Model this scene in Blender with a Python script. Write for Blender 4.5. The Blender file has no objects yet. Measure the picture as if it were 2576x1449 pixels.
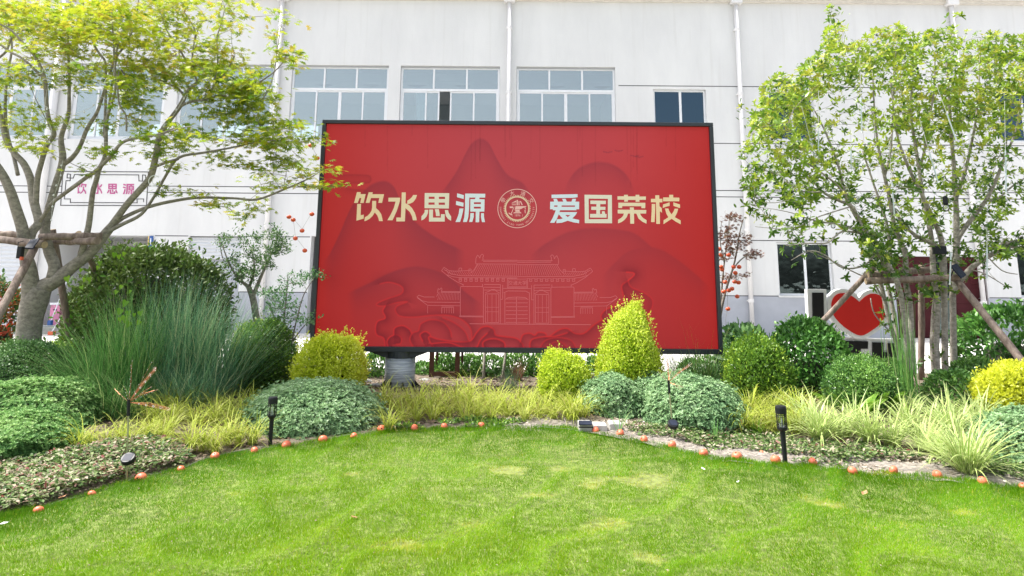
import bpy, math, random
import numpy as np
from mathutils import Vector, Matrix
from mathutils.geometry import tessellate_polygon

random.seed(7)
rng = np.random.default_rng(7)
R = math.radians
sc = bpy.context.scene

# ------------------------------------------------------------------ camera
FPX, CU, CV = 1717.3, 1288.0, 397.0            # focal length and principal point, in 2576-wide picture units
PITCH, ROLL, CAM_H = R(10.0), R(0.45), 1.55
cam_d = bpy.data.cameras.new('camera')
cam = bpy.data.objects.new('camera', cam_d)
sc.collection.objects.link(cam)
cam_d.sensor_width = 36.0
cam_d.lens = 24.0
cam_d.shift_y = -(724.5 - CV) / 2576.0
cam_d.clip_start, cam_d.clip_end = 0.05, 500.0
CAMR = Matrix.Rotation(math.pi / 2 + PITCH, 3, 'X') @ Matrix.Rotation(ROLL, 3, 'Z')
cam.matrix_world = Matrix.Translation((0, 0, CAM_H)) @ CAMR.to_4x4()
sc.camera = cam

# ------------------------------------------------------------------ sky, sun, exposure
SUN_EL, SUN_AZ = R(60), R(283)                 # azimuth clockwise from +Y; the sun stands high behind the building, a little left
world = bpy.data.worlds.new('World')
sc.world = world
world.use_nodes = True
nt = world.node_tree
nt.nodes.clear()
sky = nt.nodes.new('ShaderNodeTexSky')
sky.sky_type = 'NISHITA'
sky.sun_disc = False
sky.sun_elevation = SUN_EL
sky.sun_rotation = SUN_AZ
sky.air_density = 1.0
sky.dust_density = 4.0
sky.ozone_density = 0.6
hsv = nt.nodes.new('ShaderNodeHueSaturation')
hsv.inputs['Saturation'].default_value = 0.45
bg = nt.nodes.new('ShaderNodeBackground')
bg.inputs['Strength'].default_value = 0.15
wo = nt.nodes.new('ShaderNodeOutputWorld')
nt.links.new(sky.outputs[0], hsv.inputs['Color'])
nt.links.new(hsv.outputs[0], bg.inputs[0])
nt.links.new(bg.outputs[0], wo.inputs[0])

sun_d = bpy.data.lights.new('sun', 'SUN')
sun_d.energy = 3.2
sun_d.angle = R(1.5)
sun_d.color = (1.0, 0.96, 0.9)
sun = bpy.data.objects.new('sun', sun_d)
sc.collection.objects.link(sun)
sdir = Vector((math.sin(SUN_AZ) * math.cos(SUN_EL), math.cos(SUN_AZ) * math.cos(SUN_EL), math.sin(SUN_EL)))
sun.rotation_euler = sdir.to_track_quat('Z', 'Y').to_euler()
sc.view_settings.view_transform = 'Standard'
sc.view_settings.look = 'None'
sc.view_settings.exposure = 1.27
sc.view_settings.gamma = 1.0
try:
    sc.view_settings.use_curve_mapping = False
except Exception:
    pass
sc.cycles.max_bounces = 8
sc.cycles.transparent_max_bounces = 12

# ------------------------------------------------------------------ picture units -> place
def ray(u, v):
    return CAMR @ Vector(((u - CU) / FPX, -(v - CV) / FPX, -1.0))

def at(u, v, Y):
    d = ray(u, v)
    t = Y / d.y
    return Vector((d.x * t, Y, CAM_H + d.z * t))

def gnd(u, v, z=0.0):
    d = ray(u, v)
    t = (z - CAM_H) / d.z
    return Vector((d.x * t, d.y * t, z))

CAMRI = np.array(CAMR.transposed())
def proj(P):
    P = np.asarray(P, float).reshape(-1, 3) - np.array([0, 0, CAM_H])
    c = P @ CAMRI.T
    return CU + FPX * c[:, 0] / -c[:, 2], CV - FPX * c[:, 1] / -c[:, 2]

def pxm(Y):                                     # metres per picture unit at depth Y, roughly
    return Y / FPX

def zmap(x0, y0, s):                            # coordinates read in an enlarged crop -> picture units
    k = 2576.0 / 3411.0
    return lambda x, y: ((x0 + x / s) * k, (y0 + y / s) * k)

# ------------------------------------------------------------------ colours and materials
def lin(c):
    return tuple(((x / 255.0) / 12.92 if x / 255.0 <= 0.04045 else ((x / 255.0 + 0.055) / 1.055) ** 2.4) for x in c)

def new_mat(name):
    m = bpy.data.materials.new(name)
    m.use_nodes = True
    n = m.node_tree
    p = n.nodes['Principled BSDF']
    return m, n, p

def plain(name, col, rough=0.6, metal=0.0, var=0.12, scale=6.0, bump=0.0, bscale=60.0, stretch=None, coat=0.0):
    """base colour broken up by noise, fine bump"""
    m, n, p = new_mat(name)
    tc = n.nodes.new('ShaderNodeTexCoord')
    src = tc.outputs['Object']
    if stretch:
        mp = n.nodes.new('ShaderNodeMapping')
        mp.inputs['Scale'].default_value = stretch
        n.links.new(src, mp.inputs[0])
        src = mp.outputs[0]
    no = n.nodes.new('ShaderNodeTexNoise')
    no.inputs['Scale'].default_value = scale
    no.inputs['Detail'].default_value = 6
    n.links.new(src, no.inputs['Vector'])
    cr = n.nodes.new('ShaderNodeValToRGB')
    cr.color_ramp.elements[0].position = 0.3
    cr.color_ramp.elements[1].position = 0.7
    cr.color_ramp.elements[0].color = tuple(c * (1 - var) for c in col) + (1,)
    cr.color_ramp.elements[1].color = tuple(min(1, c * (1 + var)) for c in col) + (1,)
    n.links.new(no.outputs['Fac'], cr.inputs[0])
    n.links.new(cr.outputs[0], p.inputs['Base Color'])
    p.inputs['Roughness'].default_value = rough
    p.inputs['Metallic'].default_value = metal
    p.inputs['Coat Weight'].default_value = coat
    if bump:
        nb = n.nodes.new('ShaderNodeTexNoise')
        nb.inputs['Scale'].default_value = bscale
        nb.inputs['Detail'].default_value = 4
        n.links.new(src, nb.inputs['Vector'])
        b = n.nodes.new('ShaderNodeBump')
        b.inputs['Strength'].default_value = bump
        b.inputs['Distance'].default_value = 0.01
        n.links.new(nb.outputs['Fac'], b.inputs['Height'])
        n.links.new(b.outputs[0], p.inputs['Normal'])
    return m

def leafmat(name, cols, rough=0.45, trans=0.35, spec=0.4, across=None):
    """foliage: colour runs along a ramp by the leaf's own random value; light shines through"""
    m, n, p = new_mat(name)
    a = n.nodes.new('ShaderNodeAttribute')
    a.attribute_name = 'var'
    cr = n.nodes.new('ShaderNodeValToRGB')
    el = cr.color_ramp.elements
    k = len(cols)
    el[0].position = 0.0
    el[0].color = tuple(cols[0]) + (1,)
    el[1].position = 1.0
    el[1].color = tuple(cols[-1]) + (1,)
    for i in range(1, k - 1):
        e = el.new(i / (k - 1))
        e.color = tuple(cols[i]) + (1,)
    n.links.new(a.outputs['Fac'], cr.inputs[0])
    col = cr.outputs[0]
    if across:
        a2 = n.nodes.new('ShaderNodeAttribute')
        a2.attribute_name = 'across'
        ab = n.nodes.new('ShaderNodeMath'); ab.operation = 'ABSOLUTE'
        n.links.new(a2.outputs['Fac'], ab.inputs[0])
        st = n.nodes.new('ShaderNodeMapRange')
        st.inputs['From Min'].default_value = 0.35
        st.inputs['From Max'].default_value = 0.6
        n.links.new(ab.outputs[0], st.inputs['Value'])
        mx = n.nodes.new('ShaderNodeMix'); mx.data_type = 'RGBA'
        n.links.new(st.outputs[0], mx.inputs['Factor'])
        n.links.new(col, mx.inputs[6])
        mx.inputs[7].default_value = tuple(across) + (1,)
        col = mx.outputs[2]
    n.links.new(col, p.inputs['Base Color'])
    p.inputs['Roughness'].default_value = rough
    p.inputs['Specular IOR Level'].default_value = spec
    tr = n.nodes.new('ShaderNodeBsdfTranslucent')
    n.links.new(col, tr.inputs['Color'])
    ms = n.nodes.new('ShaderNodeMixShader')
    ms.inputs[0].default_value = trans
    n.links.new(p.outputs[0], ms.inputs[1])
    n.links.new(tr.outputs[0], ms.inputs[2])
    n.links.new(ms.outputs[0], n.nodes['Material Output'].inputs[0])
    return m

def glassmat(name, tint, refl=0.4, gloss=(0.85, 0.93, 1.0)):
    m, n, p = new_mat(name)
    n.nodes.remove(p)
    t = n.nodes.new('ShaderNodeBsdfTransparent')
    t.inputs[0].default_value = tuple(tint) + (1,)
    g = n.nodes.new('ShaderNodeBsdfGlossy')
    g.inputs['Color'].default_value = tuple(gloss) + (1,)
    g.inputs['Roughness'].default_value = 0.03
    tc = n.nodes.new('ShaderNodeTexCoord'); nz = n.nodes.new('ShaderNodeTexNoise'); nz.inputs['Scale'].default_value = 1.3; nz.inputs['Detail'].default_value = 3
    bp = n.nodes.new('ShaderNodeBump'); bp.inputs['Strength'].default_value = 0.35; bp.inputs['Distance'].default_value = 0.03
    n.links.new(tc.outputs['Object'], nz.inputs['Vector']); n.links.new(nz.outputs['Fac'], bp.inputs['Height']); n.links.new(bp.outputs[0], g.inputs['Normal'])
    f = n.nodes.new('ShaderNodeFresnel')
    f.inputs['IOR'].default_value = 1.5
    ad = n.nodes.new('ShaderNodeMath'); ad.operation = 'ADD'
    ad.inputs[1].default_value = refl
    n.links.new(f.outputs[0], ad.inputs[0])
    ms = n.nodes.new('ShaderNodeMixShader')
    n.links.new(ad.outputs[0], ms.inputs[0])
    n.links.new(t.outputs[0], ms.inputs[1])
    n.links.new(g.outputs[0], ms.inputs[2])
    n.links.new(ms.outputs[0], n.nodes['Material Output'].inputs[0])
    return m

# ------------------------------------------------------------------ mesh helpers
def tag(o, label=None, cat=None, group=None, kind=None):
    if label: o['label'] = label
    if cat: o['category'] = cat
    if group: o['group'] = group
    if kind: o['kind'] = kind
    return o

def link(o, parent=None):
    sc.collection.objects.link(o)
    if parent is not None:
        o.parent = parent
    return o

def thing(name, label, cat, loc, group=None):
    o = bpy.data.objects.new(name, None)
    o.empty_display_size = 0.2
    o.location = loc
    link(o)
    return tag(o, label, cat, group)

def origin_of(parent):
    v = Vector((0, 0, 0))
    while parent is not None:
        v += parent.location
        parent = parent.parent
    return v

class MB:
    """collects shapes in world coordinates; build() links them as one mesh"""
    def __init__(s):
        s.v = []; s.f = []
    def quad(s, a, b, c, d):
        i = len(s.v); s.v += [tuple(a), tuple(b), tuple(c), tuple(d)]; s.f.append((i, i + 1, i + 2, i + 3)); return s
    def box(s, x0, x1, y0, y1, z0, z1):
        i = len(s.v)
        s.v += [(x0, y0, z0), (x1, y0, z0), (x1, y1, z0), (x0, y1, z0), (x0, y0, z1), (x1, y0, z1), (x1, y1, z1), (x0, y1, z1)]
        for q in ((0, 3, 2, 1), (4, 5, 6, 7), (0, 1, 5, 4), (1, 2, 6, 5), (2, 3, 7, 6), (3, 0, 4, 7)):
            s.f.append(tuple(i + k for k in q))
        return s
    def bar(s, a, b, w, h, up=Vector((0, 0, 1))):
        a = Vector(a); b = Vector(b); d = (b - a).normalized()
        x = d.cross(up)
        if x.length < 1e-4: x = d.cross(Vector((0, 1, 0)))
        x.normalize(); z = x.cross(d)
        i = len(s.v)
        for p in (a, b):
            for sx, sz in ((-1, -1), (1, -1), (1, 1), (-1, 1)):
                s.v.append(tuple(p + x * sx * w / 2 + z * sz * h / 2))
        for q in ((0, 1, 2, 3), (7, 6, 5, 4), (0, 4, 5, 1), (1, 5, 6, 2), (2, 6, 7, 3), (3, 7, 4, 0)):
            s.f.append(tuple(i + k for k in q))
        return s
    def tube(s, pts, rad, n=6, cap=True):
        pts = [Vector(p) for p in pts]
        if not hasattr(rad, '__len__'): rad = [rad] * len(pts)
        i0 = len(s.v)
        t = (pts[1] - pts[0]).normalized()
        x = t.cross(Vector((0, 1, 0.13)))
        if x.length < 1e-3: x = t.cross(Vector((1, 0, 0)))
        x.normalize()
        for k, p in enumerate(pts):
            if 0 < k < len(pts) - 1: t = (pts[k + 1] - pts[k - 1])
            elif k: t = pts[k] - pts[k - 1]
            if t.length < 1e-7: t = Vector((0, 0, 1))
            t = t.normalized()
            x = (x - t * x.dot(t)).normalized()
            y = t.cross(x)
            for j in range(n):
                a = 2 * math.pi * j / n
                s.v.append(tuple(p + (x * math.cos(a) + y * math.sin(a)) * rad[k]))
        for k in range(len(pts) - 1):
            for j in range(n):
                a = i0 + k * n + j; b = i0 + k * n + (j + 1) % n
                s.f.append((a, b, b + n, a + n))
        if cap:
            s.f.append(tuple(i0 + j for j in reversed(range(n))))
            s.f.append(tuple(i0 + (len(pts) - 1) * n + j for j in range(n)))
        return s
    def lathe(s, prof, c, n=16, axis='Z'):
        i0 = len(s.v); c = Vector(c)
        for r, z in prof:
            for j in range(n):
                a = 2 * math.pi * j / n
                if axis == 'Z': s.v.append((c.x + r * math.cos(a), c.y + r * math.sin(a), c.z + z))
                else: s.v.append((c.x + r * math.cos(a), c.y + z, c.z + r * math.sin(a)))
        for k in range(len(prof) - 1):
            for j in range(n):
                a = i0 + k * n + j; b = i0 + k * n + (j + 1) % n
                s.f.append((a, b, b + n, a + n))
        s.f.append(tuple(i0 + j for j in reversed(range(n))))
        s.f.append(tuple(i0 + (len(prof) - 1) * n + j for j in range(n)))
        return s
    def flat(s, loops):
        """flat print: outline and holes, each a list of 3-D points"""
        tris = tessellate_polygon([[Vector(p) for p in l] for l in loops])
        i0 = len(s.v)
        for l in loops: s.v += [tuple(p) for p in l]
        for t in tris: s.f.append(tuple(i0 + k for k in t))
        return s
    def prism(s, poly, y0, y1):
        """outline in (x, z), pushed from y0 to y1"""
        tris = tessellate_polygon([[Vector((x, 0, z)) for x, z in poly]])
        n = len(poly); i0 = len(s.v)
        s.v += [(x, y0, z) for x, z in poly] + [(x, y1, z) for x, z in poly]
        for t in tris:
            s.f.append(tuple(i0 + k for k in t)); s.f.append(tuple(i0 + n + k for k in reversed(t)))
        for k in range(n):
            a, b = k, (k + 1) % n
            s.f.append((i0 + a, i0 + b, i0 + n + b, i0 + n + a))
        return s
    def build(s, name, mat, parent=None, smooth=False, bevel=0.0, loc=None):
        o0 = origin_of(parent)
        if loc is not None: o0 = o0 + (Vector(loc) - o0)
        me = bpy.data.meshes.new(name)
        me.from_pydata([(x - o0.x, y - o0.y, z - o0.z) for x, y, z in s.v], [], s.f)
        me.materials.append(mat)
        if smooth:
            me.polygons.foreach_set('use_smooth', [True] * len(me.polygons))
        me.update()
        o = bpy.data.objects.new(name, me)
        link(o, parent)
        if loc is not None:
            o.location = Vector(loc) - origin_of(parent)
        if bevel:
            b = o.modifiers.new('bevel', 'BEVEL'); b.width = bevel; b.segments = 2; b.limit_method = 'ANGLE'
        return o

def np_mesh(name, V, F, mat, parent=None, attrs=None, loc=None, smooth=False):
    """big meshes straight from numpy; F is (n,3) or (n,4)"""
    o0 = origin_of(parent) if loc is None else Vector(loc)
    V = np.asarray(V, np.float32) - np.array(o0, np.float32)
    F = np.asarray(F, np.int32)
    me = bpy.data.meshes.new(name)
    k = F.shape[1]
    me.vertices.add(len(V)); me.vertices.foreach_set('co', V.ravel())
    me.loops.add(F.size); me.loops.foreach_set('vertex_index', F.ravel())
    me.polygons.add(len(F)); me.polygons.foreach_set('loop_start', np.arange(0, F.size, k, dtype=np.int32))
    try: me.polygons.foreach_set('loop_total', np.full(len(F), k, np.int32))
    except Exception: pass
    if smooth: me.polygons.foreach_set('use_smooth', np.ones(len(F), bool))
    me.update(calc_edges=True)
    for an, av in (attrs or {}).items():
        a = me.attributes.new(an, 'FLOAT', 'POINT'); a.data.foreach_set('value', np.asarray(av, np.float32))
    me.materials.append(mat)
    o = bpy.data.objects.new(name, me)
    link(o, parent)
    if loc is not None: o.location = Vector(loc) - origin_of(parent)
    return o

def norm(a):
    return a / np.maximum(np.linalg.norm(a, axis=-1, keepdims=True), 1e-9)

def scatter(tv, tf, P, D, N, S, var):
    """copies of a small template laid at P, x along D, z near N, as arrays"""
    tv = np.asarray(tv, float); tf = np.asarray(tf)
    D = norm(D); Yv = norm(np.cross(N, D)); Nn = np.cross(D, Yv)
    S = np.asarray(S)[:, None, None]
    V = P[:, None, :] + S * (tv[None, :, 0:1] * D[:, None, :] + tv[None, :, 1:2] * Yv[:, None, :] + tv[None, :, 2:3] * Nn[:, None, :])
    n, k = len(P), len(tv)
    F = tf[None] + (np.arange(n) * k)[:, None, None]
    return V.reshape(-1, 3), F.reshape(-1, tf.shape[1]), np.repeat(var, k)

def join(parts):
    Vs, Fs, As, o = [], [], [], 0
    for V, F, A in parts:
        Vs.append(V); Fs.append(F + o); As.append(A); o += len(V)
    return np.concatenate(Vs), np.concatenate(Fs), np.concatenate(As)

# leaf templates: x is the leaf's length (1), y its width
KITE_V = [(0, 0, 0), (0.5, -0.26, 0.06), (1, 0, -0.05), (0.5, 0.26, 0.06)]
KITE_F = [(0, 1, 2, 3)]
OVAL_V = [(0, 0, 0), (0.3, -0.2, 0.05), (0.72, -0.19, 0.04), (1, 0, -0.08), (0.72, 0.19, 0.04), (0.3, 0.2, 0.05), (0.5, 0, -0.02)]
OVAL_F = [(0, 1, 6, 5), (1, 2, 3, 6), (6, 3, 4, 5)]
def rosette(n, leafv=KITE_V, leaff=KITE_F, rise=0.6, wid=1.0, jit=0.0):
    v, f = [], []
    for i in range(n):
        a = 2 * math.pi * i / n + (i % 2) * 0.2
        el = rise + 0.35 * (i % 2) + jit * random.uniform(-1, 1)
        L = 1.0 - 0.25 * (i % 2)
        for x, y, z in leafv:
            xx, yy, zz = x * L, y * wid, z
            # x-length direction outwards in the yz-plane, leaning to +x (the shoot's direction)
            r = xx * math.cos(el) - zz * math.sin(el); h = xx * math.sin(el) + zz * math.cos(el)
            v.append((h, r * math.cos(a) - yy * math.sin(a), r * math.sin(a) + yy * math.cos(a)))
        for q in leaff: f.append(tuple(k + i * len(leafv) for k in q))
    return v, f
def maple_leaf(lobes=7):
    v, f = [(0, 0, 0)], []
    for i in range(lobes):
        a = R(-118 + 236 * i / (lobes - 1))
        L = 1.0 - 0.42 * abs(i - (lobes - 1) / 2) / ((lobes - 1) / 2)
        w = 0.12
        b = len(v)
        v += [(0.45 * L * math.cos(a) + w * math.sin(a), 0.45 * L * math.sin(a) - w * math.cos(a), 0.01),
              (L * math.cos(a), L * math.sin(a), -0.1 * L),
              (0.45 * L * math.cos(a) - w * math.sin(a), 0.45 * L * math.sin(a) + w * math.cos(a), 0.01)]
        f.append((0, b, b + 1, b + 2))
    return v, f
MAPLE_V, MAPLE_F = maple_leaf()

def rand_unit(n):
    return norm(rng.normal(size=(n, 3)))

def blades(base, az, length, lean, width, droop, var, seg=5, twist=0.3):
    """arching grass blades; arrays of n; lean from vertical at the foot (rad), droop = further bending to the tip"""
    n = len(base)
    t = np.linspace(0, 1, seg + 1)
    ang = lean[:, None] + droop[:, None] * t[None, :] ** 1.4
    ds = (length / seg)[:, None]
    am = 0.5 * (ang[:, 1:] + ang[:, :-1])
    r = np.concatenate([np.zeros((n, 1)), np.cumsum(np.sin(am) * ds, 1)], 1)
    z = np.concatenate([np.zeros((n, 1)), np.cumsum(np.cos(am) * ds, 1)], 1)
    c, s_ = np.cos(az)[:, None], np.sin(az)[:, None]
    P = np.stack([base[:, 0:1] + r * c, base[:, 1:2] + r * s_, base[:, 2:3] + z], -1)
    w = width[:, None] * (1 - t[None, :] ** 2.5) * (0.65 + 0.35 * np.minimum(1, t[None, :] * 4)) + 0.0004
    tw = az + math.pi / 2 + rng.uniform(-twist, twist, n)
    side = np.stack([np.cos(tw), np.sin(tw), np.zeros(n)], -1)[:, None, :]
    L = P - side * w[..., None] / 2; Rr = P + side * w[..., None] / 2
    V = np.stack([L, Rr], 2).reshape(n, -1, 3)
    k = 2 * (seg + 1)
    f = np.array([(2 * i, 2 * i + 1, 2 * i + 3, 2 * i + 2) for i in range(seg)])
    F = (f[None] + (np.arange(n) * k)[:, None, None]).reshape(-1, 4)
    across = np.tile(np.array([-1.0, 1.0] * (seg + 1)), n)
    return V.reshape(-1, 3), F, np.repeat(var, k), across

def catmull(pts, sub=4):
    """smooth a list of (Vector, radius)"""
    out = []
    n = len(pts)
    for i in range(n - 1):
        p0 = pts[max(i - 1, 0)]; p1 = pts[i]; p2 = pts[i + 1]; p3 = pts[min(i + 2, n - 1)]
        for k in range(sub):
            t = k / sub
            a = 2 * p1[0]; b = (p2[0] - p0[0]); c = 2 * p0[0] - 5 * p1[0] + 4 * p2[0] - p3[0]; d = -p0[0] + 3 * p1[0] - 3 * p2[0] + p3[0]
            out.append((0.5 * (a + b * t + c * t * t + d * t ** 3), p1[1] + (p2[1] - p1[1]) * t))
    out.append(pts[-1])
    return out

# ------------------------------------------------------------------ materials
M = {}
M['wall'] = None
def wallmat():
    m, n, p = new_mat('white_render')
    tc = n.nodes.new('ShaderNodeTexCoord')
    no = n.nodes.new('ShaderNodeTexNoise'); no.inputs['Scale'].default_value = 0.7; no.inputs['Detail'].default_value = 8; no.inputs['Roughness'].default_value = 0.65
    mp = n.nodes.new('ShaderNodeMapping'); mp.inputs['Scale'].default_value = (1.0, 1.0, 0.35)
    n.links.new(tc.outputs['Object'], mp.inputs[0]); n.links.new(mp.outputs[0], no.inputs['Vector'])
    st = n.nodes.new('ShaderNodeTexNoise'); st.inputs['Scale'].default_value = 3.0; st.inputs['Detail'].default_value = 5
    mp2 = n.nodes.new('ShaderNodeMapping'); mp2.inputs['Scale'].default_value = (2.2, 1.0, 0.12)
    n.links.new(tc.outputs['Object'], mp2.inputs[0]); n.links.new(mp2.outputs[0], st.inputs['Vector'])
    cr = n.nodes.new('ShaderNodeValToRGB'); e = cr.color_ramp.elements
    e[0].position = 0.3; e[0].color = (0.62, 0.625, 0.63, 1); e[1].position = 0.62; e[1].color = (0.705, 0.71, 0.71, 1)
    n.links.new(no.outputs['Fac'], cr.inputs[0])
    cr2 = n.nodes.new('ShaderNodeValToRGB'); e = cr2.color_ramp.elements
    e[0].position = 0.28; e[0].color = (0.88, 0.87, 0.85, 1); e[1].position = 0.45; e[1].color = (1, 1, 1, 1)
    n.links.new(st.outputs['Fac'], cr2.inputs[0])
    mx = n.nodes.new('ShaderNodeMix'); mx.data_type = 'RGBA'; mx.blend_type = 'MULTIPLY'; mx.inputs['Factor'].default_value = 0.4
    n.links.new(cr.outputs[0], mx.inputs[6]); n.links.new(cr2.outputs[0], mx.inputs[7])
    n.links.new(mx.outputs[2], p.inputs['Base Color'])
    p.inputs['Roughness'].default_value = 0.85
    nb = n.nodes.new('ShaderNodeTexNoise'); nb.inputs['Scale'].default_value = 25; nb.inputs['Detail'].default_value = 6
    n.links.new(tc.outputs['Object'], nb.inputs['Vector'])
    b = n.nodes.new('ShaderNodeBump'); b.inputs['Strength'].default_value = 0.25; b.inputs['Distance'].default_value = 0.01
    n.links.new(nb.outputs['Fac'], b.inputs['Height']); n.links.new(b.outputs[0], p.inputs['Normal'])
    return m
M['wall'] = wallmat()
M['plinth'] = plain('grey_plinth_paint', (0.40, 0.42, 0.47), 0.8, var=0.06, scale=3, bump=0.2, bscale=30)
M['groove'] = plain('dark_groove', (0.07, 0.07, 0.075), 0.8)
M['frame'] = plain('white_window_frame', (0.72, 0.74, 0.77), 0.35, var=0.03)
M['frame_grey'] = plain('window_rebate', (0.35, 0.36, 0.37), 0.5, var=0.05)
M['glass_up'] = glassmat('pale_window_glass', (0.74, 0.80, 0.80), 0.26, (0.86, 0.92, 0.92))
M['glass_blue'] = glassmat('blue_window_glass', (0.10, 0.2, 0.32), 0.08, (0.42, 0.66, 0.84))
M['glass_dark'] = glassmat('dark_window_glass', (0.4, 0.48, 0.47), 0.12, (0.42, 0.52, 0.52))
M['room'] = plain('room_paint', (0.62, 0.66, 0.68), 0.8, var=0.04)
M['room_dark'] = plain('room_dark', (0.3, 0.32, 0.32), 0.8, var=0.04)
M['pipe'] = plain('white_pvc_pipe', (0.74, 0.73, 0.73), 0.35, var=0.05, scale=2)
M['eave'] = plain('beige_eave', (0.62, 0.58, 0.52), 0.7, var=0.08)
M['maroon'] = plain('maroon_door_paint', (0.055, 0.010, 0.013), 0.6, var=0.15, scale=3)
M['steel'] = plain('brushed_steel', (0.5, 0.5, 0.5), 0.35, metal=1.0)
M['shutter'] = plain('white_shutter_metal', (0.6, 0.62, 0.65), 0.45, var=0.05)
M['black_frame'] = plain('blue_black_metal', (0.022, 0.028, 0.038), 0.42, var=0.15, scale=2)
M['black'] = plain('black_plastic', (0.018, 0.02, 0.022), 0.4, var=0.2)
M['panel'] = plain('solar_cell_dark_blue', (0.02, 0.026, 0.045), 0.5, var=0.3, scale=20)
M['wrap'] = None
M['rust'] = plain('brown_painted_steel', (0.11, 0.045, 0.028), 0.6, var=0.3, scale=9, bump=0.3)
M['soil'] = plain('bed_soil', (0.14, 0.11, 0.08), 0.95, var=0.45, scale=14, bump=1.0, bscale=40)
M['sand'] = plain('pale_sandy_gravel', (0.23, 0.205, 0.175), 0.95, var=0.5, scale=26, bump=1.0, bscale=90)
M['concrete'] = plain('pale_concrete', (0.6, 0.58, 0.55), 0.85, var=0.06, scale=1.5, bump=0.3, bscale=50)
M['ground'] = plain('grey_paving', (0.36, 0.35, 0.33), 0.9, var=0.1, scale=0.5)
M['stone'] = plain('grey_kerb_stone', (0.33, 0.33, 0.31), 0.85, var=0.15, scale=12, bump=0.6)
M['white_block'] = plain('weathered_white_concrete', (0.42, 0.41, 0.39), 0.85, var=0.15, scale=14, bump=0.5)
M['white_paint'] = plain('white_sign_paint', (0.60, 0.61, 0.62), 0.4, var=0.04)
M['red_paint'] = plain('red_sign_paint', (0.50, 0.02, 0.016), 0.5, var=0.08, scale=2)
M['black_paint'] = plain('black_sign_paint', (0.012, 0.012, 0.013), 0.4)
M['pink'] = plain('pink_plastic', (0.62, 0.22, 0.38), 0.5)
M['pink_letter'] = plain('pink_lettering', (0.46, 0.09, 0.25), 0.6, var=0.05)
M['blue_sign'] = plain('blue_sign_face', (0.02, 0.09, 0.32), 0.4)
M['yellow_edge'] = plain('yellow_sign_edge', (0.7, 0.5, 0.15), 0.5)
M['copper'] = plain('copper_wire', (0.42, 0.15, 0.07), 0.4, metal=0.6)
M['brass'] = plain('greenish_pole', (0.33, 0.34, 0.2), 0.4, metal=0.4)
M['cable'] = plain('grey_cable', (0.25, 0.24, 0.22), 0.6)
M['white_cable'] = plain('white_cable', (0.6, 0.6, 0.58), 0.6)
M['clear'] = glassmat('clear_plastic', (0.93, 0.95, 0.95), 0.12, (1, 1, 1))
M['frost'] = plain('frosted_tube', (0.5, 0.58, 0.6), 0.25, var=0.05)
M['dry_leaf'] = plain('dry_leaf', (0.4, 0.2, 0.09), 0.7, var=0.3, scale=30)
M['paper'] = plain('white_scrap', (0.8, 0.8, 0.78), 0.7)

def barkmat(name, c1, c2, sc_=18.0, band=6.0):
    m, n, p = new_mat(name)
    tc = n.nodes.new('ShaderNodeTexCoord')
    no = n.nodes.new('ShaderNodeTexNoise'); no.inputs['Scale'].default_value = sc_; no.inputs['Detail'].default_value = 8; no.inputs['Roughness'].default_value = 0.7
    mp = n.nodes.new('ShaderNodeMapping'); mp.inputs['Scale'].default_value = (1, 1, band / 4.0)
    n.links.new(tc.outputs['Object'], mp.inputs[0]); n.links.new(mp.outputs[0], no.inputs['Vector'])
    cr = n.nodes.new('ShaderNodeValToRGB'); e = cr.color_ramp.elements
    e[0].position = 0.35; e[0].color = tuple(c1) + (1,); e[1].position = 0.65; e[1].color = tuple(c2) + (1,)
    n.links.new(no.outputs['Fac'], cr.inputs[0]); n.links.new(cr.outputs[0], p.inputs['Base Color'])
    n2 = n.nodes.new('ShaderNodeTexNoise'); n2.inputs['Scale'].default_value = sc_ * 0.25; n2.inputs['Detail'].default_value = 3
    n.links.new(tc.outputs['Object'], n2.inputs['Vector'])
    mx = n.nodes.new('ShaderNodeMix'); mx.data_type = 'RGBA'; mx.blend_type = 'MULTIPLY'; mx.inputs['Factor'].default_value = 0.6
    n.links.new(cr.outputs[0], mx.inputs[6]); n.links.new(n2.outputs['Fac'], mx.inputs[7])
    mm = n.nodes.new('ShaderNodeMix'); mm.data_type = 'RGBA'; mm.inputs['Factor'].default_value = 0.55
    n.links.new(cr.outputs[0], mm.inputs[6]); n.links.new(mx.outputs[2], mm.inputs[7]); n.links.new(mm.outputs[2], p.inputs['Base Color'])
    b = n.nodes.new('ShaderNodeBump'); b.inputs['Strength'].default_value = 0.7; b.inputs['Distance'].default_value = 0.012
    n.links.new(no.outputs['Fac'], b.inputs['Height']); n.links.new(b.outputs[0], p.inputs['Normal'])
    p.inputs['Roughness'].default_value = 0.85
    return m
M['bark_maple'] = barkmat('grey_maple_bark', (0.17, 0.155, 0.125), (0.40, 0.37, 0.31))
M['bark_pale'] = barkmat('pale_osmanthus_bark', (0.19, 0.17, 0.14), (0.48, 0.44, 0.38))
M['twig'] = barkmat('twig_bark', (0.14, 0.12, 0.10), (0.30, 0.27, 0.23), 30)
M['twig_pale'] = barkmat('pale_twig_bark', (0.28, 0.25, 0.21), (0.5, 0.46, 0.41), 30)
M['log'] = barkmat('peeled_log_bark', (0.13, 0.09, 0.07), (0.38, 0.30, 0.25), 16, 0.8)
M['log_end'] = plain('cut_log_end', (0.36, 0.27, 0.17), 0.8, var=0.2, scale=30)
M['inner'] = plain('inner_twigs', (0.045, 0.05, 0.028), 0.95, var=0.4, scale=20)

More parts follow.
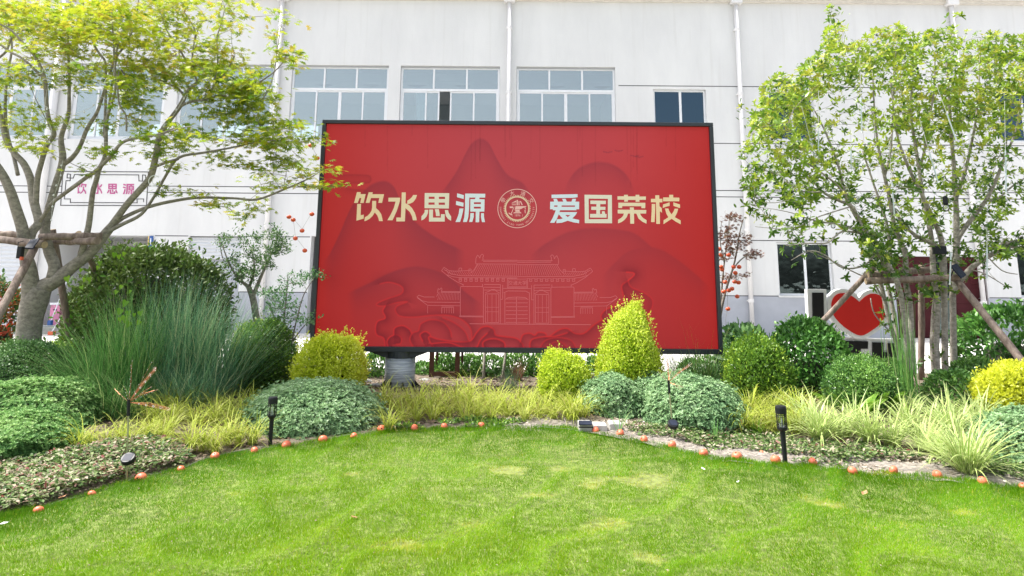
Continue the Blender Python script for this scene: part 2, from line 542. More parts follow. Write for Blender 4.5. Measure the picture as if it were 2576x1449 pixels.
def wrapmat():
    m, n, p = new_mat('plastic_wrapped_steel')
    tc = n.nodes.new('ShaderNodeTexCoord')
    mp = n.nodes.new('ShaderNodeMapping'); mp.inputs['Scale'].default_value = (1, 1, 14); mp.inputs['Rotation'].default_value = (0.12, 0.05, 0)
    no = n.nodes.new('ShaderNodeTexNoise'); no.inputs['Scale'].default_value = 3.5; no.inputs['Detail'].default_value = 7
    n.links.new(tc.outputs['Object'], mp.inputs[0]); n.links.new(mp.outputs[0], no.inputs['Vector'])
    cr = n.nodes.new('ShaderNodeValToRGB'); e = cr.color_ramp.elements
    e[0].position = 0.3; e[0].color = (0.26, 0.29, 0.33, 1); e[1].position = 0.72; e[1].color = (0.5, 0.54, 0.58, 1)
    n.links.new(no.outputs['Fac'], cr.inputs[0]); n.links.new(cr.outputs[0], p.inputs['Base Color'])
    p.inputs['Roughness'].default_value = 0.22
    b = n.nodes.new('ShaderNodeBump'); b.inputs['Strength'].default_value = 0.8; b.inputs['Distance'].default_value = 0.02
    n.links.new(no.outputs['Fac'], b.inputs['Height']); n.links.new(b.outputs[0], p.inputs['Normal'])
    return m
M['wrap'] = wrapmat()
for k_ in ('black', 'panel', 'maroon', 'red_paint', 'black_paint'): M[k_].node_tree.nodes['Principled BSDF'].inputs['Specular IOR Level'].default_value = 0.15

def orangemat():
    m, n, p = new_mat('orange_lantern_plastic')
    p.inputs['Base Color'].default_value = (0.72, 0.10, 0.03, 1)
    p.inputs['Roughness'].default_value = 0.35
    p.inputs['Coat Weight'].default_value = 0.4
    return m
M['orange'] = orangemat()
def orangefaded():
    m = plain('faded_orange_plastic', (0.76, 0.17, 0.085), 0.45, var=0.15, scale=25)
    return m
M['orange_faded'] = orangefaded()

L = {}
L['maple'] = leafmat('maple_leaves', [(0.081, 0.173, 0.015), (0.184, 0.302, 0.015), (0.322, 0.410, 0.020), (0.437, 0.464, 0.030), (0.483, 0.367, 0.050)], 0.5, 0.5)
L['osman'] = leafmat('osmanthus_leaves', [(0.036, 0.095, 0.011), (0.070, 0.165, 0.016), (0.171, 0.292, 0.023), (0.340, 0.456, 0.036), (0.426, 0.429, 0.054)], 0.35, 0.4)
L['redmaple'] = leafmat('red_maple_leaves', [(0.06, 0.02, 0.012), (0.13, 0.045, 0.025), (0.16, 0.08, 0.04), (0.10, 0.12, 0.04)], 0.5, 0.35)
L['pitto'] = leafmat('silver_green_leaves', [(0.099, 0.200, 0.082), (0.194, 0.348, 0.162), (0.332, 0.495, 0.241), (0.527, 0.694, 0.437)], 0.55, 0.25, 0.25)
L['pitto_green'] = leafmat('grey_green_leaves', [(0.069, 0.179, 0.054), (0.138, 0.305, 0.085), (0.255, 0.448, 0.140), (0.432, 0.609, 0.246)], 0.55, 0.25, 0.25)
L['yellow'] = leafmat('golden_privet_leaves', [(0.186, 0.273, 0.019), (0.465, 0.567, 0.026), (0.632, 0.714, 0.039), (0.744, 0.798, 0.130)], 0.45, 0.5)
L['yellow_lime'] = leafmat('lime_yellow_leaves', [(0.190, 0.315, 0.018), (0.456, 0.609, 0.036), (0.608, 0.735, 0.060), (0.722, 0.798, 0.168)], 0.45, 0.5)
L['gold'] = leafmat('bright_gold_leaves', [(0.316, 0.367, 0.019), (0.632, 0.670, 0.039), (0.763, 0.799, 0.078), (0.790, 0.850, 0.260)], 0.45, 0.5)
L['box'] = leafmat('boxwood_leaves', [(0.036, 0.100, 0.018), (0.090, 0.198, 0.022), (0.180, 0.342, 0.036), (0.432, 0.576, 0.054)], 0.35, 0.3)
L['dark'] = leafmat('dark_green_leaves', [(0.024, 0.072, 0.024), (0.052, 0.133, 0.037), (0.102, 0.224, 0.061), (0.184, 0.326, 0.102)], 0.45, 0.2, 0.4)
L['glossy'] = leafmat('glossy_green_leaves', [(0.031, 0.104, 0.021), (0.062, 0.187, 0.031), (0.125, 0.312, 0.052), (0.229, 0.458, 0.083)], 0.42, 0.25, 0.4)
L['loro'] = leafmat('olive_bronze_leaves', [(0.026, 0.048, 0.014), (0.051, 0.095, 0.022), (0.088, 0.149, 0.030), (0.123, 0.177, 0.039), (0.103, 0.271, 0.030)], 0.5, 0.25, 0.3)
L['photinia'] = leafmat('photinia_leaves', [(0.026, 0.078, 0.019), (0.052, 0.130, 0.026), (0.091, 0.182, 0.039), (0.520, 0.065, 0.026), (0.650, 0.091, 0.026)], 0.35, 0.3)
L['myrtle'] = leafmat('myrtle_leaves', [(0.030, 0.090, 0.022), (0.068, 0.165, 0.038), (0.135, 0.240, 0.075), (0.240, 0.300, 0.120)], 0.4, 0.3)
L['nandina'] = leafmat('nandina_leaves', [(0.042, 0.126, 0.042), (0.084, 0.210, 0.070), (0.168, 0.322, 0.112)], 0.4, 0.3)
L['vine'] = leafmat('bright_vine_leaves', [(0.16, 0.36, 0.02), (0.28, 0.5, 0.03)], 0.4, 0.5)
L['bluegrass'] = leafmat('blue_green_blades', [(0.066, 0.187, 0.094), (0.121, 0.291, 0.160), (0.199, 0.416, 0.225), (0.352, 0.561, 0.281), (0.605, 0.646, 0.375)], 0.5, 0.3, 0.3)
L['greengrass'] = leafmat('mid_green_blades', [(0.064, 0.193, 0.048), (0.129, 0.322, 0.081), (0.225, 0.467, 0.129), (0.483, 0.612, 0.241)], 0.55, 0.3, 0.25)
L['sedge'] = leafmat('golden_sedge_blades', [(0.148, 0.228, 0.021), (0.281, 0.372, 0.032), (0.408, 0.490, 0.058), (0.489, 0.558, 0.117), (0.534, 0.558, 0.190), (0.312, 0.236, 0.069)], 0.6, 0.4, 0.2)
L['striped'] = leafmat('striped_lily_blades', [(0.160, 0.315, 0.040), (0.260, 0.441, 0.060), (0.360, 0.525, 0.080)], 0.4, 0.3, across=(0.66, 0.70, 0.34))
L['reed'] = leafmat('horsetail_stems', [(0.065, 0.208, 0.039), (0.130, 0.338, 0.065), (0.260, 0.442, 0.104), (0.455, 0.429, 0.260)], 0.4, 0.1)
L['fern'] = leafmat('fern_fronds', [(0.09, 0.22, 0.02), (0.16, 0.32, 0.03), (0.24, 0.4, 0.05)], 0.45, 0.4)
L['cover'] = leafmat('variegated_cover_leaves', [(0.027, 0.072, 0.013), (0.063, 0.135, 0.027), (0.117, 0.198, 0.045), (0.198, 0.270, 0.090), (0.432, 0.414, 0.288), (0.468, 0.342, 0.270), (0.198, 0.054, 0.041)], 0.55, 0.25, 0.25)
L['lawn'] = leafmat('lawn_blades', [(0.057, 0.153, 0.004), (0.099, 0.245, 0.006), (0.173, 0.341, 0.007), (0.255, 0.398, 0.011), (0.457, 0.414, 0.047)], 0.7, 0.4, 0.12)
L['mulch'] = leafmat('straw_mulch', [(0.14, 0.10, 0.07), (0.3, 0.24, 0.18), (0.48, 0.42, 0.34), (0.62, 0.57, 0.5)], 0.8, 0.0, 0.1)
L['scrub'] = leafmat('hedge_leaves', [(0.031, 0.094, 0.025), (0.073, 0.187, 0.042), (0.146, 0.312, 0.062), (0.291, 0.499, 0.104)], 0.35, 0.25)
# ================================================================== GROUND
YW = 19.2                                        # building face
EDGE_UV = [(0, 1301), (97, 1287), (231, 1247), (352, 1209), (456, 1184), (541, 1152), (640, 1135), (720, 1121), (815, 1109), (890, 1100),
           (960, 1086), (1043, 1081), (1118, 1078), (1250, 1079), (1420, 1077), (1500, 1091), (1560, 1101), (1620, 1114), (1690, 1130),
           (1770, 1150), (1855, 1160), (1950, 1170), (2045, 1174), (2145, 1186), (2248, 1193), (2358, 1203), (2470, 1218), (2576, 1232)]
edge = [gnd(u, v) for u, v in EDGE_UV]
edge = [Vector((-9, 2.4, 0)), Vector((-5.6, 4.1, 0))] + edge + [Vector((5.4, 4.9, 0)), Vector((9, 4.0, 0))]
EX = np.array([p.x for p in edge]); EY = np.array([p.y for p in edge])
o_ = np.argsort(EX); EX, EY = EX[o_], EY[o_]
def yedge(x):
    return np.interp(x, EX, EY)

def snoise(P, k, seed, octs=3):
    """smooth pseudo-noise of position, about -1..1"""
    g = np.random.default_rng(seed)
    s = np.zeros(len(P)); a = 1.0; tot = 0
    for o in range(octs):
        for _ in range(4):
            w = norm(g.normal(size=(1, P.shape[1])))[0] * k * (1.9 ** o) * g.uniform(0.7, 1.3)
            s += a * np.sin(P @ w + g.uniform(0, 6.28))
        tot += a * 4 ** 0.5 * 1.2; a *= 0.55
    return s / tot

def lawn_h(x, y):
    P = np.stack([x, y], -1)
    return 0.02 + 0.018 * snoise(P, 1.6, 5, 2)

mb = MB(); mb.quad((-150, -150, -0.03), (150, -150, -0.03), (150, 150, -0.03), (-150, 150, -0.03))
tag(mb.build('ground', M['ground']), kind='structure')
# bed soil: a grid with small lumps
gx = np.linspace(-12, 12, 200); gy = np.linspace(2.0, 12.2, 110)
X, Yg = np.meshgrid(gx, gy)
P2 = np.stack([X.ravel(), Yg.ravel()], -1)
Z = 0.0 + 0.018 * snoise(P2, 5, 2) + 0.012 * snoise(P2, 17, 3) + 0.05 * np.exp(-((P2[:, 1] - 9.8) / 1.6) ** 2)
Z = Z - 0.09 * np.clip((yedge(P2[:, 0]) - P2[:, 1]) / 0.12, 0, 1)
idx = np.arange(len(P2)).reshape(X.shape)
F = np.stack([idx[:-1, :-1], idx[:-1, 1:], idx[1:, 1:], idx[1:, :-1]], -1).reshape(-1, 4)
tag(np_mesh('soil', np.c_[P2, Z], F, M['soil'], smooth=True), kind='structure')
def bed_h(x, y):
    P = np.stack([np.atleast_1d(x), np.atleast_1d(y)], -1)
    return 0.018 * snoise(P, 5, 2) + 0.012 * snoise(P, 17, 3) + 0.05 * np.exp(-((P[:, 1] - 9.8) / 1.6) ** 2)
# sandy strip between the lawn edge and the planting, on the right and in the middle
strip = [(1240, 1060), (1380, 1048), (1480, 1062), (1600, 1086), (1760, 1112), (1900, 1122), (2100, 1140), (2250, 1160), (2400, 1178), (2576, 1200), (2700, 1218)]
sx = [gnd(u, v) for u, v in strip]
mb = MB()
n_ = 120
xs = np.linspace(sx[0].x, 6.0, n_)
yt = np.interp(xs, [p.x for p in sx], [p.y for p in sx])
yb = yedge(xs) - 0.15
vv, ff = [], []
rows = 7
for i in range(n_):
    for j in range(rows):
        y = yb[i] + (yt[i] + 0.05 * math.sin(xs[i] * 9) - yb[i]) * j / (rows - 1)
        vv.append((xs[i], y))
vv = np.array(vv)
Zs = bed_h(vv[:, 0], vv[:, 1]) + 0.012
ii = np.arange(n_ * rows).reshape(n_, rows)
F = np.stack([ii[:-1, :-1], ii[1:, :-1], ii[1:, 1:], ii[:-1, 1:]], -1).reshape(-1, 4)
tag(np_mesh('gravel_strip', np.c_[vv, Zs], F, M['sand'], smooth=True), kind='structure')
# paved yard behind the bed
mb = MB(); mb.box(-40, 40, 12.0, YW + 6, -0.2, 0.02)
tag(mb.build('pavement', M['concrete']), kind='structure')
# lawn surface
gx = np.linspace(-9, 9, 240); gt = np.linspace(0, 1, 60)
X = np.repeat(gx[None], 60, 0); ye = yedge(gx)
Yl = -4 + (ye[None] + 4) * gt[:, None]
P2 = np.stack([X.ravel(), Yl.ravel()], -1)
Z = lawn_h(P2[:, 0], P2[:, 1]); Z = np.where(np.repeat(gt[:, None], 240, 1).ravel() > 0.999, -0.02, Z)
idx = np.arange(len(P2)).reshape(60, 240)
F = np.stack([idx[:-1, :-1], idx[:-1, 1:], idx[1:, 1:], idx[1:, :-1]], -1).reshape(-1, 4)
M['turf'] = plain('turf_base', (0.17, 0.20, 0.06), 0.95, var=0.4, scale=9, bump=1.0, bscale=60)
M['turf'] = plain('turf_base', (0.17, 0.21, 0.055), 0.95, var=0.45, scale=20, bump=1.0, bscale=60)
tag(np_mesh('lawn', np.c_[P2, Z], F, M['turf'], smooth=True), kind='structure')

# grass blades of the lawn
def lawn_blades():
    n = 1500000
    # denser towards the camera: pick the depth in proportion to 1/y
    y = 3.3 * (8.4 / 3.3) ** rng.uniform(0, 1, n)
    x = rng.uniform(-1, 1, n) * (0.95 * y + 0.8)
    ye = yedge(x) + 0.035 * np.sin(x * 23) + rng.normal(0, 0.015, n)
    k = (y < ye); x, y, ye = x[k], y[k], ye[k]
    P = np.stack([x, y], -1)
    n1 = snoise(P, 2.0, 11, 3); n2 = snoise(P, 7.5, 12, 3); n3 = snoise(P, 1.1, 14, 2)
    d = ye - y                                             # distance behind the edge
    lush = np.clip(1.0 - d / 1.6, 0, 1)
    # dry, thin patches where the photograph shows them
    dry = np.zeros(len(x))
    for u, v, ru, rv, s in [(1630, 1215, 75, 18, 1.0), (1290, 1190, 60, 12, 0.9), (1500, 1225, 45, 10, 0.7), (1520, 1330, 70, 14, 0.5), (1000, 1385, 60, 14, 0.5),
                            (1640, 1420, 50, 14, 0.7), (2060, 1270, 60, 14, 0.5), (2230, 1195, 70, 8, 0.5), (1900, 1215, 70, 12, 0.4), (1400, 1185, 40, 8, 0.6), (1100, 1260, 60, 10, 0.3), (560, 1245, 50, 9, 0.3), (880, 1200, 30, 10, 0.4), (1180, 1340, 70, 10, .35), (2250, 1330, 80, 14, .35), (1350, 1260, 60, 8, .5), (2420, 1300, 60, 10, .3), (700, 1310, 60, 8, .25)]:
        c = gnd(u, v); c2 = gnd(u + ru, v); c3 = gnd(u, v + rv)
        rx = abs(c2.x - c.x); ry = abs(c3.y - c.y) + 0.05
        dry = np.maximum(dry, s * np.exp(-(((x - c.x) / rx) ** 2 + ((y - c.y) / ry) ** 2)))
    n4 = snoise(P, 19.0, 15, 3)
    dry = np.clip((dry * 1.75 + 0.5 * n2 + 0.55 * n4 - 0.55) * 1.3, 0, 1) * np.clip(dry * 3, 0, 1) + 0.10 * np.clip(n2 + .5 * n4 - 0.6, 0, 1)
    keep = rng.uniform(0, 1, len(x)) > dry * 0.45
    x, y, n1, n2, n3, lush, dry = (a[keep] for a in (x, y, n1, n2, n3, lush, dry))
    m = len(x)
    var = 0.46 + 0.11 * n1 + 0.08 * n2 + 0.10 * n3 + rng.normal(0, 0.07, m) - 0.22 * lush + 0.35 * dry
    var = np.where(rng.uniform(0, 1, m) < 0.03 + 0.75 * dry, 0.97, var)
    var = np.clip(var, 0, 1)
    h = (0.022 + 0.018 * lush ** 2 + 0.005 * n1) * rng.uniform(0.6, 1.35, m) * (1 - 0.35 * dry)
    w = rng.uniform(0.0024, 0.0040, m) * (0.70 + y * 0.085)
    az = rng.uniform(0, 6.283, m) ; ln = rng.uniform(0.25, 1.15, m)
    # neighbouring blades lie over the same way
    az = np.where(rng.uniform(0, 1, m) < 0.5, 1.5 * snoise(np.stack([x, y], -1), 4, 31, 2) * 3, az)
    z0 = lawn_h(x, y) - 0.004
    b = np.stack([x, y, z0], -1)
    side = np.stack([-np.sin(az + 0.5), np.cos(az + 0.5), np.zeros(m)], -1) * w[:, None] / 2
    tip = b + np.stack([np.cos(az) * np.sin(ln) * h, np.sin(az) * np.sin(ln) * h, np.cos(ln) * h], -1)
    V = np.stack([b - side, b + side, tip], 1).reshape(-1, 3)
    F = np.arange(3 * m).reshape(-1, 3)
    tag(np_mesh('lawn_grass', V, F, L['lawn'], attrs={'var': np.repeat(var, 3)}), 'short bright green lawn grass with thin straw coloured patches', 'grass', kind='stuff')
lawn_blades()
def lawn_litter():
    n = 900; y = 3.4 * (8.2 / 3.4) ** rng.uniform(0, 1, n); x = rng.uniform(-1, 1, n) * (0.9 * y + .5); k = y < yedge(x) - .02; x, y = x[k], y[k]; m = len(x)
    P = np.c_[x, y, lawn_h(x, y) + .022]
    V, F, A = scatter(KITE_V, KITE_F, P, np.c_[rng.normal(size=(m, 2)), rng.uniform(-.2, .4, m)], np.c_[rng.normal(0, .3, (m, 2)), np.ones(m)], rng.uniform(.006, .018, m), rng.uniform(0, .55, m))
    tag(np_mesh('lawn_litter', V, F, L['mulch'], attrs={'var': A}), 'tiny dry bits and petals scattered over the lawn', 'litter', kind='stuff')
lawn_litter()

# ================================================================== BUILDING
def WX(u, v=300): return at(u, v, YW).x
def WZ(v, u=1288): return at(u, v, YW).z
Z_PL = WZ(745, 1850)
Z_TOP = WZ(-30)
B = thing('school_building', 'white rendered two storey building with grey plinth and rows of windows behind the garden', 'building', (0, YW, 0))

def rect(uL, uR, vT, vB):
    vm = (vT + vB) / 2; um = (uL + uR) / 2
    return [WX(uL, vm), WX(uR, vm), max(0.02, WZ(vB, um)), WZ(vT, um)]
big = [rect(-104, 143, 171, 350), rect(179, 413, 171, 350), rect(444, 685, 169, 350), rect(729, 975, 167, 352), rect(1005, 1257, 165, 352), rect(1299, 1549, 165, 352)]
zt = sum(r[3] for r in big[3:]) / 3; zb = sum(r[2] for r in big[:3]) / 3
for r in big: r[2], r[3] = zb, zt
small = [rect(1645, 1778, 222, 345), rect(1936, 2050, 230, 352), rect(2516, 2640, 238, 357)]
zs0 = WZ(352, 2000); zs1 = WZ(226, 1900)
for r in small: r[2], r[3] = zs0, zs1
low = [rect(1957, 2096, 610, 744), rect(2563, 2700, 622, 752)]
low[1][2], low[1][3] = low[0][2], low[0][3]
door = rect(2254, 2486, 645, 848); door[2] = 0.02
porch = rect(115, 375, 592, 845); porch[2] = 0.02
roller = rect(-120, 48, 603, 850); roller[2] = 0.02
bay = rect(465, 600, 594, 850); bay[2] = 0.02
kdoor = rect(776, 850, 594, 845); kdoor[2] = 0.02
holes = big + small + low + [door, porch, roller, bay, kdoor]
XL_, XR_ = -26.0, 26.0
xs = sorted({XL_, XR_} | {h[0] for h in holes} | {h[1] for h in holes})
zs = sorted({0.0, Z_TOP, Z_PL} | {h[2] for h in holes} | {h[3] for h in holes})
zs = [z for i, z in enumerate(zs) if i == 0 or z - zs[i - 1] > 0.004]
XPL = WX(440, 750)
wall, pl = MB(), MB()
for i in range(len(xs) - 1):
    for j in range(len(zs) - 1):
        cx, cz = (xs[i] + xs[i + 1]) / 2, (zs[j] + zs[j + 1]) / 2
        if any(h[0] < cx < h[1] and h[2] < cz < h[3] for h in holes): continue
        t = pl if (cz < Z_PL and cx > XPL) else wall
        t.quad((xs[i], YW, zs[j]), (xs[i + 1], YW, zs[j]), (xs[i + 1], YW, zs[j + 1]), (xs[i], YW, zs[j + 1]))
DEEP = {id(porch): 3.0, id(bay): 1.4, id(kdoor): 1.5}
for h in holes:
    d = DEEP.get(id(h), 0.16)
    x0, x1, z0, z1 = h; a, b = YW, YW + d
    wall.quad((x0, a, z0), (x0, a, z1), (x0, b, z1), (x0, b, z0)); wall.quad((x1, a, z1), (x1, a, z0), (x1, b, z0), (x1, b, z1))
    wall.quad((x0, a, z1), (x1, a, z1), (x1, b, z1), (x0, b, z1)); wall.quad((x1, a, z0), (x0, a, z0), (x0, b, z0), (x1, b, z0))
    if d > 0.5:
        wall.quad((x0, b, z0), (x1, b, z0), (x1, b, z1), (x0, b, z1))
wall.build('wall', M['wall'], B)
pl.build('plinth', M['plinth'], B)
# side, back and roof so that it is a building from anywhere
sh = MB()
sh.quad((XL_, YW, 0), (XL_, YW + 12, 0), (XL_, YW + 12, Z_TOP), (XL_, YW, Z_TOP)); sh.quad((XR_, YW + 12, 0), (XR_, YW, 0), (XR_, YW, Z_TOP), (XR_, YW + 12, Z_TOP))
sh.quad((XL_, YW, Z_TOP), (XR_, YW, Z_TOP), (XR_, YW + 6.2, Z_TOP), (XL_, YW + 6.2, Z_TOP))
sh.box(XL_ + .01, XR_ - .01, YW + 11.8, YW + 12, 0.0, 3.0)
sh.build('shell', M['wall'], B)
ze = at(1288, 0, YW - 0.12).z
MB().box(XL_ - .3, XR_ + .3, YW - 0.12, YW - 0.003, ze, ze + 0.22).build('eave', M['eave'], B)
MB().box(XL_ - .3, XR_ + .3, YW - 0.26, YW - 0.123, ze + 0.1, ze + 0.3).build('gutter', M['pipe'], B)

# frames, sashes and panes
def bars(mb, x0, x1, z0, z1, y0, y1, w):
    mb.box(x0, x1, y0, y1, z0, z0 + w); mb.box(x0, x1, y0, y1, z1 - w, z1)
    mb.box(x0, x0 + w, y0, y1, z0 + w, z1 - w); mb.box(x1 - w, x1, y0, y1, z0 + w, z1 - w)
def pane(x0, x1, z0, z1, y, mat, parent, name='pane'):
    MB().box(x0, x1, y, y + 0.006, z0, z1).build(name, mat, parent)

def big_window(r, open_gap=False):
    x0, x1, z0, z1 = r; y = YW + 0.075
    g = 0.006
    rb = MB(); rb.box(x0 + 0.002, x1 - 0.002, YW + 0.05, YW + 0.074, z1 - 0.055, z1 - 0.002)
    f = MB(); w = 0.055
    X0, X1, Z0, Z1 = x0 + g, x1 - g, z0 + g, z1 - 0.03
    bars(f, X0, X1, Z0, Z1, y, y + 0.06, w)
    zt_ = z1 - (z1 - z0) * 0.315
    f.box(X0 + w, X1 - w, y, y + 0.06, zt_ - 0.035, zt_ + 0.035)
    for k in (1, 2):
        xm = x0 + (x1 - x0) * k / 3
        f.box(xm - 0.025, xm + 0.025, y + 0.001, y + 0.055, zt_ + 0.035, Z1 - w)
    fo = f.build('window', M['frame'], B, bevel=0.004)
    rb.build('rebate', M['frame_grey'], fo)
    cuts = [X0 + w] + [x0 + (x1 - x0) * k / 3 for k in (1, 2)] + [X1 - w]
    for k in range(3):
        pane(cuts[k] + (0.025 if k else 0), cuts[k + 1] - (0.025 if k < 2 else 0), zt_ + 0.035, Z1 - w, y + 0.028, M['glass_up'], fo)
    # four sliding sashes in two tracks
    q = (X1 - X0 - 2 * w) / 4; lo = Z0 + w; hi = zt_ - 0.035
    for k in range(4):
        a = X0 + w + q * k - 0.02; b = a + q + 0.04
        a = max(a, X0 + w); b = min(b, X1 - w)
        if k == 1: b = X0 + w + 2 * q - 0.001
        if k == 2: a = X0 + w + 2 * q + 0.001
        if open_gap and k == 1: a -= q * 0.44; b -= q * 0.44
        yy = y + (0.008 if k in (0, 3) else 0.034)
        s = MB(); bars(s, a, b, lo + 0.003, hi - 0.003, yy, yy + 0.024, 0.042)
        so = s.build('sash', M['frame'], fo)
        # third level is the pane's own: keep it beside the sash
        pane(a + 0.042, b - 0.042, lo + 0.045, hi - 0.045, yy + 0.01, M['glass_up'], fo)
for i, r in enumerate(big): big_window(r, i == 4)

def slider(r, glass, mid=0.52):
    x0, x1, z0, z1 = r; y = YW + 0.09
    f = MB(); w = 0.05; g = 0.005
    bars(f, x0 + g, x1 - g, z0 + g, z1 - g, y, y + 0.06, w)
    xm = x0 + (x1 - x0) * mid
    f.box(xm - 0.035, xm + 0.035, y - 0.004, y + 0.056, z0 + w, z1 - w)
    fo = f.build('window', M['frame'], B, bevel=0.004)
    pane(x0 + w, xm - 0.03, z0 + w, z1 - w, y + 0.02, glass, fo); pane(xm + 0.03, x1 - w, z0 + w, z1 - w, y + 0.04, glass, fo)
    s = MB(); s.box(x0 - 0.02, x1 + 0.02, YW - 0.035, YW + 0.09, z0 - 0.05, z0 + 0.002)
    s.build('sill', M['wall'], fo)
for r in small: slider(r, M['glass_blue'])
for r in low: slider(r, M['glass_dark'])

# rooms seen through the panes
xa, xb = big[0][0] - 0.5, big[-1][1] + 0.3
z0_, z1_ = zb - 0.9, zt + 0.25
rm = MB()
ya, yb_ = YW + 0.17, YW + 5.6

# the far wall has windows of its own, so the rooms are light
zs_, zh_ = zb + 0.15, z1_ - 0.75
rm.box(xa, xb, yb_, yb_ + 0.15, z0_, zs_); rm.box(xa, xb, yb_, yb_ + 0.15, zh_, z1_)
for k in range(9):
    c_ = xa + (xb - xa) * k / 8; rm.box(max(xa, c_ - 0.55), min(xb, c_ + 0.55), yb_, yb_ + 0.15, zs_ - 0.001, zh_ + 0.001)
rm.quad((xa, ya, z0_), (xb, ya, z0_), (xb, yb_, z0_), (xa, yb_, z0_))
rm.quad((xa, ya, z1_), (xa, yb_, z1_), (xb, yb_, z1_), (xb, ya, z1_)); rm.quad((xa, ya, z0_), (xa, yb_, z0_), (xa, yb_, z1_), (xa, ya, z1_)); rm.quad((xb, ya, z0_), (xb, yb_, z0_), (xb, yb_, z1_), (xb, ya, z1_))
rm.box(xa + .01, xb - .01, YW + 1.6, YW + 1.9, z1_ - 0.28, z1_ - 0.003)
ro = rm.build('upper_room', M['room'], B)
for k in range(8):
    a_, b_ = xa + (xb - xa) * k / 8 + .55, xa + (xb - xa) * (k + 1) / 8 - .55; fw = MB(); bars(fw, a_ + .003, b_ - .003, zs_ + .003, zh_ - .003, yb_ + .04, yb_ + .1, .05); fw.box((a_ + b_) / 2 - .03, (a_ + b_) / 2 + .03, yb_ + .041, yb_ + .099, zs_ + .05, zh_ - .05); fw.build('rear_window_frame', M['frame'], ro)
for k in range(13):
    cx = xa + 0.9 + k * (xb - xa - 1.2) / 12
    MB().quad(*[(cx + 0.32 * math.cos(R(90 * q)), YW + 2.9 + 0.32 * math.sin(R(90 * q)), z1_ - 0.02) for q in (3, 2, 1, 0)]).build('ceiling_lamp', M['frame_grey'], ro)
M['brown'] = plain('brown_door_leaf', (0.16, 0.06, 0.035), 0.5)
for u, wd, mat_ in ((1155, 1.5, 'brown'), (870, 1.5, 'plinth'), (600, 1.1, 'brown'), (1440, 2.2, 'plinth'), (300, 1.3, 'plinth'), (1530, 0.5, 'brown')):
    cx = at(u, 300, yb_).x
    MB().box(cx - wd / 2, cx + wd / 2, yb_ - 0.06, yb_ - 0.005, z0_ + 0.01, zb + 1.25).build('room_door', M[mat_], ro)
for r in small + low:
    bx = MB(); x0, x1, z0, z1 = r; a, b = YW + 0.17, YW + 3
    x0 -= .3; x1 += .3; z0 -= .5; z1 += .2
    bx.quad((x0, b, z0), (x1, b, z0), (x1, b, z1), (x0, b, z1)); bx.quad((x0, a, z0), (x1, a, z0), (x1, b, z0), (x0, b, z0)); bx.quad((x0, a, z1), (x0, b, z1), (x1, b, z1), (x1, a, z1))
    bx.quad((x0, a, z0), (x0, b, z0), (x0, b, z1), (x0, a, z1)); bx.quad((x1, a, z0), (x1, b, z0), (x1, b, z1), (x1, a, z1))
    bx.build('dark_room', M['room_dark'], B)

# scored lines in the render
def groove(u0, u1, v, um=None, skip=True):
    um = um if um is not None else (u0 + u1) / 2
    z = WZ(v, um); x0, x1 = WX(u0, v), WX(u1, v)
    cuts = [(x0, x1)]
    for h in holes:
        if h[2] - 0.06 < z < h[3] + 0.03:
            nc = []
            for a, b in cuts:
                if h[1] < a or h[0] > b: nc.append((a, b))
                else:
                    if a < h[0] - .03: nc.append((a, h[0] - .03))
                    if b > h[1] + .03: nc.append((h[1] + .03, b))
            cuts = nc
    for a, b in cuts:
        MB().box(a, b, YW - 0.002, YW + 0.004, z - 0.012, z + 0.012).build('scored_line', M['groove'], B)
xe = 2900
groove(1556, xe, 218, 1900); groove(-400, 430, 352, 430); groove(1796, xe, 361, 1850)
for v in (468, 484):
    groove(-400, 155, v, 100); groove(372, xe, v + 4, 900)
groove(48, xe, 597, 900)
groove(500, xe, 744, 1850)

# rain pipes
def downpipe(u, v, z0=0.05, z1=None, r=0.065, hop=True):
    x = WX(u, v); y = YW - 0.10; z1 = z1 or ze + 0.05
    d = MB(); d.lathe([(r, 0), (r, z1 - z0)], (x, y, z0), 14)
    do = d.build('downpipe', M['pipe'], B, smooth=True)
    do.data.polygons.foreach_set('use_smooth', [len(p.vertices) == 4 for p in do.data.polygons])
    z = z0 + 0.9
    while z < z1 - 0.5:
        c = MB(); c.lathe([(r * 1.22, 0), (r * 1.22, 0.09)], (x, y, z), 14); c.box(x - r * 1.35, x + r * 1.35, y + 0.02, YW - 0.001, z + 0.025, z + 0.06)
        c.build('pipe_collar', M['pipe'], do)
        z += 1.95
    if hop:
        MB().box(x - 0.16, x + 0.16, y - 0.14, YW - 0.003, z1 - 0.12, z1 + 0.08).build('hopper', M['pipe'], do)
downpipe(123, 388, r=0.11); downpipe(691, 330); downpipe(1280, 200); downpipe(1868, 400); downpipe(2418, 300)

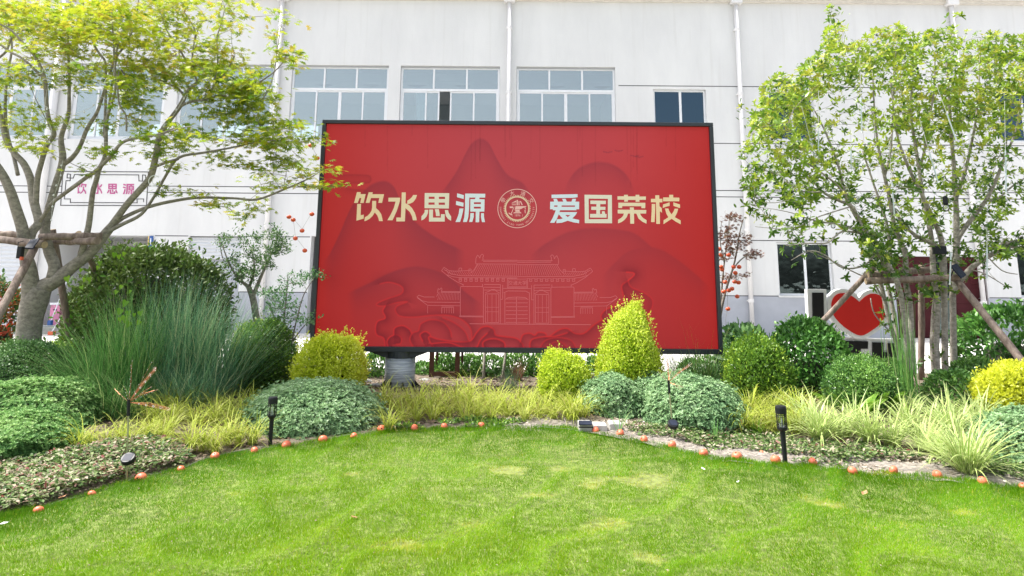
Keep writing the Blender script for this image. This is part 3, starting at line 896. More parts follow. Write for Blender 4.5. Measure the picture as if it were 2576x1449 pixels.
# maroon double door on the right
x0, x1, z0, z1 = door
dw = (x1 - x0)
for k, (a, b) in enumerate(((0.0, 0.42), (0.62, 1.0))):
    lx0, lx1 = x0 + dw * a + 0.01, x0 + dw * b - 0.01
    d = MB().box(lx0, lx1, YW + 0.05, YW + 0.10, 0.03, z1 - 0.01).build('door', M['maroon'], B, bevel=0.004)
    for cx in (0.27, 0.73):
        for (pa, pb) in ((0.07, 0.36), (0.42, 0.6), (0.66, 0.93)):
            w_ = lx1 - lx0; h_ = z1 - 0.04
            MB().box(lx0 + w_ * (cx - 0.17), lx0 + w_ * (cx + 0.17), YW + 0.035, YW + 0.0495, 0.03 + h_ * pa, 0.03 + h_ * pb).build('door_panel', M['maroon'], d, bevel=0.012)
    hx = lx1 - 0.12 if k else lx0 + 0.12
    h = MB().box(hx - 0.03, hx + 0.03, YW + 0.025, YW + 0.0495, 0.95, 1.22); h.bar((hx, YW + 0.0, 1.1), (hx - 0.14, YW + 0.0, 1.1), 0.02, 0.02); h.bar((hx, YW + 0.03, 1.1), (hx, YW - 0.008, 1.1), 0.02, 0.02)
    h.build('door_handle', M['steel'], d)
MB().box(x0 + dw * 0.42, x0 + dw * 0.62, YW + 0.12, YW + 0.14, 0.03, z1 - 0.01).build('dark_glass_panel', M['glass_dark'], B)
MB().box(x0 - .2, x1 + .2, YW + 0.3, YW + 0.35, 0.02, z1).build('entrance_lining', M['room_dark'], B)

# left: roller shutter, half lowered shutter, open porch
def shutter(x0, x1, z0, z1, y, step, mat):
    s = MB(); z = z0
    k = 0
    o = MB().box(x0, x1, y + 0.02, y + 0.03, z0, z1).build('shutter', mat, B)
    while z < z1 - step * 0.5:
        zz = min(z + step, z1)
        s = MB()
        s.v += [(x0, y + 0.018, z), (x1, y + 0.018, z), (x1, y - 0.012, z + (zz - z) * 0.4), (x0, y - 0.012, z + (zz - z) * 0.4), (x1, y + 0.018, zz - 0.004), (x0, y + 0.018, zz - 0.004)]
        s.f += [(0, 1, 2, 3), (3, 2, 4, 5)]
        s.build('slat', mat, o); z += step
    return o
shutter(roller[0] + .01, roller[1] - .01, roller[2], roller[3] - .02, YW + 0.08, 0.115, M['shutter'])
shutter(bay[0] + .01, bay[1] - .01, WZ(652, 530), bay[3] - .02, YW + 0.08, 0.095, M['shutter'])
MB().box(bay[0] + .25, bay[1] - .01, YW + 0.18, YW + 0.22, 0.02, WZ(652, 530) + 0.1).build('inner_wall_panel', M['plinth'], B)
MB().box(kdoor[0] + .01, kdoor[1], YW + 0.3, YW + 0.34, 0.02, kdoor[3]).build('dark_door_leaf', M['groove'], B)
st = MB().box(porch[0] - 0.2, porch[1] + 0.3, YW - 0.9, YW + 0.9, 0.02, 0.2).build('entry_step', M['stone'], B)
# toilet sign on the porch's right-hand wall
sx0 = porch[1] - 0.01
sg = thing('washroom_sign', 'narrow dark blue washroom sign with yellow edge at the right side of the porch', 'sign', (sx0 - 0.1, YW - 0.05, WZ(630, 370)))
MB().box(sx0 - 0.085, sx0 + 0.01, YW - 0.06, YW - 0.02, WZ(634, 372), WZ(594, 372)).build('sign_face', M['blue_sign'], sg)
MB().box(sx0 - 0.115, sx0 - 0.087, YW - 0.06, YW - 0.02, WZ(634, 372), WZ(594, 372)).build('sign_edge', M['yellow_edge'], sg)
fg = MB(); zc = WZ(605, 372); fg.lathe([(0.004, 0), (0.016, 0.001)], (sx0 - 0.04, YW - 0.0625, zc + 0.05), 10, 'Y'); fg.box(sx0 - 0.058, sx0 - 0.022, YW - 0.063, YW - 0.061, zc - 0.05, zc + 0.03); fg.box(sx0 - 0.052, sx0 - 0.028, YW - 0.063, YW - 0.061, zc - 0.12, zc - 0.05)
fg.build('pictogram', M['frame'], sg)
# things standing in the porch
c = at(144, 800, YW - 0.2)
pk = thing('storage_box', 'pink plastic box under a pale lid standing on the porch step', 'box', (c.x, YW - 0.2, 0.2))
MB().box(c.x - 0.12, c.x + 0.14, YW - 0.35, YW - 0.02, 0.2, 0.74).build('box_body', M['pink'], pk, bevel=0.01)
MB().box(c.x - 0.14, c.x + 0.16, YW - 0.37, YW, 0.743, 0.80).build('lid', M['frame'], pk, bevel=0.01)
MB().box(c.x - 0.03, c.x + 0.06, YW - 0.356, YW - 0.351, 0.6, 0.64).build('handle_slot', M['black'], pk)
c = at(160, 790, YW - 0.3)
rb = thing('red_crate', 'dark red crate behind the pink box on the porch step', 'crate', (c.x + .1, YW - 0.1, 0.2))
MB().box(c.x + 0.02, c.x + 0.5, YW - 0.3, YW + 0.1, 0.2, 0.72).build('crate_body', M['maroon'], rb, bevel=0.008)
MB().box(c.x + 0.0, c.x + 0.52, YW - 0.32, YW + 0.12, 0.723, 0.76).build('crate_rim', M['rust'], rb)
c = at(131, 800, YW - 0.6)
mp_ = thing('flat_mop', 'white handled flat mop leaning in the porch beside the pink box', 'mop', (c.x, YW - 0.65, 0.2))
MB().tube([(c.x, YW - 0.65, 0.3), (c.x - 0.02, YW - 0.15, 1.35)], 0.014, 8).build('handle', M['frame'], mp_)
MB().box(c.x - 0.05, c.x + 0.05, YW - 0.7, YW - 0.6, 0.235, 0.36).build('joint', M['blue_sign'], mp_, bevel=0.01)
MB().box(c.x - 0.23, c.x + 0.22, YW - 0.75, YW - 0.6, 0.2, 0.232).build('mop_head', M['frame_grey'], mp_, bevel=0.006)
c = at(128, 840, YW - 1.1)
br = thing('broom', 'thin white broom with orange end leaning by the maple trunk', 'broom', (c.x, YW - 1.1, 0.02))
MB().tube([(c.x + .02, YW - 1.1, 0.1), (c.x - 0.1, YW - 0.12, 1.0)], 0.015, 8).build('handle', M['frame'], br)
MB().box(c.x - 0.05, c.x + 0.09, YW - 1.15, YW - 1.05, 0.02, 0.11).build('broom_head', M['orange'], br)

# ------------------------------------------------------------------ lettering (outlines read off the photograph)
G1 = zmap(1150, 620, 5.257); G2 = zmap(1800, 620, 5.257)
GLY = {
 'yin': (G1, [[[(205,105),(270,105),(268,140),(358,140),(322,295),(262,295),(280,208),(250,208),(218,295),(155,295)]],
   [[(210,312),(276,312),(270,512),(325,498),(322,568),(195,606)]],
   [[(410,108),(480,108),(475,142),(680,142),(645,293),(578,293),(597,208),(452,208),(425,293),(358,293)]],
   [[(472,258),(542,258),(540,385),(590,430),(630,490),(648,560),(658,612),(592,612),(580,560),(560,510),(518,462),(480,520),(430,570),(375,602),(335,615),(343,545),(390,520),(430,480),(460,430),(470,380)]]]),
 'shui': (G1, [[[(757,203),(962,203),(955,270),(905,430),(828,598),(738,598),(800,490),(850,385),(882,270),(755,270)]],
   [[(990,110),(1060,110),(1056,300),(1110,325),(1170,385),(1220,470),(1245,550),(1252,598),(1185,598),(1170,530),(1130,450),(1055,385),(1045,618),(895,618),(895,550),(975,550)]],
   [[(1190,155),(1258,155),(1235,220),(1190,280),(1140,305),(1085,315),(1087,255),(1130,228),(1165,195)]]]),
 'si': (G1, [[[(1392,120),(1822,124),(1815,392),(1388,386)], [(1462,184),(1565,184),(1565,224),(1462,224)], [(1640,186),(1748,186),(1748,226),(1640,226)], [(1458,286),(1565,286),(1565,326),(1458,326)], [(1636,288),(1746,288),(1746,328),(1636,328)]],
   [[(1392,415),(1453,415),(1448,470),(1425,530),(1385,575),(1333,603),(1335,528),(1365,495),(1388,460)]],
   [[(1470,410),(1537,410),(1536,552),(1675,552),(1675,492),(1742,492),(1742,620),(1466,620)]],
   [[(1568,404),(1638,404),(1650,470),(1655,524),(1590,524),(1585,470)]],
   [[(1744,420),(1802,420),(1810,465),(1835,505),(1855,530),(1853,606),(1800,575),(1760,520)]]]),
 'yuan': (G1, [[[(1960,126),(2078,158),(2075,226),(1956,192)]], [[(1942,260),(2072,292),(2070,360),(1938,328)]],
   [[(2000,392),(2070,392),(2055,470),(2035,550),(2010,628),(1930,628),(1965,550),(1988,480)]],
   [[(2100,130),(2452,134),(2450,200),(2352,200),(2345,228),(2440,232),(2436,446),(2350,446),(2345,632),(2283,632),(2286,446),(2190,446),(2192,228),(2270,228),(2282,200),(2172,200),(2168,400),(2155,540),(2130,628),(2062,628),(2085,540),(2097,400)], [(2252,282),(2376,282),(2376,314),(2252,314)], [(2252,360),(2374,360),(2374,394),(2252,394)]],
   [[(2192,472),(2252,472),(2250,540),(2225,628),(2170,628),(2188,550)]], [[(2378,474),(2428,474),(2430,540),(2448,630),(2395,630),(2378,550)]]]),
 'ai': (G2, [[[(195,150),(650,140),(652,195),(560,205),(198,210)]],
   [[(228,222),(288,222),(308,272),(402,272),(382,222),(442,222),(462,272),(545,272),(562,222),(625,222),(612,272),(680,272),(678,405),(630,405),(630,422),(345,422),(335,455),(645,455),(620,500),(560,565),(620,580),(680,592),(678,650),(580,635),(480,605),(380,640),(280,648),(285,580),(350,578),(395,565),(365,540),(322,492),(290,570),(245,642),(168,642),(215,560),(270,425),(220,420),(218,405),(170,405),(172,272),(242,272)],
    [(242,338),(300,338),(300,362),(242,362)], [(372,338),(605,338),(605,362),(372,362)], [(435,506),(525,506),(480,542)]]]),
 'guo': (G2, [[[(773,150),(1252,156),(1256,650),(778,648)], [(845,218),(1182,222),(1182,578),(848,580)]],
   [[(875,252),(1148,256),(1146,315),(1048,315),(1048,362),(1140,362),(1138,416),(1046,416),(1044,486),(1080,486),(1078,440),(1125,440),(1135,488),(1160,488),(1158,552),(870,550),(870,486),(980,486),(980,416),(890,416),(892,360),(982,360),(982,315),(875,312)]]]),
 'rong': (G2, [[[(1350,178),(1465,178),(1465,152),(1532,152),(1532,180),(1668,180),(1668,152),(1733,152),(1733,182),(1848,182),(1846,240),(1735,240),(1735,274),(1668,274),(1668,242),(1535,242),(1532,272),(1468,272),(1468,238),(1350,236)]],
   [[(1366,290),(1838,292),(1836,386),(1770,386),(1768,352),(1434,350),(1432,384),(1366,382)]],
   [[(1354,412),(1568,414),(1566,372),(1636,372),(1638,416),(1856,418),(1852,480),(1745,480),(1765,520),(1800,560),(1860,595),(1858,658),(1790,625),(1720,570),(1680,480),(1640,480),(1642,658),(1575,658),(1570,480),(1535,480),(1515,540),(1470,595),(1420,630),(1360,652),(1360,588),(1410,560),(1450,520),(1462,480),(1354,478)]]]),
 'xiao': (G2, [[[(2012,160),(2082,160),(2082,222),(2136,222),(2136,284),(2084,284),(2086,352),(2125,385),(2130,465),(2092,440),(2094,662),(2030,662),(2024,284),(1936,282),(1936,222),(2012,222)]],
   [[(1950,312),(2010,312),(2010,440),(2000,630),(1938,630),(1948,440)]],
   [[(2150,198),(2256,198),(2256,152),(2326,152),(2326,200),(2434,202),(2432,266),(2148,266)]],
   [[(2262,284),(2264,345),(2205,360),(2142,384),(2148,322),(2200,305)]], [[(2328,284),(2445,322),(2446,386),(2330,345)]],
   [[(2182,392),(2242,392),(2258,440),(2298,494),(2335,440),(2352,394),(2414,396),(2395,465),(2355,545),(2400,570),(2455,600),(2458,668),(2375,625),(2300,572),(2225,620),(2155,666),(2158,596),(2205,570),(2240,545),(2205,480)]]]),
}
# the same four characters, smaller and pink, inside a fretted frame on the wall
Z4 = zmap(0, 560, 2.3373)
WS = thing('wall_motto', 'pink four character motto inside a thin black fret frame on the white wall', 'sign', (at(268, 470, YW).x, YW, at(268, 470, YW).z))
boxes = {'yin': (597, 675), 'shui': (722, 797), 'si': (833, 915), 'yuan': (955, 1045)}
src = {'yin': (155, 680), 'shui': (738, 1258), 'si': (1333, 1855), 'yuan': (1930, 2452)}
for g, (bx0, bx1) in boxes.items():
    m_ = MB()
    for poly in GLY[g][1]:
        loops = []
        for l in poly:
            lp = []
            for x, y in l:
                a = bx0 + (x - src[g][0]) / (src[g][1] - src[g][0]) * (bx1 - bx0); b = 118 + (y - 105) / 520 * 84
                lp.append(at(*Z4(a, b), YW - 0.006))
            loops.append(lp)
        m_.flat(loops)
    m_.build('letter', M['pink_letter'], WS)
def wline(pts, w, name='frame_line'):
    m_ = MB()
    for a, b in zip(pts[:-1], pts[1:]):
        A = at(*Z4(*a), YW - 0.005); Bp = at(*Z4(*b), YW - 0.005); d = (Bp - A).normalized() * w / 2
        m_.bar(A - d, Bp + d, 0.008, w)
    m_.build(name, M['groove'], WS)
wline([(490, 25), (1155, 30), (1140, 292), (472, 290), (490, 25)], 0.022)
wline([(580, 50), (1080, 53), (1082, 100), (1135, 102), (1133, 55), (1110, 53), (1108, 102)], 0.02)
wline([(580, 50), (570, 78), (522, 76), (524, 46), (548, 48), (546, 98), (514, 98), (504, 215), (500, 240), (548, 240), (548, 268), (1068, 270), (1066, 240), (1118, 240), (1118, 262)], 0.02)
# ================================================================== THE RED SCREEN
YS = 9.75
tl, tr, bl_, br_ = at(808, 298, YS), at(1797, 311, YS), at(781, 884, YS), at(1817, 892, YS)
SX0, SX1 = (tl.x + bl_.x) / 2, (tr.x + br_.x) / 2
SZ1, SZ0 = (tl.z + tr.z) / 2, (bl_.z + br_.z) / 2
print('SCREEN', tl, tr, bl_, br_)
BBD = thing('billboard', 'large red outdoor screen in a dark blue metal frame on a wrapped steel post', 'billboard', ((SX0 + SX1) / 2, YS + 0.15, 0))
fr = MB(); w = 0.055
fr.box(SX0, SX1, YS, YS + 0.42, SZ1 - w, SZ1); fr.box(SX0, SX1, YS, YS + 0.42, SZ0, SZ0 + w * 1.25)
fr.box(SX0, SX0 + w, YS, YS + 0.42, SZ0 + w * 1.25, SZ1 - w); fr.box(SX1 - w, SX1, YS, YS + 0.42, SZ0 + w * 1.25, SZ1 - w)
fr.build('frame', M['black_frame'], BBD, bevel=0.006)
MB().box(SX0 + w, SX1 - w, YS + 0.1, YS + 0.40, SZ0 + w * 1.25, SZ1 - w).build('back_box', M['black'], BBD)
# printed picture: a fine grid of coloured points on the screen's face
YF = YS + 0.05
x0, x1, z0, z1 = SX0 + w + .001, SX1 - w - .001, SZ0 + w * 1.25 + .001, SZ1 - w - .001
NX, NZ = 620, 366
gx = np.linspace(x0, x1, NX); gz = np.linspace(z0, z1, NZ)
X, Zg = np.meshgrid(gx, gz)
P = np.stack([X.ravel(), np.full(X.size, YF), Zg.ravel()], -1)
pu, pv = proj(P)
k_ = 3411 / 2576.0
qx, qy = (pu * k_ - 1040) * 1.7672, (pv * k_ - 380) * 1.7672        # crop coordinates the artwork was read in
# base red: a little greyer in the middle and upper part, purer at the edges
cx = np.abs(qx - 1210) / 1190
base = np.stack([192 + 4 * cx, 68 - 22 * cx ** 2, 74 - 30 * cx ** 2], -1).astype(float)
up = np.clip((qy - 50) / 1330, 0, 1)
base[:, 1] += 6 * (1 - up); base[:, 2] += 8 * (1 - up)
base += (4 * snoise(np.c_[qx, qy] / 260.0, 1.0, 77))[:, None]
dark = np.array([122, 52, 68.0])
def smooth_poly(pts, n=14):
    out = catmull([(Vector((a, b, 0)), 0) for a, b in pts], n)
    return np.array([(p.x, p.y) for p, _ in out])
def hill(pts, s, fade, wid=15.0):
    c = smooth_poly(pts, 8); o = np.argsort(c[:, 0]); c = c[o]
    yy = np.interp(qx, c[:, 0], c[:, 1], left=1e5, right=1e5)
    dd = qy - yy
    a = np.clip(dd / wid, 0, 1) * np.exp(-np.maximum(dd, 0) / fade)
    ex = np.minimum(np.clip((qx - c[0, 0]) / 60, 0, 1), np.clip((c[-1, 0] - qx) / 60, 0, 1))
    return s * a * ex
al = np.zeros(len(qx))
for h_ in [hill([(60, 860), (100, 820), (160, 700), (230, 540), (300, 450), (360, 402), (430, 388), (480, 420), (520, 500), (600, 620), (700, 700), (800, 755), (900, 800)], 0.62, 190),
           hill([(740, 470), (780, 430), (850, 330), (900, 230), (940, 165), (990, 137), (1040, 165), (1090, 260), (1150, 350), (1240, 400), (1300, 480)], 0.52, 150),
           hill([(1480, 480), (1500, 400), (1560, 320), (1630, 285), (1690, 275), (1770, 290), (1840, 340), (1885, 410), (1905, 480)], 0.55, 90),
           hill([(1280, 830), (1340, 780), (1400, 740), (1500, 690), (1600, 668), (1700, 665), (1850, 680), (1920, 710), (1990, 770), (2050, 820)], 0.45, 110),
           hill([(1700, 950), (1780, 870), (1850, 805), (1950, 775), (2050, 790), (2150, 850), (2250, 930), (2340, 1010)], 0.40, 120),
           hill([(200, 1050), (330, 990), (450, 930), (560, 895), (640, 890), (750, 920), (830, 970), (900, 1040), (1000, 1110)], 0.62, 110)]:
    al = np.maximum(al, h_)
al *= .74
col = base * (1 - al[:, None]) + dark * al[:, None]
strokes = [ # (points, side of the dark wash, strength)
 ([(400, 1000), (450, 990), (510, 1005), (535, 1030), (520, 1060), (450, 1085), (390, 1110), (380, 1125), (420, 1130), (500, 1110), (560, 1105), (500, 1130), (490, 1160), (520, 1190), (600, 1195), (700, 1185), (800, 1185), (880, 1210), (930, 1260), (940, 1320)], -1, .55),
 ([(430, 1130), (415, 1160), (430, 1200), (385, 1220), (372, 1260), (380, 1300), (420, 1320), (430, 1370)], -1, .8),
 ([(450, 1378), (440, 1340), (460, 1310), (500, 1300), (525, 1320), (520, 1350), (495, 1355)], 1, .8), ([(480, 1300), (485, 1260), (530, 1245), (570, 1265), (585, 1290)], 1, .9),
 ([(600, 1378), (575, 1330), (590, 1290), (625, 1275), (640, 1235), (700, 1210), (770, 1225), (810, 1270), (820, 1310)], 1, .6),
 ([(650, 1335), (635, 1300), (665, 1280), (695, 1300), (690, 1330)], 1, .9),
 ([(720, 1378), (690, 1335), (690, 1310), (740, 1325), (850, 1340), (930, 1335), (965, 1290), (995, 1258), (1035, 1250), (1070, 1270), (1080, 1300), (1130, 1310), (1200, 1320), (1235, 1350), (1245, 1380)], 1, .75),
 ([(700, 1352), (800, 1345), (880, 1370), (960, 1378), (990, 1330), (1030, 1290)], 1, .8),
 ([(1010, 1380), (1005, 1345), (1040, 1325), (1090, 1325), (1130, 1345), (1135, 1380)], 1, .9),
 ([(1225, 1340), (1240, 1300), (1280, 1290), (1310, 1302), (1330, 1285), (1370, 1290), (1390, 1312), (1450, 1272), (1500, 1262), (1545, 1290), (1600, 1290), (1660, 1240), (1700, 1215)], 1, .7),
 ([(1280, 1378), (1290, 1330), (1350, 1312), (1430, 1308), (1500, 1288)], 1, .7), ([(1340, 1380), (1370, 1335), (1440, 1316), (1520, 1330), (1550, 1372)], 1, .5), ([(1400, 1380), (1420, 1345), (1470, 1345), (1500, 1375)], 1, .4),
 ([(770, 1200), (840, 1230), (900, 1280), (920, 1330)], 1, .5),
 ([(1850, 930), (1890, 935), (1893, 950), (1860, 980), (1822, 1010), (1830, 1060), (1840, 1100), (1790, 1130), (1730, 1150), (1700, 1190), (1720, 1230)], -1, .75),
 ([(1860, 985), (1880, 1020), (1950, 1050), (2000, 1090), (2000, 1140), (1970, 1180)], 1, .5),
 ([(150, 358), (320, 360), (345, 380), (330, 405), (230, 407), (205, 420), (215, 440), (310, 447)], 1, .28),
]
for pts, side, s in strokes:
    c = smooth_poly(pts, 6)
    m = (qx > c[:, 0].min() - 70) & (qx < c[:, 0].max() + 70) & (qy > c[:, 1].min() - 70) & (qy < c[:, 1].max() + 70)
    Q = np.c_[qx[m], qy[m]]
    best = np.full(len(Q), 1e9); sg_ = np.zeros(len(Q))
    for a, b in zip(c[:-1], c[1:]):
        ab = b - a; t = np.clip(((Q - a) @ ab) / (ab @ ab + 1e-9), 0, 1)
        d = np.linalg.norm(Q - (a + t[:, None] * ab), axis=1)
        cr = ab[0] * (Q[:, 1] - a[1]) - ab[1] * (Q[:, 0] - a[0])
        u = d < best; best[u] = d[u]; sg_[u] = np.sign(cr[u])
    s *= .92
    a_ = s * np.where(sg_ * side > 0, np.exp(-(best / 34) ** 1.3), 0.0)
    l_ = np.exp(-(best / 4.2) ** 2) * min(1, s * 1.5)
    cc = col[m]; cc = cc * (1 - a_[:, None] * .9) + np.array([128, 38, 50.0]) * a_[:, None] * .9
    cc = cc * (1 - l_[:, None]) + (np.array([222, 56, 60.0]) if s > .3 else np.array([150, 50, 55.0])) * l_[:, None]
    col[m] = cc
for bx_, by_ in ((1740, 230), (1805, 222), (1900, 252), (1925, 258)):
    for sg in (-1, 1):
        d = np.abs((qy - by_) + 0.25 * (qx - bx_) * sg * 1.0 + 3) ; m = (d < 4) & ((qx - bx_) * sg > 0) & ((qx - bx_) * sg < 26)
        col[m] = col[m] * .65 + dark * .35
# faint run marks down from the top edge
for rx_ in rng.uniform(150, 2350, 26):
    ln_ = rng.uniform(60, 380); m = (np.abs(qx - rx_) < 3) & (qy < 60 + ln_)
    col[m] *= 0.95
col = np.clip(col, 0, 255) / 255.0
lc = np.where(col <= 0.04045, col / 12.92, ((col + 0.055) / 1.055) ** 2.4)
idx = np.arange(NX * NZ).reshape(NZ, NX)
F = np.stack([idx[:-1, :-1], idx[:-1, 1:], idx[1:, 1:], idx[1:, :-1]], -1).reshape(-1, 4)
def printmat(name, attr=True, color=None, emit=0.17, k=0.52):
    m, n, p = new_mat(name)
    if attr:
        a = n.nodes.new('ShaderNodeAttribute'); a.attribute_name = 'ink'; c = a.outputs['Color']
        sc_ = n.nodes.new('ShaderNodeMix'); sc_.data_type = 'RGBA'; sc_.blend_type = 'MULTIPLY'; sc_.inputs['Factor'].default_value = 1
        n.links.new(c, sc_.inputs[6]); sc_.inputs[7].default_value = (k, k, k, 1)
        n.links.new(sc_.outputs[2], p.inputs['Base Color']); n.links.new(c, p.inputs['Emission Color'])
    else:
        p.inputs['Base Color'].default_value = tuple(x * k for x in color) + (1,); p.inputs['Emission Color'].default_value = tuple(color) + (1,)
    p.inputs['Emission Strength'].default_value = emit
    p.inputs['Roughness'].default_value = 0.6
    p.inputs['Specular IOR Level'].default_value = 0.1
    return m
so = np_mesh('display_face', P, F, printmat('display_red'), BBD)
ca = so.data.color_attributes.new('ink', 'FLOAT_COLOR', 'POINT')
ca.data.foreach_set('color', np.c_[lc, np.ones(len(lc))].astype(np.float32).ravel())
def SP(u, v, lay=1):
    return at(u, v, YF - 0.004 * lay)
gold = lin((222, 200, 160)); pale = lin((205, 216, 214)); creamy = lin((220, 205, 175))
tone = {'yin': lin((224, 200, 158)), 'shui': lin((222, 202, 164)), 'si': lin((214, 208, 184)), 'yuan': lin((204, 216, 216)), 'ai': lin((200, 215, 220)), 'guo': lin((212, 208, 188)), 'rong': lin((218, 204, 170)), 'xiao': lin((224, 200, 158))}
pinkedge = printmat('display_pink_edge', False, lin((240, 160, 160)))
for g, (zz, polys) in GLY.items():
    m_ = MB()
    for poly in polys:
        m_.flat([[SP(*zz(x, y)) for x, y in l] for l in poly])
    m_.build('character', printmat('display_' + g, False, tone[g], 0.2, 0.62), BBD)
# crest
Z9 = zmap(1640, 610, 9.056)
crest_m = printmat('display_crest', False, lin((240, 190, 178)))
crest_g = printmat('display_crest_gold', False, lin((232, 205, 170)))
CR = MB(); CC = (748, 765)
def ring(r0, r1, n=72, a0=0, a1=360):
    for i in range(n):
        a, b = R(a0 + (a1 - a0) * i / n), R(a0 + (a1 - a0) * (i + 1) / n)
        q = [(CC[0] + r * math.cos(t), CC[1] + r * math.sin(t)) for r, t in ((r0, a), (r1, a), (r1, b), (r0, b))]
        CR.quad(*[SP(*Z9(*p)) for p in q])
ring(572, 592)
CR.build('crest_ring', crest_m, BBD)
CR = MB(); ring(333, 372)
for i in range(48):
    a = 2 * math.pi * i / 48
    q = [(CC[0] + r * math.cos(a + t), CC[1] + r * math.sin(a + t)) for r, t in ((374, -0.035), (408, -0.025), (408, 0.025), (374, 0.035))]
    CR.quad(*[SP(*Z9(*p)) for p in q])
CR.build('crest_gear', crest_g, BBD)
CR = MB()
for pl_ in [[(585, 600), (660, 555), (722, 525), (722, 575), (640, 590), (585, 612)], [(590, 622), (715, 622), (715, 636), (590, 636)], [(590, 650), (715, 650), (715, 664), (590, 664)], [(733, 508), (770, 508), (770, 668), (733, 668)], [(792, 540), (818, 540), (818, 668), (792, 668)], [(830, 545), (862, 540), (916, 655), (888, 668)],
            [(520, 705), (628, 705), (622, 752), (528, 752)], [(650, 712), (668, 712), (575, 935), (555, 930)], [(495, 890), (602, 940), (575, 975), (488, 915)],
            [(700, 695), (1030, 695), (1015, 720), (930, 745), (880, 775), (830, 785), (680, 785)], [(665, 797), (835, 797), (815, 835), (845, 868), (690, 868), (700, 835)], [(655, 878), (860, 878), (880, 910), (626, 910)],
            [(975, 735), (1000, 735), (1004, 790), (990, 800)], [(970, 810), (998, 810), (1002, 905), (985, 915)], [(598, 940), (606, 940), (606, 1012), (598, 1012)], [(906, 940), (914, 940), (914, 1012), (906, 1012)]]:
    CR.flat([[SP(*Z9(*p)) for p in pl_]])
CR.build('crest_emblem', crest_m, BBD)
def text_mesh(s, size):
    """outline of a word from the built-in typeface, as a list of (verts2d, faces)"""
    c = bpy.data.curves.new('lettering', 'FONT'); c.body = s; c.size = size; c.align_x = 'CENTER'; c.align_y = 'CENTER'; c.resolution_u = 2
    o = bpy.data.objects.new('lettering', c); sc.collection.objects.link(o)
    dg = bpy.context.evaluated_depsgraph_get(); dg.update()
    me = bpy.data.meshes.new_from_object(o.evaluated_get(dg))
    V = [(v.co.x, v.co.y) for v in me.vertices]; Fc = [tuple(p.vertices) for p in me.polygons]
    bpy.data.objects.remove(o); bpy.data.curves.remove(c); bpy.data.meshes.remove(me)
    return V, Fc
def put_text(mb, s, size, zz, x, y, ang=0.0, sx=1.0, lay=1, fn=None):
    V, Fc = text_mesh(s, size); i0 = len(mb.v)
    c, sn = math.cos(ang), math.sin(ang)
    for a, b in V:
        a *= sx
        px, py = x + a * c + b * sn, y + a * sn - b * c
        mb.v.append(tuple((fn or SP)(*zz(px, py))))
    for f in Fc: mb.f.append(tuple(i0 + k for k in f))
CR = MB()
word = 'SHANGHAI JIAO TONG UNIVERSITY'
for i, ch in enumerate(word):
    if ch == ' ': continue
    th = R(184 - (184 + 3) * i / (len(word) - 1))                     # picture angle, y down: from the left round the foot to the right
    x = CC[0] + 503 * math.cos(th); y = CC[1] + 503 * math.sin(th)
    put_text(CR, ch, 78, Z9, x, y, th - math.pi / 2)
CR.build('crest_lettering', crest_m, BBD)
CR = MB()
for ch, x, y, a in (('學', 335, 522, -0.9), ('大', 598, 318, -0.32), ('通', 922, 325, 0.35), ('交', 1165, 535, 0.95)):
    put_text(CR, ch, 150, Z9, x, y, a)
put_text(CR, '1896', 92, Z9, 757, 975, 0, 1.0)
CR.build('crest_characters', crest_m, BBD)
# the printed gateway, in thin lines
Z5 = zmap(1350, 820, 3.22)
gate_m = printmat('display_gate_line', False, lin((226, 118, 124)), 0.15)
GL = MB()
def gl(pts, w=3.6):
    P_ = [SP(*Z5(*p)) for p in pts]
    for a, b in zip(P_[:-1], P_[1:]):
        d = (b - a)
        if d.length < 1e-6: continue
        d.normalize(); nrm = Vector((-d.z, 0, d.x)) * (w * 0.00095)
        GL.quad(a - nrm, b - nrm, b + nrm, a + nrm)
def both(pts, w=3.6):
    gl(pts, w); gl([(2395 - x + 5, y + 6) for x, y in pts], w)
both([(390, 262), (415, 228), (470, 262), (520, 268), (700, 262)]); both([(390, 262), (440, 305), (520, 330), (600, 338), (1200, 340)]); both([(415, 250), (500, 300), (600, 318), (1200, 322)])
both([(390, 265), (470, 330), (560, 385), (625, 415)]); both([(700, 290), (740, 250), (775, 190)]); both([(755, 190), (1200, 192)]); both([(820, 150), (1200, 152)]); both([(835, 165), (1200, 168)])
both([(755, 185), (758, 130), (775, 95), (790, 110), (800, 130), (808, 100), (825, 85), (842, 100), (832, 120), (835, 150)])
both([(575, 262), (577, 235), (605, 235), (605, 262)]); both([(682, 290), (682, 245), (706, 245), (706, 290)])
for i in range(43):
    t = i / 42
    gl([(780 + 825 * t, 195), (710 + 965 * t, 316)], 2.6)
for i in range(11):
    both([(440 + i * 24, 255 + i * 2.4), (468 + i * 24, 302 + i * 1.5)], 2.4)
for i in range(9):
    for sx_ in (590 + i * 57.5, 1345 + i * 57.5):
        if sx_ > 1820: continue
        gl([(sx_ - 15, 345), (sx_ + 15, 345)], 3.4); gl([(sx_ - 15, 360), (sx_ + 15, 360)], 3.4); gl([(sx_ - 15, 378), (sx_ + 15, 378)], 3.4); gl([(sx_ - 13, 345), (sx_ - 13, 378)]); gl([(sx_ + 13, 345), (sx_ + 13, 378)])
gl([(1095, 346), (1312, 346), (1312, 446), (1095, 446), (1095, 346)]); gl([(1108, 360), (1300, 360), (1300, 434), (1108, 434), (1108, 360)], 2.6)
both([(590, 440), (590, 748)]); both([(590, 440), (600, 432), (830, 434), (838, 445), (838, 830)]); both([(620, 405), (620, 432)]); both([(828, 405), (828, 432)]); both([(580, 748), (838, 750)]); both([(580, 757), (838, 759)])
both([(845, 410), (1020, 412)]); both([(845, 440), (1020, 442)]); both([(845, 470), (1020, 472)]); both([(1020, 410), (1020, 830)]); both([(1045, 415), (1045, 570), (1020, 570)])
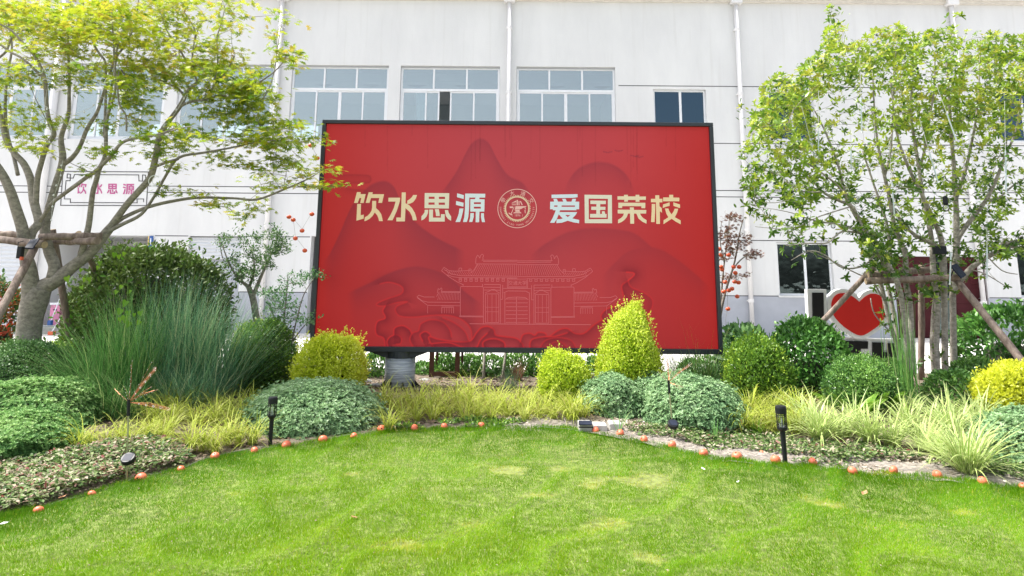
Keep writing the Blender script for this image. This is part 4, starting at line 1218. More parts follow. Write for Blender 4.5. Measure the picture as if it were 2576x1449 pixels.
both([(858, 500), (905, 480), (925, 465), (960, 465), (980, 485), (1015, 505)]); both([(860, 512), (1003, 512), (1003, 820), (860, 820), (860, 512)])
for xx in (883, 930, 975): both([(xx, 520), (xx, 812)], 2.6)
both([(860, 655), (1003, 655)], 2.6); both([(860, 704), (1003, 704)], 2.6)
gl([(1048, 452), (1348, 455)]); gl([(1055, 500), (1100, 480), (1290, 482), (1335, 505)]); both([(1068, 500), (1068, 830)]); gl([(1075, 572), (1100, 552), (1195, 545), (1290, 552), (1318, 575)])
gl([(1193, 545), (1193, 832)], 4)
for j in range(7):
    for i in range(10):
        xx = 1084 + i * 11; yy = 566 + j * 42
        gl([(xx, yy - 4), (xx, yy + 4)], 5); gl([(xx + 124, yy - 4), (xx + 124, yy + 4)], 5)
gl([(690, 832), (1990, 842)], 4.4)
both([(125, 545), (145, 525), (200, 545), (315, 545)]); both([(125, 545), (180, 585), (240, 600), (588, 603)]); both([(130, 555), (240, 635), (588, 640)], 3); both([(335, 540), (365, 490)]); both([(385, 486), (588, 488)]); both([(380, 495), (588, 497)])
both([(345, 500), (352, 455), (372, 465), (385, 445), (395, 460), (385, 486)])
for i in range(14): both([(372 + i * 15.5, 500), (345 + i * 17.5, 578)], 2.2)
both([(240, 640), (240, 720)], 2.6); both([(385, 640), (520, 642)]); both([(392, 655), (518, 655), (518, 720)]); both([(392, 655), (392, 720)])
for xx in (420, 445, 470, 495): both([(xx, 660), (xx, 720)], 2.4)
GL.build('gateway_line_drawing', gate_m, BBD)
CR = MB()
for i, ch in enumerate('交通大学'): put_text(CR, ch, 50, Z5, 1130 + i * 49, 398, 0.1)
CR.build('gateway_name', gate_m, BBD)

# posts and brackets
def post(u):
    c = at(u, 940, YS + 0.22)
    xx, yy = c.x, YS + 0.22
    r = 0.5 * (at(1046, 935, YS).x - at(968, 935, YS).x)
    zt_ = at(1006, 900, YS + .1).z
    o = MB().lathe([(r, 0), (r, zt_)], (xx, yy, 0.0), 32).build('post', M['wrap'], BBD)
    o.data.polygons.foreach_set('use_smooth', [len(p.vertices) == 4 for p in o.data.polygons])
    MB().lathe([(r * 1.04, 0), (r * 1.04, SZ0 - zt_)], (xx, yy, zt_), 32).build('collar', M['black_frame'], BBD)
    g = MB(); wd = r * 1.95
    for yo in (-0.16, 0.12):
        g.prism([(xx - wd, SZ0 - 0.001), (xx + wd, SZ0 - 0.001), (xx + r, zt_ + 0.01), (xx - r, zt_ + 0.01)], yy + yo, yy + yo + 0.03)
    g.build('gusset', M['black_frame'], BBD)
    f = MB()
    for a in range(0, 360, 45):
        c_, s_ = math.cos(R(a + 20)), math.sin(R(a + 20))
        i = len(f.v)
        t = Vector((-s_, c_, 0)) * 0.012
        A = Vector((xx + c_ * r, yy + s_ * r, 0.0)); Bq = Vector((xx + c_ * (r + 0.07), yy + s_ * (r + 0.07), 0.0)); C_ = Vector((xx + c_ * r, yy + s_ * r, 0.13)); D_ = Bq + Vector((0, 0, 0.05))
        for sg in (-1, 1):
            f.v += [tuple(A + t * sg), tuple(Bq + t * sg), tuple(D_ + t * sg), tuple(C_ + t * sg)]
        f.f += [(i, i + 1, i + 2, i + 3), (i + 7, i + 6, i + 5, i + 4), (i + 1, i + 5, i + 6, i + 2), (i + 2, i + 6, i + 7, i + 3)]
    f.lathe([(r + 0.09, 0), (r + 0.09, 0.03)], (xx, yy, -0.01), 24)
    f.build('base_plate', M['black'], BBD)
post(1006); post(1590)

# ================================================================== I HEART SIGN
YH = 12.5
Z6 = zmap(2500, 560, 1.9583)
def H(x, y, dy=0.0):
    p = at(*Z6(x, y), YH + dy); return (p.x, p.z)
zc_ = H(700, 1150)
HS = thing('love_sign', 'white cutout sign with black letter I, red heart and black letters T and H below', 'sign', (zc_[0], YH, 0))
MB().prism([H(370, 790), H(495, 790), H(502, 1120), (H(502, 1120)[0], 0.02), (H(380, 1120)[0], 0.02), H(380, 1010)], YH, YH + 0.12).build('letter_board', M['white_paint'], HS)
MB().prism([H(400, 812), H(472, 812), H(476, 1050), H(404, 1050)], YH - 0.03, YH - 0.002).build('letter', M['black_paint'], HS)
def heart(cx, cy, w, h, n=40):
    out = []
    for i in range(n):
        t = 2 * math.pi * i / n
        x = 16 * math.sin(t) ** 3; y = 13 * math.cos(t) - 5 * math.cos(2 * t) - 2 * math.cos(3 * t) - math.cos(4 * t)
        out.append((cx + x / 32 * w, cy - (y + 2.4) / 29 * h))
    return out
hp = [(722, 1093), (640, 1055), (580, 1005), (545, 960), (530, 905), (536, 860), (560, 828), (595, 815), (635, 820), (680, 845), (712, 873), (750, 838), (790, 820), (835, 825), (870, 850), (890, 900), (885, 950), (860, 1005), (800, 1055)]
hp2 = catmull([(Vector((a, b, 0)), 0) for a, b in hp[10:] + hp[:11]], 4)
hp = [(p.x, p.y) for p, _ in hp2][:-1]
def grow(poly, k):
    cx = sum(p[0] for p in poly) / len(poly); cy = sum(p[1] for p in poly) / len(poly)
    out = []
    n = len(poly)
    for i in range(n):
        a, b, c = poly[i - 1], poly[i], poly[(i + 1) % n]
        d = Vector((c[0] - a[0], c[1] - a[1])); d.normalize()
        nr = Vector((-d.y, d.x))
        if nr.dot(Vector((b[0] - cx, b[1] - cy))) < 0: nr = -nr
        if i == 0: nr = Vector((0, -1))
        out.append((b[0] + nr.x * k, b[1] + nr.y * k))
    return out
out_ = [p for q, p in enumerate(grow(hp, 26)) if q not in (1, 2, 3, len(hp) - 1, len(hp) - 2, len(hp) - 3)]
MB().prism([H(*p) for p in out_], YH + 0.02, YH + 0.14).build('heart_board', M['white_paint'], HS)
MB().prism([H(*p) for p in hp], YH + 0.009, YH + 0.018).build('heart', M['red_paint'], HS)
bb = H(500, 1116); be = H(1100, 1120)
MB().prism([(H(520, 0)[0], H(600, 1060)[1]), H(640, 1105), (H(800, 0)[0], bb[1]), (be[0], be[1]), (be[0], 0.02), (H(505, 1100)[0], 0.02), H(510, 1000)], YH + 0.145, YH + 0.2).build('lower_board', M['white_paint'], HS)
t_ = MB(); t_.prism([H(630, 1130), H(788, 1134), H(787, 1183), H(740, 1183), H(740, 1290), H(672, 1290), H(672, 1180), H(630, 1178)], YH + 0.11, YH + 0.142); t_.build('letter', M['black_paint'], HS)
t_ = MB(); t_.prism([H(820, 1140), H(890, 1142), H(890, 1205), H(918, 1205), H(918, 1145), H(985, 1147), H(985, 1290), H(918, 1290), H(918, 1245), H(890, 1245), H(890, 1290), H(820, 1290)], YH + 0.11, YH + 0.142); t_.build('letter', M['black_paint'], HS)

# ================================================================== SMALL THINGS IN THE BED
# path lanterns
def lantern(u, vt, vb, label, lean=0.0):
    c = gnd(u, vb); Y = c.y
    h = at(u, vt, Y).z; s = h / 0.5
    t = thing('path_lantern', label, 'lantern', c, 'black stake lanterns along the lawn edge')
    x, y = c.x, c.y
    lx = lambda z: x + lean * z
    r = 0.048 * s
    MB().tube([(lx(0), y, 0), (lx(.28 * s), y, 0.28 * s)], [0.020 * s, 0.024 * s], 10).build('stake', M['black'], t)
    MB().lathe([(0.02 * s, 0), (r * .95, 0.03 * s), (r * .95, 0.045 * s)], (lx(.28 * s), y, 0.275 * s), 20).build('cup', M['black'], t)
    MB().lathe([(r, 0), (r * 1.02, 0.05 * s), (r * .9, 0.066 * s), (r * .4, 0.07 * s)], (lx(.44 * s), y, 0.432 * s), 24).build('cap', M['black'], t)
    MB().lathe([(r * .62, 0), (r * .62, 0.112 * s)], (lx(.35 * s), y, 0.321 * s), 20).build('glass_tube', M['clear'], t)
    MB().lathe([(r * .18, 0), (r * .18, .06 * s), (r * .05, .08 * s)], (lx(.33 * s), y, 0.321 * s), 10).build('bulb', M['frame'], t)
    for zr in (0.335, 0.352, 0.408, 0.422):
        g = MB(); N = 22
        g.tube([(lx(zr * s) + r * .92 * math.cos(2 * math.pi * k / N), y + r * .92 * math.sin(2 * math.pi * k / N), zr * s) for k in range(N + 1)], 0.003 * s, 5)
        g.build('cage_ring', M['black'], t)
    for k in range(6):
        a = 2 * math.pi * (k + .3) / 6
        MB().tube([(lx(.31 * s) + r * .92 * math.cos(a), y + r * .92 * math.sin(a), 0.315 * s), (lx(.44 * s) + r * .92 * math.cos(a), y + r * .92 * math.sin(a), 0.435 * s)], 0.003 * s, 5).build('cage_bar', M['black'], t)
lantern(679, 998, 1124, 'black cylindrical path lantern on a stake before the big silver shrub mound')
lantern(1976, 1020, 1170, 'black cylindrical path lantern on a stake at the edge of the sandy strip', -0.03)

# solar firework lamps
def firework(ub, vb, pts, disc, dr, tips, label, seed):
    g = random.Random(seed)
    c = gnd(ub, vb); Y = c.y
    t = thing('firework_lamp', label, 'garden light', c)
    top = at(pts[0], pts[1], Y)
    MB().tube([c, top], 0.0065, 8).build('pole', M['brass'], t)
    d = (top - c).normalized()
    MB().tube([top - d * 0.10, top + d * 0.02], 0.012, 10).build('sleeve', M['black'], t)
    dc = at(disc[0], disc[1], Y - 0.03); rr = dr * pxm(Y)
    body = MB(); N = 24
    nrm = Vector((0, -0.55, 0.83)); ax = Vector((1, 0, 0)); ay = nrm.cross(ax)
    for off, q in ((0, 1), (0.03, 1.0), (0.034, .9)):
        for k in range(N):
            a = 2 * math.pi * k / N; body.v.append(tuple(dc + nrm * off + (ax * math.cos(a) + ay * math.sin(a)) * rr * q))
    for l in range(2):
        for k in range(N): body.f.append((l * N + k, l * N + (k + 1) % N, (l + 1) * N + (k + 1) % N, (l + 1) * N + k))
    body.f += [tuple(reversed(range(N))), tuple(range(2 * N, 3 * N))]
    body.build('solar_disc', M['black'], t)
    f = MB(); f.quad(*[dc + nrm * 0.036 + (ax * a + ay * b) * rr * .62 for a, b in ((-1, -1), (1, -1), (1, 1), (-1, 1))]); f.build('solar_cell', M['panel'], t)
    for tu, tv, n, spread in tips:
        for k in range(n):
            e = at(tu + g.uniform(-spread, spread), tv + g.uniform(-spread, spread), Y + g.uniform(-0.12, 0.12))
            m_ = (top + e) / 2 + Vector((g.uniform(-.01, .01), g.uniform(-.02, .02), g.uniform(0, .02)))
            MB().tube([top, m_, e], 0.0009, 4).build('copper_wire', M['copper'], t)
            b = MB()
            for q in range(5):
                pp = top.lerp(e, 0.25 + 0.18 * q); b.lathe([(0.0005, -.003), (0.0026, 0), (0.0005, .003)], pp, 6)
            b.build('wire_bulb', M['frame'], t)
firework(318, 1216, (324, 1012), (324, 1158), 16, [(391, 926, 14, 4), (425, 1031, 7, 7), (395, 985, 3, 14), (300, 995, 2, 30), (355, 935, 3, 40)], 'copper wire firework lamp with solar disc beside the pink and white ground cover', 3)
firework(1695, 1110, (1682, 962), (1693, 1070), 13, [(1677, 901, 7, 3), (1737, 917, 7, 4), (1661, 940, 3, 6), (1700, 930, 4, 14), (1715, 975, 3, 6)], 'copper wire firework lamp with solar disc in front of the right silver shrub', 4)

# concrete blocks with a small solar panel
def block(u0, u1, vt, vf, vb, label):
    Y = gnd((u0 + u1) / 2, vb).y
    a, b = at(u0, vf, Y), at(u1, vf, Y); h = max(0.03, (a.z + b.z) / 2)
    h = min(h, 0.14); d = 0.19
    t = MB().box(a.x, b.x, Y, Y + d, 0.0, h)
    o = t.build('concrete_block', M['white_block'], None, bevel=0.008, loc=((a.x + b.x) / 2, Y + d / 2, 0))
    return tag(o, label, 'block', 'pale blocks at the edge of the lawn'), a, b, h, Y, d
b1 = block(1457, 1490, 1041, 1066, 1092, 'pale concrete block with the small black solar panel lying on it')
block(1494, 1528, 1043, 1070, 1091, 'middle pale concrete block between two others by the lawn')
block(1534, 1565, 1051, 1066, 1088, 'rightmost and lowest of the three pale concrete blocks')
sp_ = thing('small_solar_panel', 'small black solar panel leaning on the leftmost concrete block', 'solar panel', ((b1[1].x + b1[2].x) / 2, b1[4], b1[3]))
a, b, h, Y, d = b1[1:]
q = MB(); q.bar((a.x - 0.005, Y - 0.01, h + 0.01), (b.x - 0.005, Y - 0.01, h + 0.01), 0.05, 0.012, Vector((0, -0.6, 0.8))); q.build('panel_body', M['panel'], sp_)
MB().bar((a.x - .01, Y - 0.055, h - 0.022), (b.x, Y - 0.055, h - 0.022), .012, .012).build('panel_edge', M['black'], sp_)

# orange lantern balls -------------------------------------------------
def ball_mesh(name, r, lobes=8, mat='orange'):
    nu, nv = 24, 12
    V, F = [], []
    for j in range(nv + 1):
        ph = math.pi * j / nv
        for i in range(nu):
            th = 2 * math.pi * i / nu
            k = 1 - 0.035 * (0.5 - 0.5 * math.cos(lobes * th)) * math.sin(ph)
            zz = math.cos(ph) * 0.86 - 0.10 * math.exp(-(ph / 0.3) ** 2)
            V.append((r * k * math.sin(ph) * math.cos(th), r * k * math.sin(ph) * math.sin(th), r * zz))
    for j in range(nv):
        for i in range(nu):
            F.append((j * nu + i, (j + 1) * nu + i, (j + 1) * nu + (i + 1) % nu, j * nu + (i + 1) % nu))
    me = bpy.data.meshes.new(name); me.from_pydata(V, [], F); me.materials.append(M[mat])
    me.polygons.foreach_set('use_smooth', [True] * len(F)); me.update(); return me
me_ball = ball_mesh('lantern_ball', 1.0, mat='orange_faded'); me_small = ball_mesh('small_ball', 1.0, mat='orange')
cap_b = MB(); cap_b.lathe([(0.16, 0), (0.13, 0.10), (0.05, 0.13)], (0, 0, 0), 8)
me_cap = bpy.data.meshes.new('cap'); me_cap.from_pydata(cap_b.v, [], cap_b.f); me_cap.materials.append(M['maroon'])
def ball(name, p, r, label, group, rot, mesh, cap=True, cat='lantern ball'):
    o = bpy.data.objects.new(name, mesh); o.scale = (r, r, r); o.rotation_euler = rot; o.location = p; link(o)
    tag(o, label, cat, group)
    if cap:
        c = bpy.data.objects.new('cap', me_cap); link(c, o); c.location = (0, 0, 0.76)
    return o
LB = [(97, 1283, 15, 'orange ball at the lower left corner under the pink and white ground cover'), (231, 1243, 13, 'orange ball half sunk in grass, second from the left picture edge'),
      (354, 1206, 9, 'orange ball almost hidden in grass right of the leaning copper lamp pole'), (456, 1180, 12, 'orange ball with dark open end at the right tip of the ground cover'),
      (541, 1146, 13, 'orange ball at the foot of the left golden sedge clumps'), (640, 1132, 11, 'orange ball just left of the left black path lantern'),
      (720, 1122, 7, 'orange ball mostly sunk just right of the left path lantern'), (813, 1106, 9, 'orange ball in shade under the big silver mound, left one'),
      (890, 1096, 11, 'orange ball under the right front of the big silver mound'), (960, 1081, 7, 'orange ball between the big silver mound and the middle sedge'),
      (1043, 1076, 12, 'bright orange ball in front of the middle sedge, left of a pair'), (1118, 1072, 11, 'bright orange ball in front of the middle sedge, right of a pair'),
      (1210, 1074, 6, 'orange ball barely showing at the top of the lawn in the middle'),
      (1499, 1083, 12, 'orange ball in front of the middle concrete block'), (1560, 1089, 12.5, 'orange ball in front of the rightmost concrete block'),
      (1620, 1104, 12, 'orange ball alone on pale gravel right of the concrete blocks'), (1691, 1118, 13, 'orange ball at the foot of the right copper wire lamp'),
      (1770, 1139, 14, 'striped orange ball on gravel, right of the copper lamp'), (1854, 1146, 15, 'largest orange ball on gravel, left of the right path lantern'),
      (1951, 1156, 15, 'orange ball touching the right black path lantern'), (2045, 1161, 13, 'orange ball just right of the right path lantern'),
      (2145, 1183, 14, 'orange ball at the lawn edge above the dry leaf'), (2248, 1181, 13, 'orange ball at the lawn edge below the striped lilies'),
      (2358, 1193, 14, 'orange ball at the lawn edge, third from the right'), (2472, 1210, 15, 'flattened orange ball at the lawn edge near the right picture edge'), (2574, 1223, 13, 'orange ball cut by the right picture edge'),
      (1915, 1137, 7, 'small red orange ball lying back among the ground cover'), ]
gr = random.Random(5)
cable_pts = []
for u, v, r, lab in LB:
    g0 = gnd(u, v + r * 0.8); Y = g0.y; rr = r * Y / FPX / math.cos(R(12)) * 0.98
    rr *= .81
    p = at(u, v, Y)
    p.z = max(p.z - .006, rr * 0.15)
    if r < 10 and 'small red' not in lab: rr = 0.047; p.z = 0.022
    ball('orange_ball', p, rr, lab, 'orange balls along the lawn edge', (gr.uniform(-1.2, 1.2), gr.uniform(-1.2, 1.2), gr.uniform(0, 3)), me_ball)
    if 'small red' not in lab: cable_pts.append(p + Vector((0, 0.06, -0.01)))
cp = catmull([(Vector((p.x, p.y + 0.02, 0.035)), 0) for p in cable_pts], 6)
tag(MB().tube([p + Vector((0, 0.02 * math.sin(i * 1.3), -0.008 + 0.01 * math.sin(i * .7))) for i, (p, _) in enumerate(cp)], 0.0018, 5).build('light_cable', M['cable']), 'thin pale cable linking the orange balls along the lawn edge', 'cable')

# brown steel post frame behind the sign
c0 = at(1085, 950, 11.0); c1 = at(1150, 950, 11.0)
pf = thing('post_frame', 'brown steel posts with a low crossbar behind the red screen', 'frame', (c0.x, 11.0, 0))
for cx in (c0.x, c1.x):
    MB().box(cx - 0.035, cx + 0.035, 10.97, 11.04, 0, 1.9).build('post', M['rust'], pf)
    MB().box(cx + 0.04, cx + 0.075, 11.2, 11.25, 0, 1.9).build('post', M['rust'], pf)
zz = at(1110, 944, 11).z
MB().box(c0.x + 0.036, c1.x - 0.036, 10.98, 11.03, max(.05, zz - .03), max(.05, zz - .03) + .06).build('crossbar', M['rust'], pf)
# kerb pieces and stones near the post
for i, (u0, u1, v, lab) in enumerate([(1420, 1475, 952, 'grey kerb stone lying askew behind the small yellow shrub, left one'), (1480, 1535, 948, 'grey kerb stone behind the small yellow shrub, right one')]):
    a, b = gnd(u0, v + 14), gnd(u1, v + 12)
    m_ = MB().bar(a + Vector((0, 0, .07)), b + Vector((0, 0, .07)), 0.12, 0.12)
    tag(m_.build('kerb_stone', M['stone'], None, bevel=0.012, loc=(a + b) / 2), lab, 'kerb stone', 'loose kerb stones behind the sedge')
def rock(u, v, s, lab, seed):
    g = np.random.default_rng(seed); c = gnd(u, v)
    d = rand_unit(1)[0]
    nu, nv = 12, 7; V = []; F = []
    w = norm(g.normal(size=(6, 3)))
    for j in range(nv + 1):
        for i in range(nu):
            ph = math.pi * j / nv; th = 2 * math.pi * i / nu
            p = np.array([math.sin(ph) * math.cos(th), math.sin(ph) * math.sin(th), math.cos(ph)])
            k = min(1.0, *(0.72 / max(1e-3, abs(p @ q)) for q in w))
            V.append((c.x + p[0] * s * k * 1.3, c.y + p[1] * s * k, p[2] * s * k * .6 + s * .2))
    for j in range(nv):
        for i in range(nu): F.append((j * nu + i, (j + 1) * nu + i, (j + 1) * nu + (i + 1) % nu, j * nu + (i + 1) % nu))
    m_ = MB(); m_.v = V; m_.f = F
    tag(m_.build('rock', M['stone'], None, loc=(c.x, c.y, 0)), lab, 'rock')
rock(912, 968, 0.15, 'low grey rock between the left yellow shrub and the wrapped post', 1)
rock(948, 978, 0.10, 'small pale rock touching the foot of the wrapped post', 2)
rock(1070, 962, 0.09, 'small grey rock right of the wrapped post', 6)
# scraps and dry leaves on the lawn
def scrap(u, v, su, mat, name, lab, cat, seed):
    g = random.Random(seed); c = gnd(u, v); s = su * pxm(c.y)
    m_ = MB(); a = g.uniform(0, 3)
    pts = [(-1, 0, .0), (-.3, .45, .25), (.5, .4, .15), (1, 0, .45), (.4, -.4, .2), (-.4, -.42, .1)]
    for x, y, z in pts: m_.v.append((c.x + s * (x * math.cos(a) - y * math.sin(a)), c.y + s * (x * math.sin(a) + y * math.cos(a)), c.z + 0.045 + s * z))
    m_.v.append((c.x, c.y, c.z + 0.045)); m_.f = [(6, i, (i + 1) % 6) for i in range(6)]
    tag(m_.build(name, M[mat], None, loc=(c.x, c.y, 0.045)), lab, cat)
scrap(9, 1337, 11, 'paper', 'paper_scrap', 'white scrap lying on the lawn at the left picture edge', 'scrap', 1)
scrap(891, 1321, 9, 'dry_leaf', 'fallen_leaf', 'brown curled leaf alone on the lawn left of centre', 'leaf', 2)
scrap(2176, 1258, 13, 'dry_leaf', 'fallen_leaf', 'tan dry leaf on the lawn under the right orange balls', 'leaf', 3)
scrap(1857, 1228, 5, 'paper', 'petal', 'tiny white petal on the lawn below the right path lantern', 'petal', 4)
scrap(1770, 1195, 7, 'paper', 'petal', 'small white petal on the lawn right of centre', 'petal', 5)
scrap(2078, 1157, 10, 'maroon', 'fallen_leaf', 'dark red leaf on the gravel right of the right path lantern', 'leaf', 6)
scrap(155, 1268, 9, 'dry_leaf', 'fallen_leaf', 'red brown leaf in the ground cover near the lower left ball', 'leaf', 7)
DENS = 1.4
# ================================================================== SHRUBS
def prof_fn(kind):
    if kind == 'mound': return lambda t: (1 - t ** 2.4) ** 0.5
    if kind == 'ball': return lambda t: np.where(t < .42, 1 - 0.30 * ((.42 - t) / .42) ** 2, np.sqrt(np.maximum(0, 1 - ((t - .42) / .58) ** 2.2)))
    if kind == 'cone': return lambda t: np.where(t < .28, 1 - 0.16 * ((.28 - t) / .28) ** 2, np.sqrt(np.maximum(0, 1 - ((t - .28) / .72) ** 2)) ** 0.95 * (1 - .10 * t + .028))
    if kind == 'loose': return lambda t: np.where(t < .5, 1 - 0.45 * ((.5 - t) / .5) ** 2, np.sqrt(np.maximum(0, 1 - ((t - .5) / .5) ** 2)))
    return lambda t: np.sqrt(np.maximum(0, 1 - t ** 4))

def shrub(name, label, uL, uR, vT, Y, mat, kind='ball', ry=None, n=5000, leaf=0.03, tmpl='kite', seed=0, group=None, lump=0.08, zbase=0.0, core=0.5, shoots=0, vbias=0.0, lumpk=5.0, vm=None, spike=0.0, cat='shrub', depth=0.10, rough=0.035):
    global rng
    g = np.random.default_rng(seed + 100)
    vm = vm or vT + 60
    a, b = at(uL, vm, Y), at(uR, vm, Y)
    cx = (a.x + b.x) / 2; rx = (b.x - a.x) / 2 * .94; top = at((uL + uR) / 2, vT, Y).z
    ry = ry or rx
    h = (top - zbase) * .96
    T = thing(name, label, cat, (cx, Y, 0), group)
    pf = prof_fn(kind)
    # candidates
    n = int(n * DENS)
    m = int(n * 1.9)
    t = g.uniform(0.0, 1.0, m); ph = g.uniform(0, 2 * math.pi, m)
    t = np.where(g.uniform(0, 1, m) < 0.22, 1 - np.abs(g.normal(0, 0.09, m)), t); t = np.clip(t, 0.01, 0.999)
    r = pf(t)
    k = g.uniform(0, 1, m) < (r * 0.8 + 0.2); t, ph, r = t[k][:n], ph[k][:n], r[k][:n]
    m = len(t)
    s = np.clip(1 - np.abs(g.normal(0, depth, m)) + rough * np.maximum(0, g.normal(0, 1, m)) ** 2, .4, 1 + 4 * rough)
    base = np.stack([np.cos(ph) * r, np.sin(ph) * r, t], -1)
    nz = 1 + lump * snoise(base * np.array([1, 1, 1.2]), lumpk, seed + 3, 3) * 1.6
    P = np.stack([cx + np.cos(ph) * r * rx * s * nz, Y + np.sin(ph) * r * ry * s * nz, zbase + h * (t * (0.5 + 0.5 * s) * (1 + (nz - 1) * t))], -1)
    e = 0.03; dr = (pf(np.minimum(t + e, 0.9999)) - pf(np.maximum(t - e, 0))) / (2 * e)
    N = norm(np.stack([np.cos(ph) / rx, np.sin(ph) / ry, -dr * 1.0 / max(h, .1) * 1.0], -1) * np.array([1, 1, 1.0]))
    N = norm(N + np.array([0, 0, 0.25]))
    D = norm(N * 0.55 + g.normal(0, 0.55, (m, 3)) + np.array([0, 0, 0.25 + spike]))
    Nn = norm(N + g.normal(0, 0.45, (m, 3)))
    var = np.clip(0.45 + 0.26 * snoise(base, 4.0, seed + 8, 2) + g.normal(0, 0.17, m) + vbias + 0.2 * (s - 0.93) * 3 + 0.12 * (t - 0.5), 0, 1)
    S = leaf * g.uniform(0.65, 1.25, m)
    if tmpl == 'kite': tv, tf = KITE_V, KITE_F
    elif tmpl == 'oval': tv, tf = OVAL_V, OVAL_F
    elif tmpl == 'rosette': tv, tf = rosette(6, wid=0.9); D = norm(N + g.normal(0, 0.3, (m, 3)) + np.array([0, 0, .3 + spike]))
    elif tmpl == 'whorl': tv, tf = rosette(5, OVAL_V, OVAL_F, rise=0.25); D = norm(N + g.normal(0, 0.4, (m, 3)) + np.array([0, 0, .5]))
    parts = [scatter(tv, tf, P, D, Nn, S, var)]
    # larger leaves further in, so that gaps show leaf and shade rather than nothing
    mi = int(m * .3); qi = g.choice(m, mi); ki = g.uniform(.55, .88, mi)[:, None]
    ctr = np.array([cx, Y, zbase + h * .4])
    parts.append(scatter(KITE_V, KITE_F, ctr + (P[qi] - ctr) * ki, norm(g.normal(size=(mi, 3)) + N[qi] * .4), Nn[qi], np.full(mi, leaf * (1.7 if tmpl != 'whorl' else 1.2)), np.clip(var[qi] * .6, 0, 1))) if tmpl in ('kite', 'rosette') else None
    if shoots:
        q = g.choice(m, shoots)
        for i in q:
            L_ = g.uniform(0.06, 0.16) * (h + .4); k_ = int(6 + L_ / leaf * 1.2)
            dd = norm((N[i] * 0.5 + np.array([0, 0, 1.0]) + g.normal(0, .2, 3))[None])[0]
            pp = P[i] + dd[None] * np.linspace(0, L_, k_)[:, None]
            tvx, tfx = (KITE_V, KITE_F) if tmpl in ('kite', 'rosette') else (OVAL_V, OVAL_F)
            DD = norm(dd[None] * .6 + g.normal(0, .6, (k_, 3)))
            parts.append(scatter(tv if tf is tfx else tvx, tfx, pp, DD, g.normal(size=(k_, 3)), np.full(k_, leaf * .9), np.clip(g.uniform(.6, 1, k_), 0, 1)))
    V, F, A = join(parts)
    V[:, 2] = np.maximum(V[:, 2], 0.005)
    tag(np_mesh('foliage', V, F, mat, T, {'var': A}), kind='stuff')
    # woody inside
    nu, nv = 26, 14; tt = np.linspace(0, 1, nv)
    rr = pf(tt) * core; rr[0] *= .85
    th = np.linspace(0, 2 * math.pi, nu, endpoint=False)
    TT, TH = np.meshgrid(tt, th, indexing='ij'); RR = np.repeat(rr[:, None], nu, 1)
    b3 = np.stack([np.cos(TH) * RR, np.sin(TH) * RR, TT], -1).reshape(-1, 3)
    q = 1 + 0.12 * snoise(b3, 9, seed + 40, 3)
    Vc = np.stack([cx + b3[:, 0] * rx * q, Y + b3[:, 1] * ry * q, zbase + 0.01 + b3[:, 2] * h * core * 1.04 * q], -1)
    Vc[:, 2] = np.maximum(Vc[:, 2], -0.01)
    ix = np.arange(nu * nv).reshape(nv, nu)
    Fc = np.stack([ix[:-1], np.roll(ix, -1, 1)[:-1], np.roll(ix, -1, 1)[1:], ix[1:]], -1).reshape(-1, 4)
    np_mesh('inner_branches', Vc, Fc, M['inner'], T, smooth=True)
    return T

SM = 'silver green mounded shrubs'
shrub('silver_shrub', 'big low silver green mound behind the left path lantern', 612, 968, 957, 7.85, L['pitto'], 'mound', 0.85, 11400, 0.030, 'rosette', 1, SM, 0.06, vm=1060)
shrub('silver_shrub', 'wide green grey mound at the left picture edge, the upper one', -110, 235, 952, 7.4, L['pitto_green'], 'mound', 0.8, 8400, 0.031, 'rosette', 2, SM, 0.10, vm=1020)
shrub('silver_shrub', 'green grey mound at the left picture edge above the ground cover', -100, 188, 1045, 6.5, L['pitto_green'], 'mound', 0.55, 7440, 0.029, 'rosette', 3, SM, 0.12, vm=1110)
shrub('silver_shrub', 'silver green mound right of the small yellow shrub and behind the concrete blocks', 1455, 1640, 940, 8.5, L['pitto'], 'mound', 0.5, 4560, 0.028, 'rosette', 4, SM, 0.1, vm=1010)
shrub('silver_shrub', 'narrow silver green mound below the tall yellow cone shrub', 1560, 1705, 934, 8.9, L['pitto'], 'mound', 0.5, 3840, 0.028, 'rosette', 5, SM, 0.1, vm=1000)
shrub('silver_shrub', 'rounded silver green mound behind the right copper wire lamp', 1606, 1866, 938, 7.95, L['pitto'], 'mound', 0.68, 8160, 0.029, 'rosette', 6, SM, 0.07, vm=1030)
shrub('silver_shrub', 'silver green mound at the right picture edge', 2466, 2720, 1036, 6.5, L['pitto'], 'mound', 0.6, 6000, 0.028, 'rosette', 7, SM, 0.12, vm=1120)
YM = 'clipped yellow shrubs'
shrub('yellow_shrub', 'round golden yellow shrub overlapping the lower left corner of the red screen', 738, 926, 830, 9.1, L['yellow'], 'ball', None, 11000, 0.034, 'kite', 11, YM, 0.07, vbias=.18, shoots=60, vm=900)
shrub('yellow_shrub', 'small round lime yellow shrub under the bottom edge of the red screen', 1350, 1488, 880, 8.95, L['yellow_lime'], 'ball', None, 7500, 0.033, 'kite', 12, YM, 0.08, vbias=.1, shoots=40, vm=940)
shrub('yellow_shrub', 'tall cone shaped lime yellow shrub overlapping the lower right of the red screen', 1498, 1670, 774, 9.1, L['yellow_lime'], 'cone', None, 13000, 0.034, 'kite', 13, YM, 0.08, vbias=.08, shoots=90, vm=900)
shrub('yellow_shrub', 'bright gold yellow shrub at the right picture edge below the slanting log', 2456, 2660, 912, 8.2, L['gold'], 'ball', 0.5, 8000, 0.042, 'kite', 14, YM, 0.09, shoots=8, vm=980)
shrub('boxwood', 'dense green boxwood with yellow tips behind the tall blue green grass', 575, 748, 794, 9.7, L['box'], 'ball', 0.6, 11400, 0.038, 'kite', 21, None, 0.09, shoots=10, vm=880)
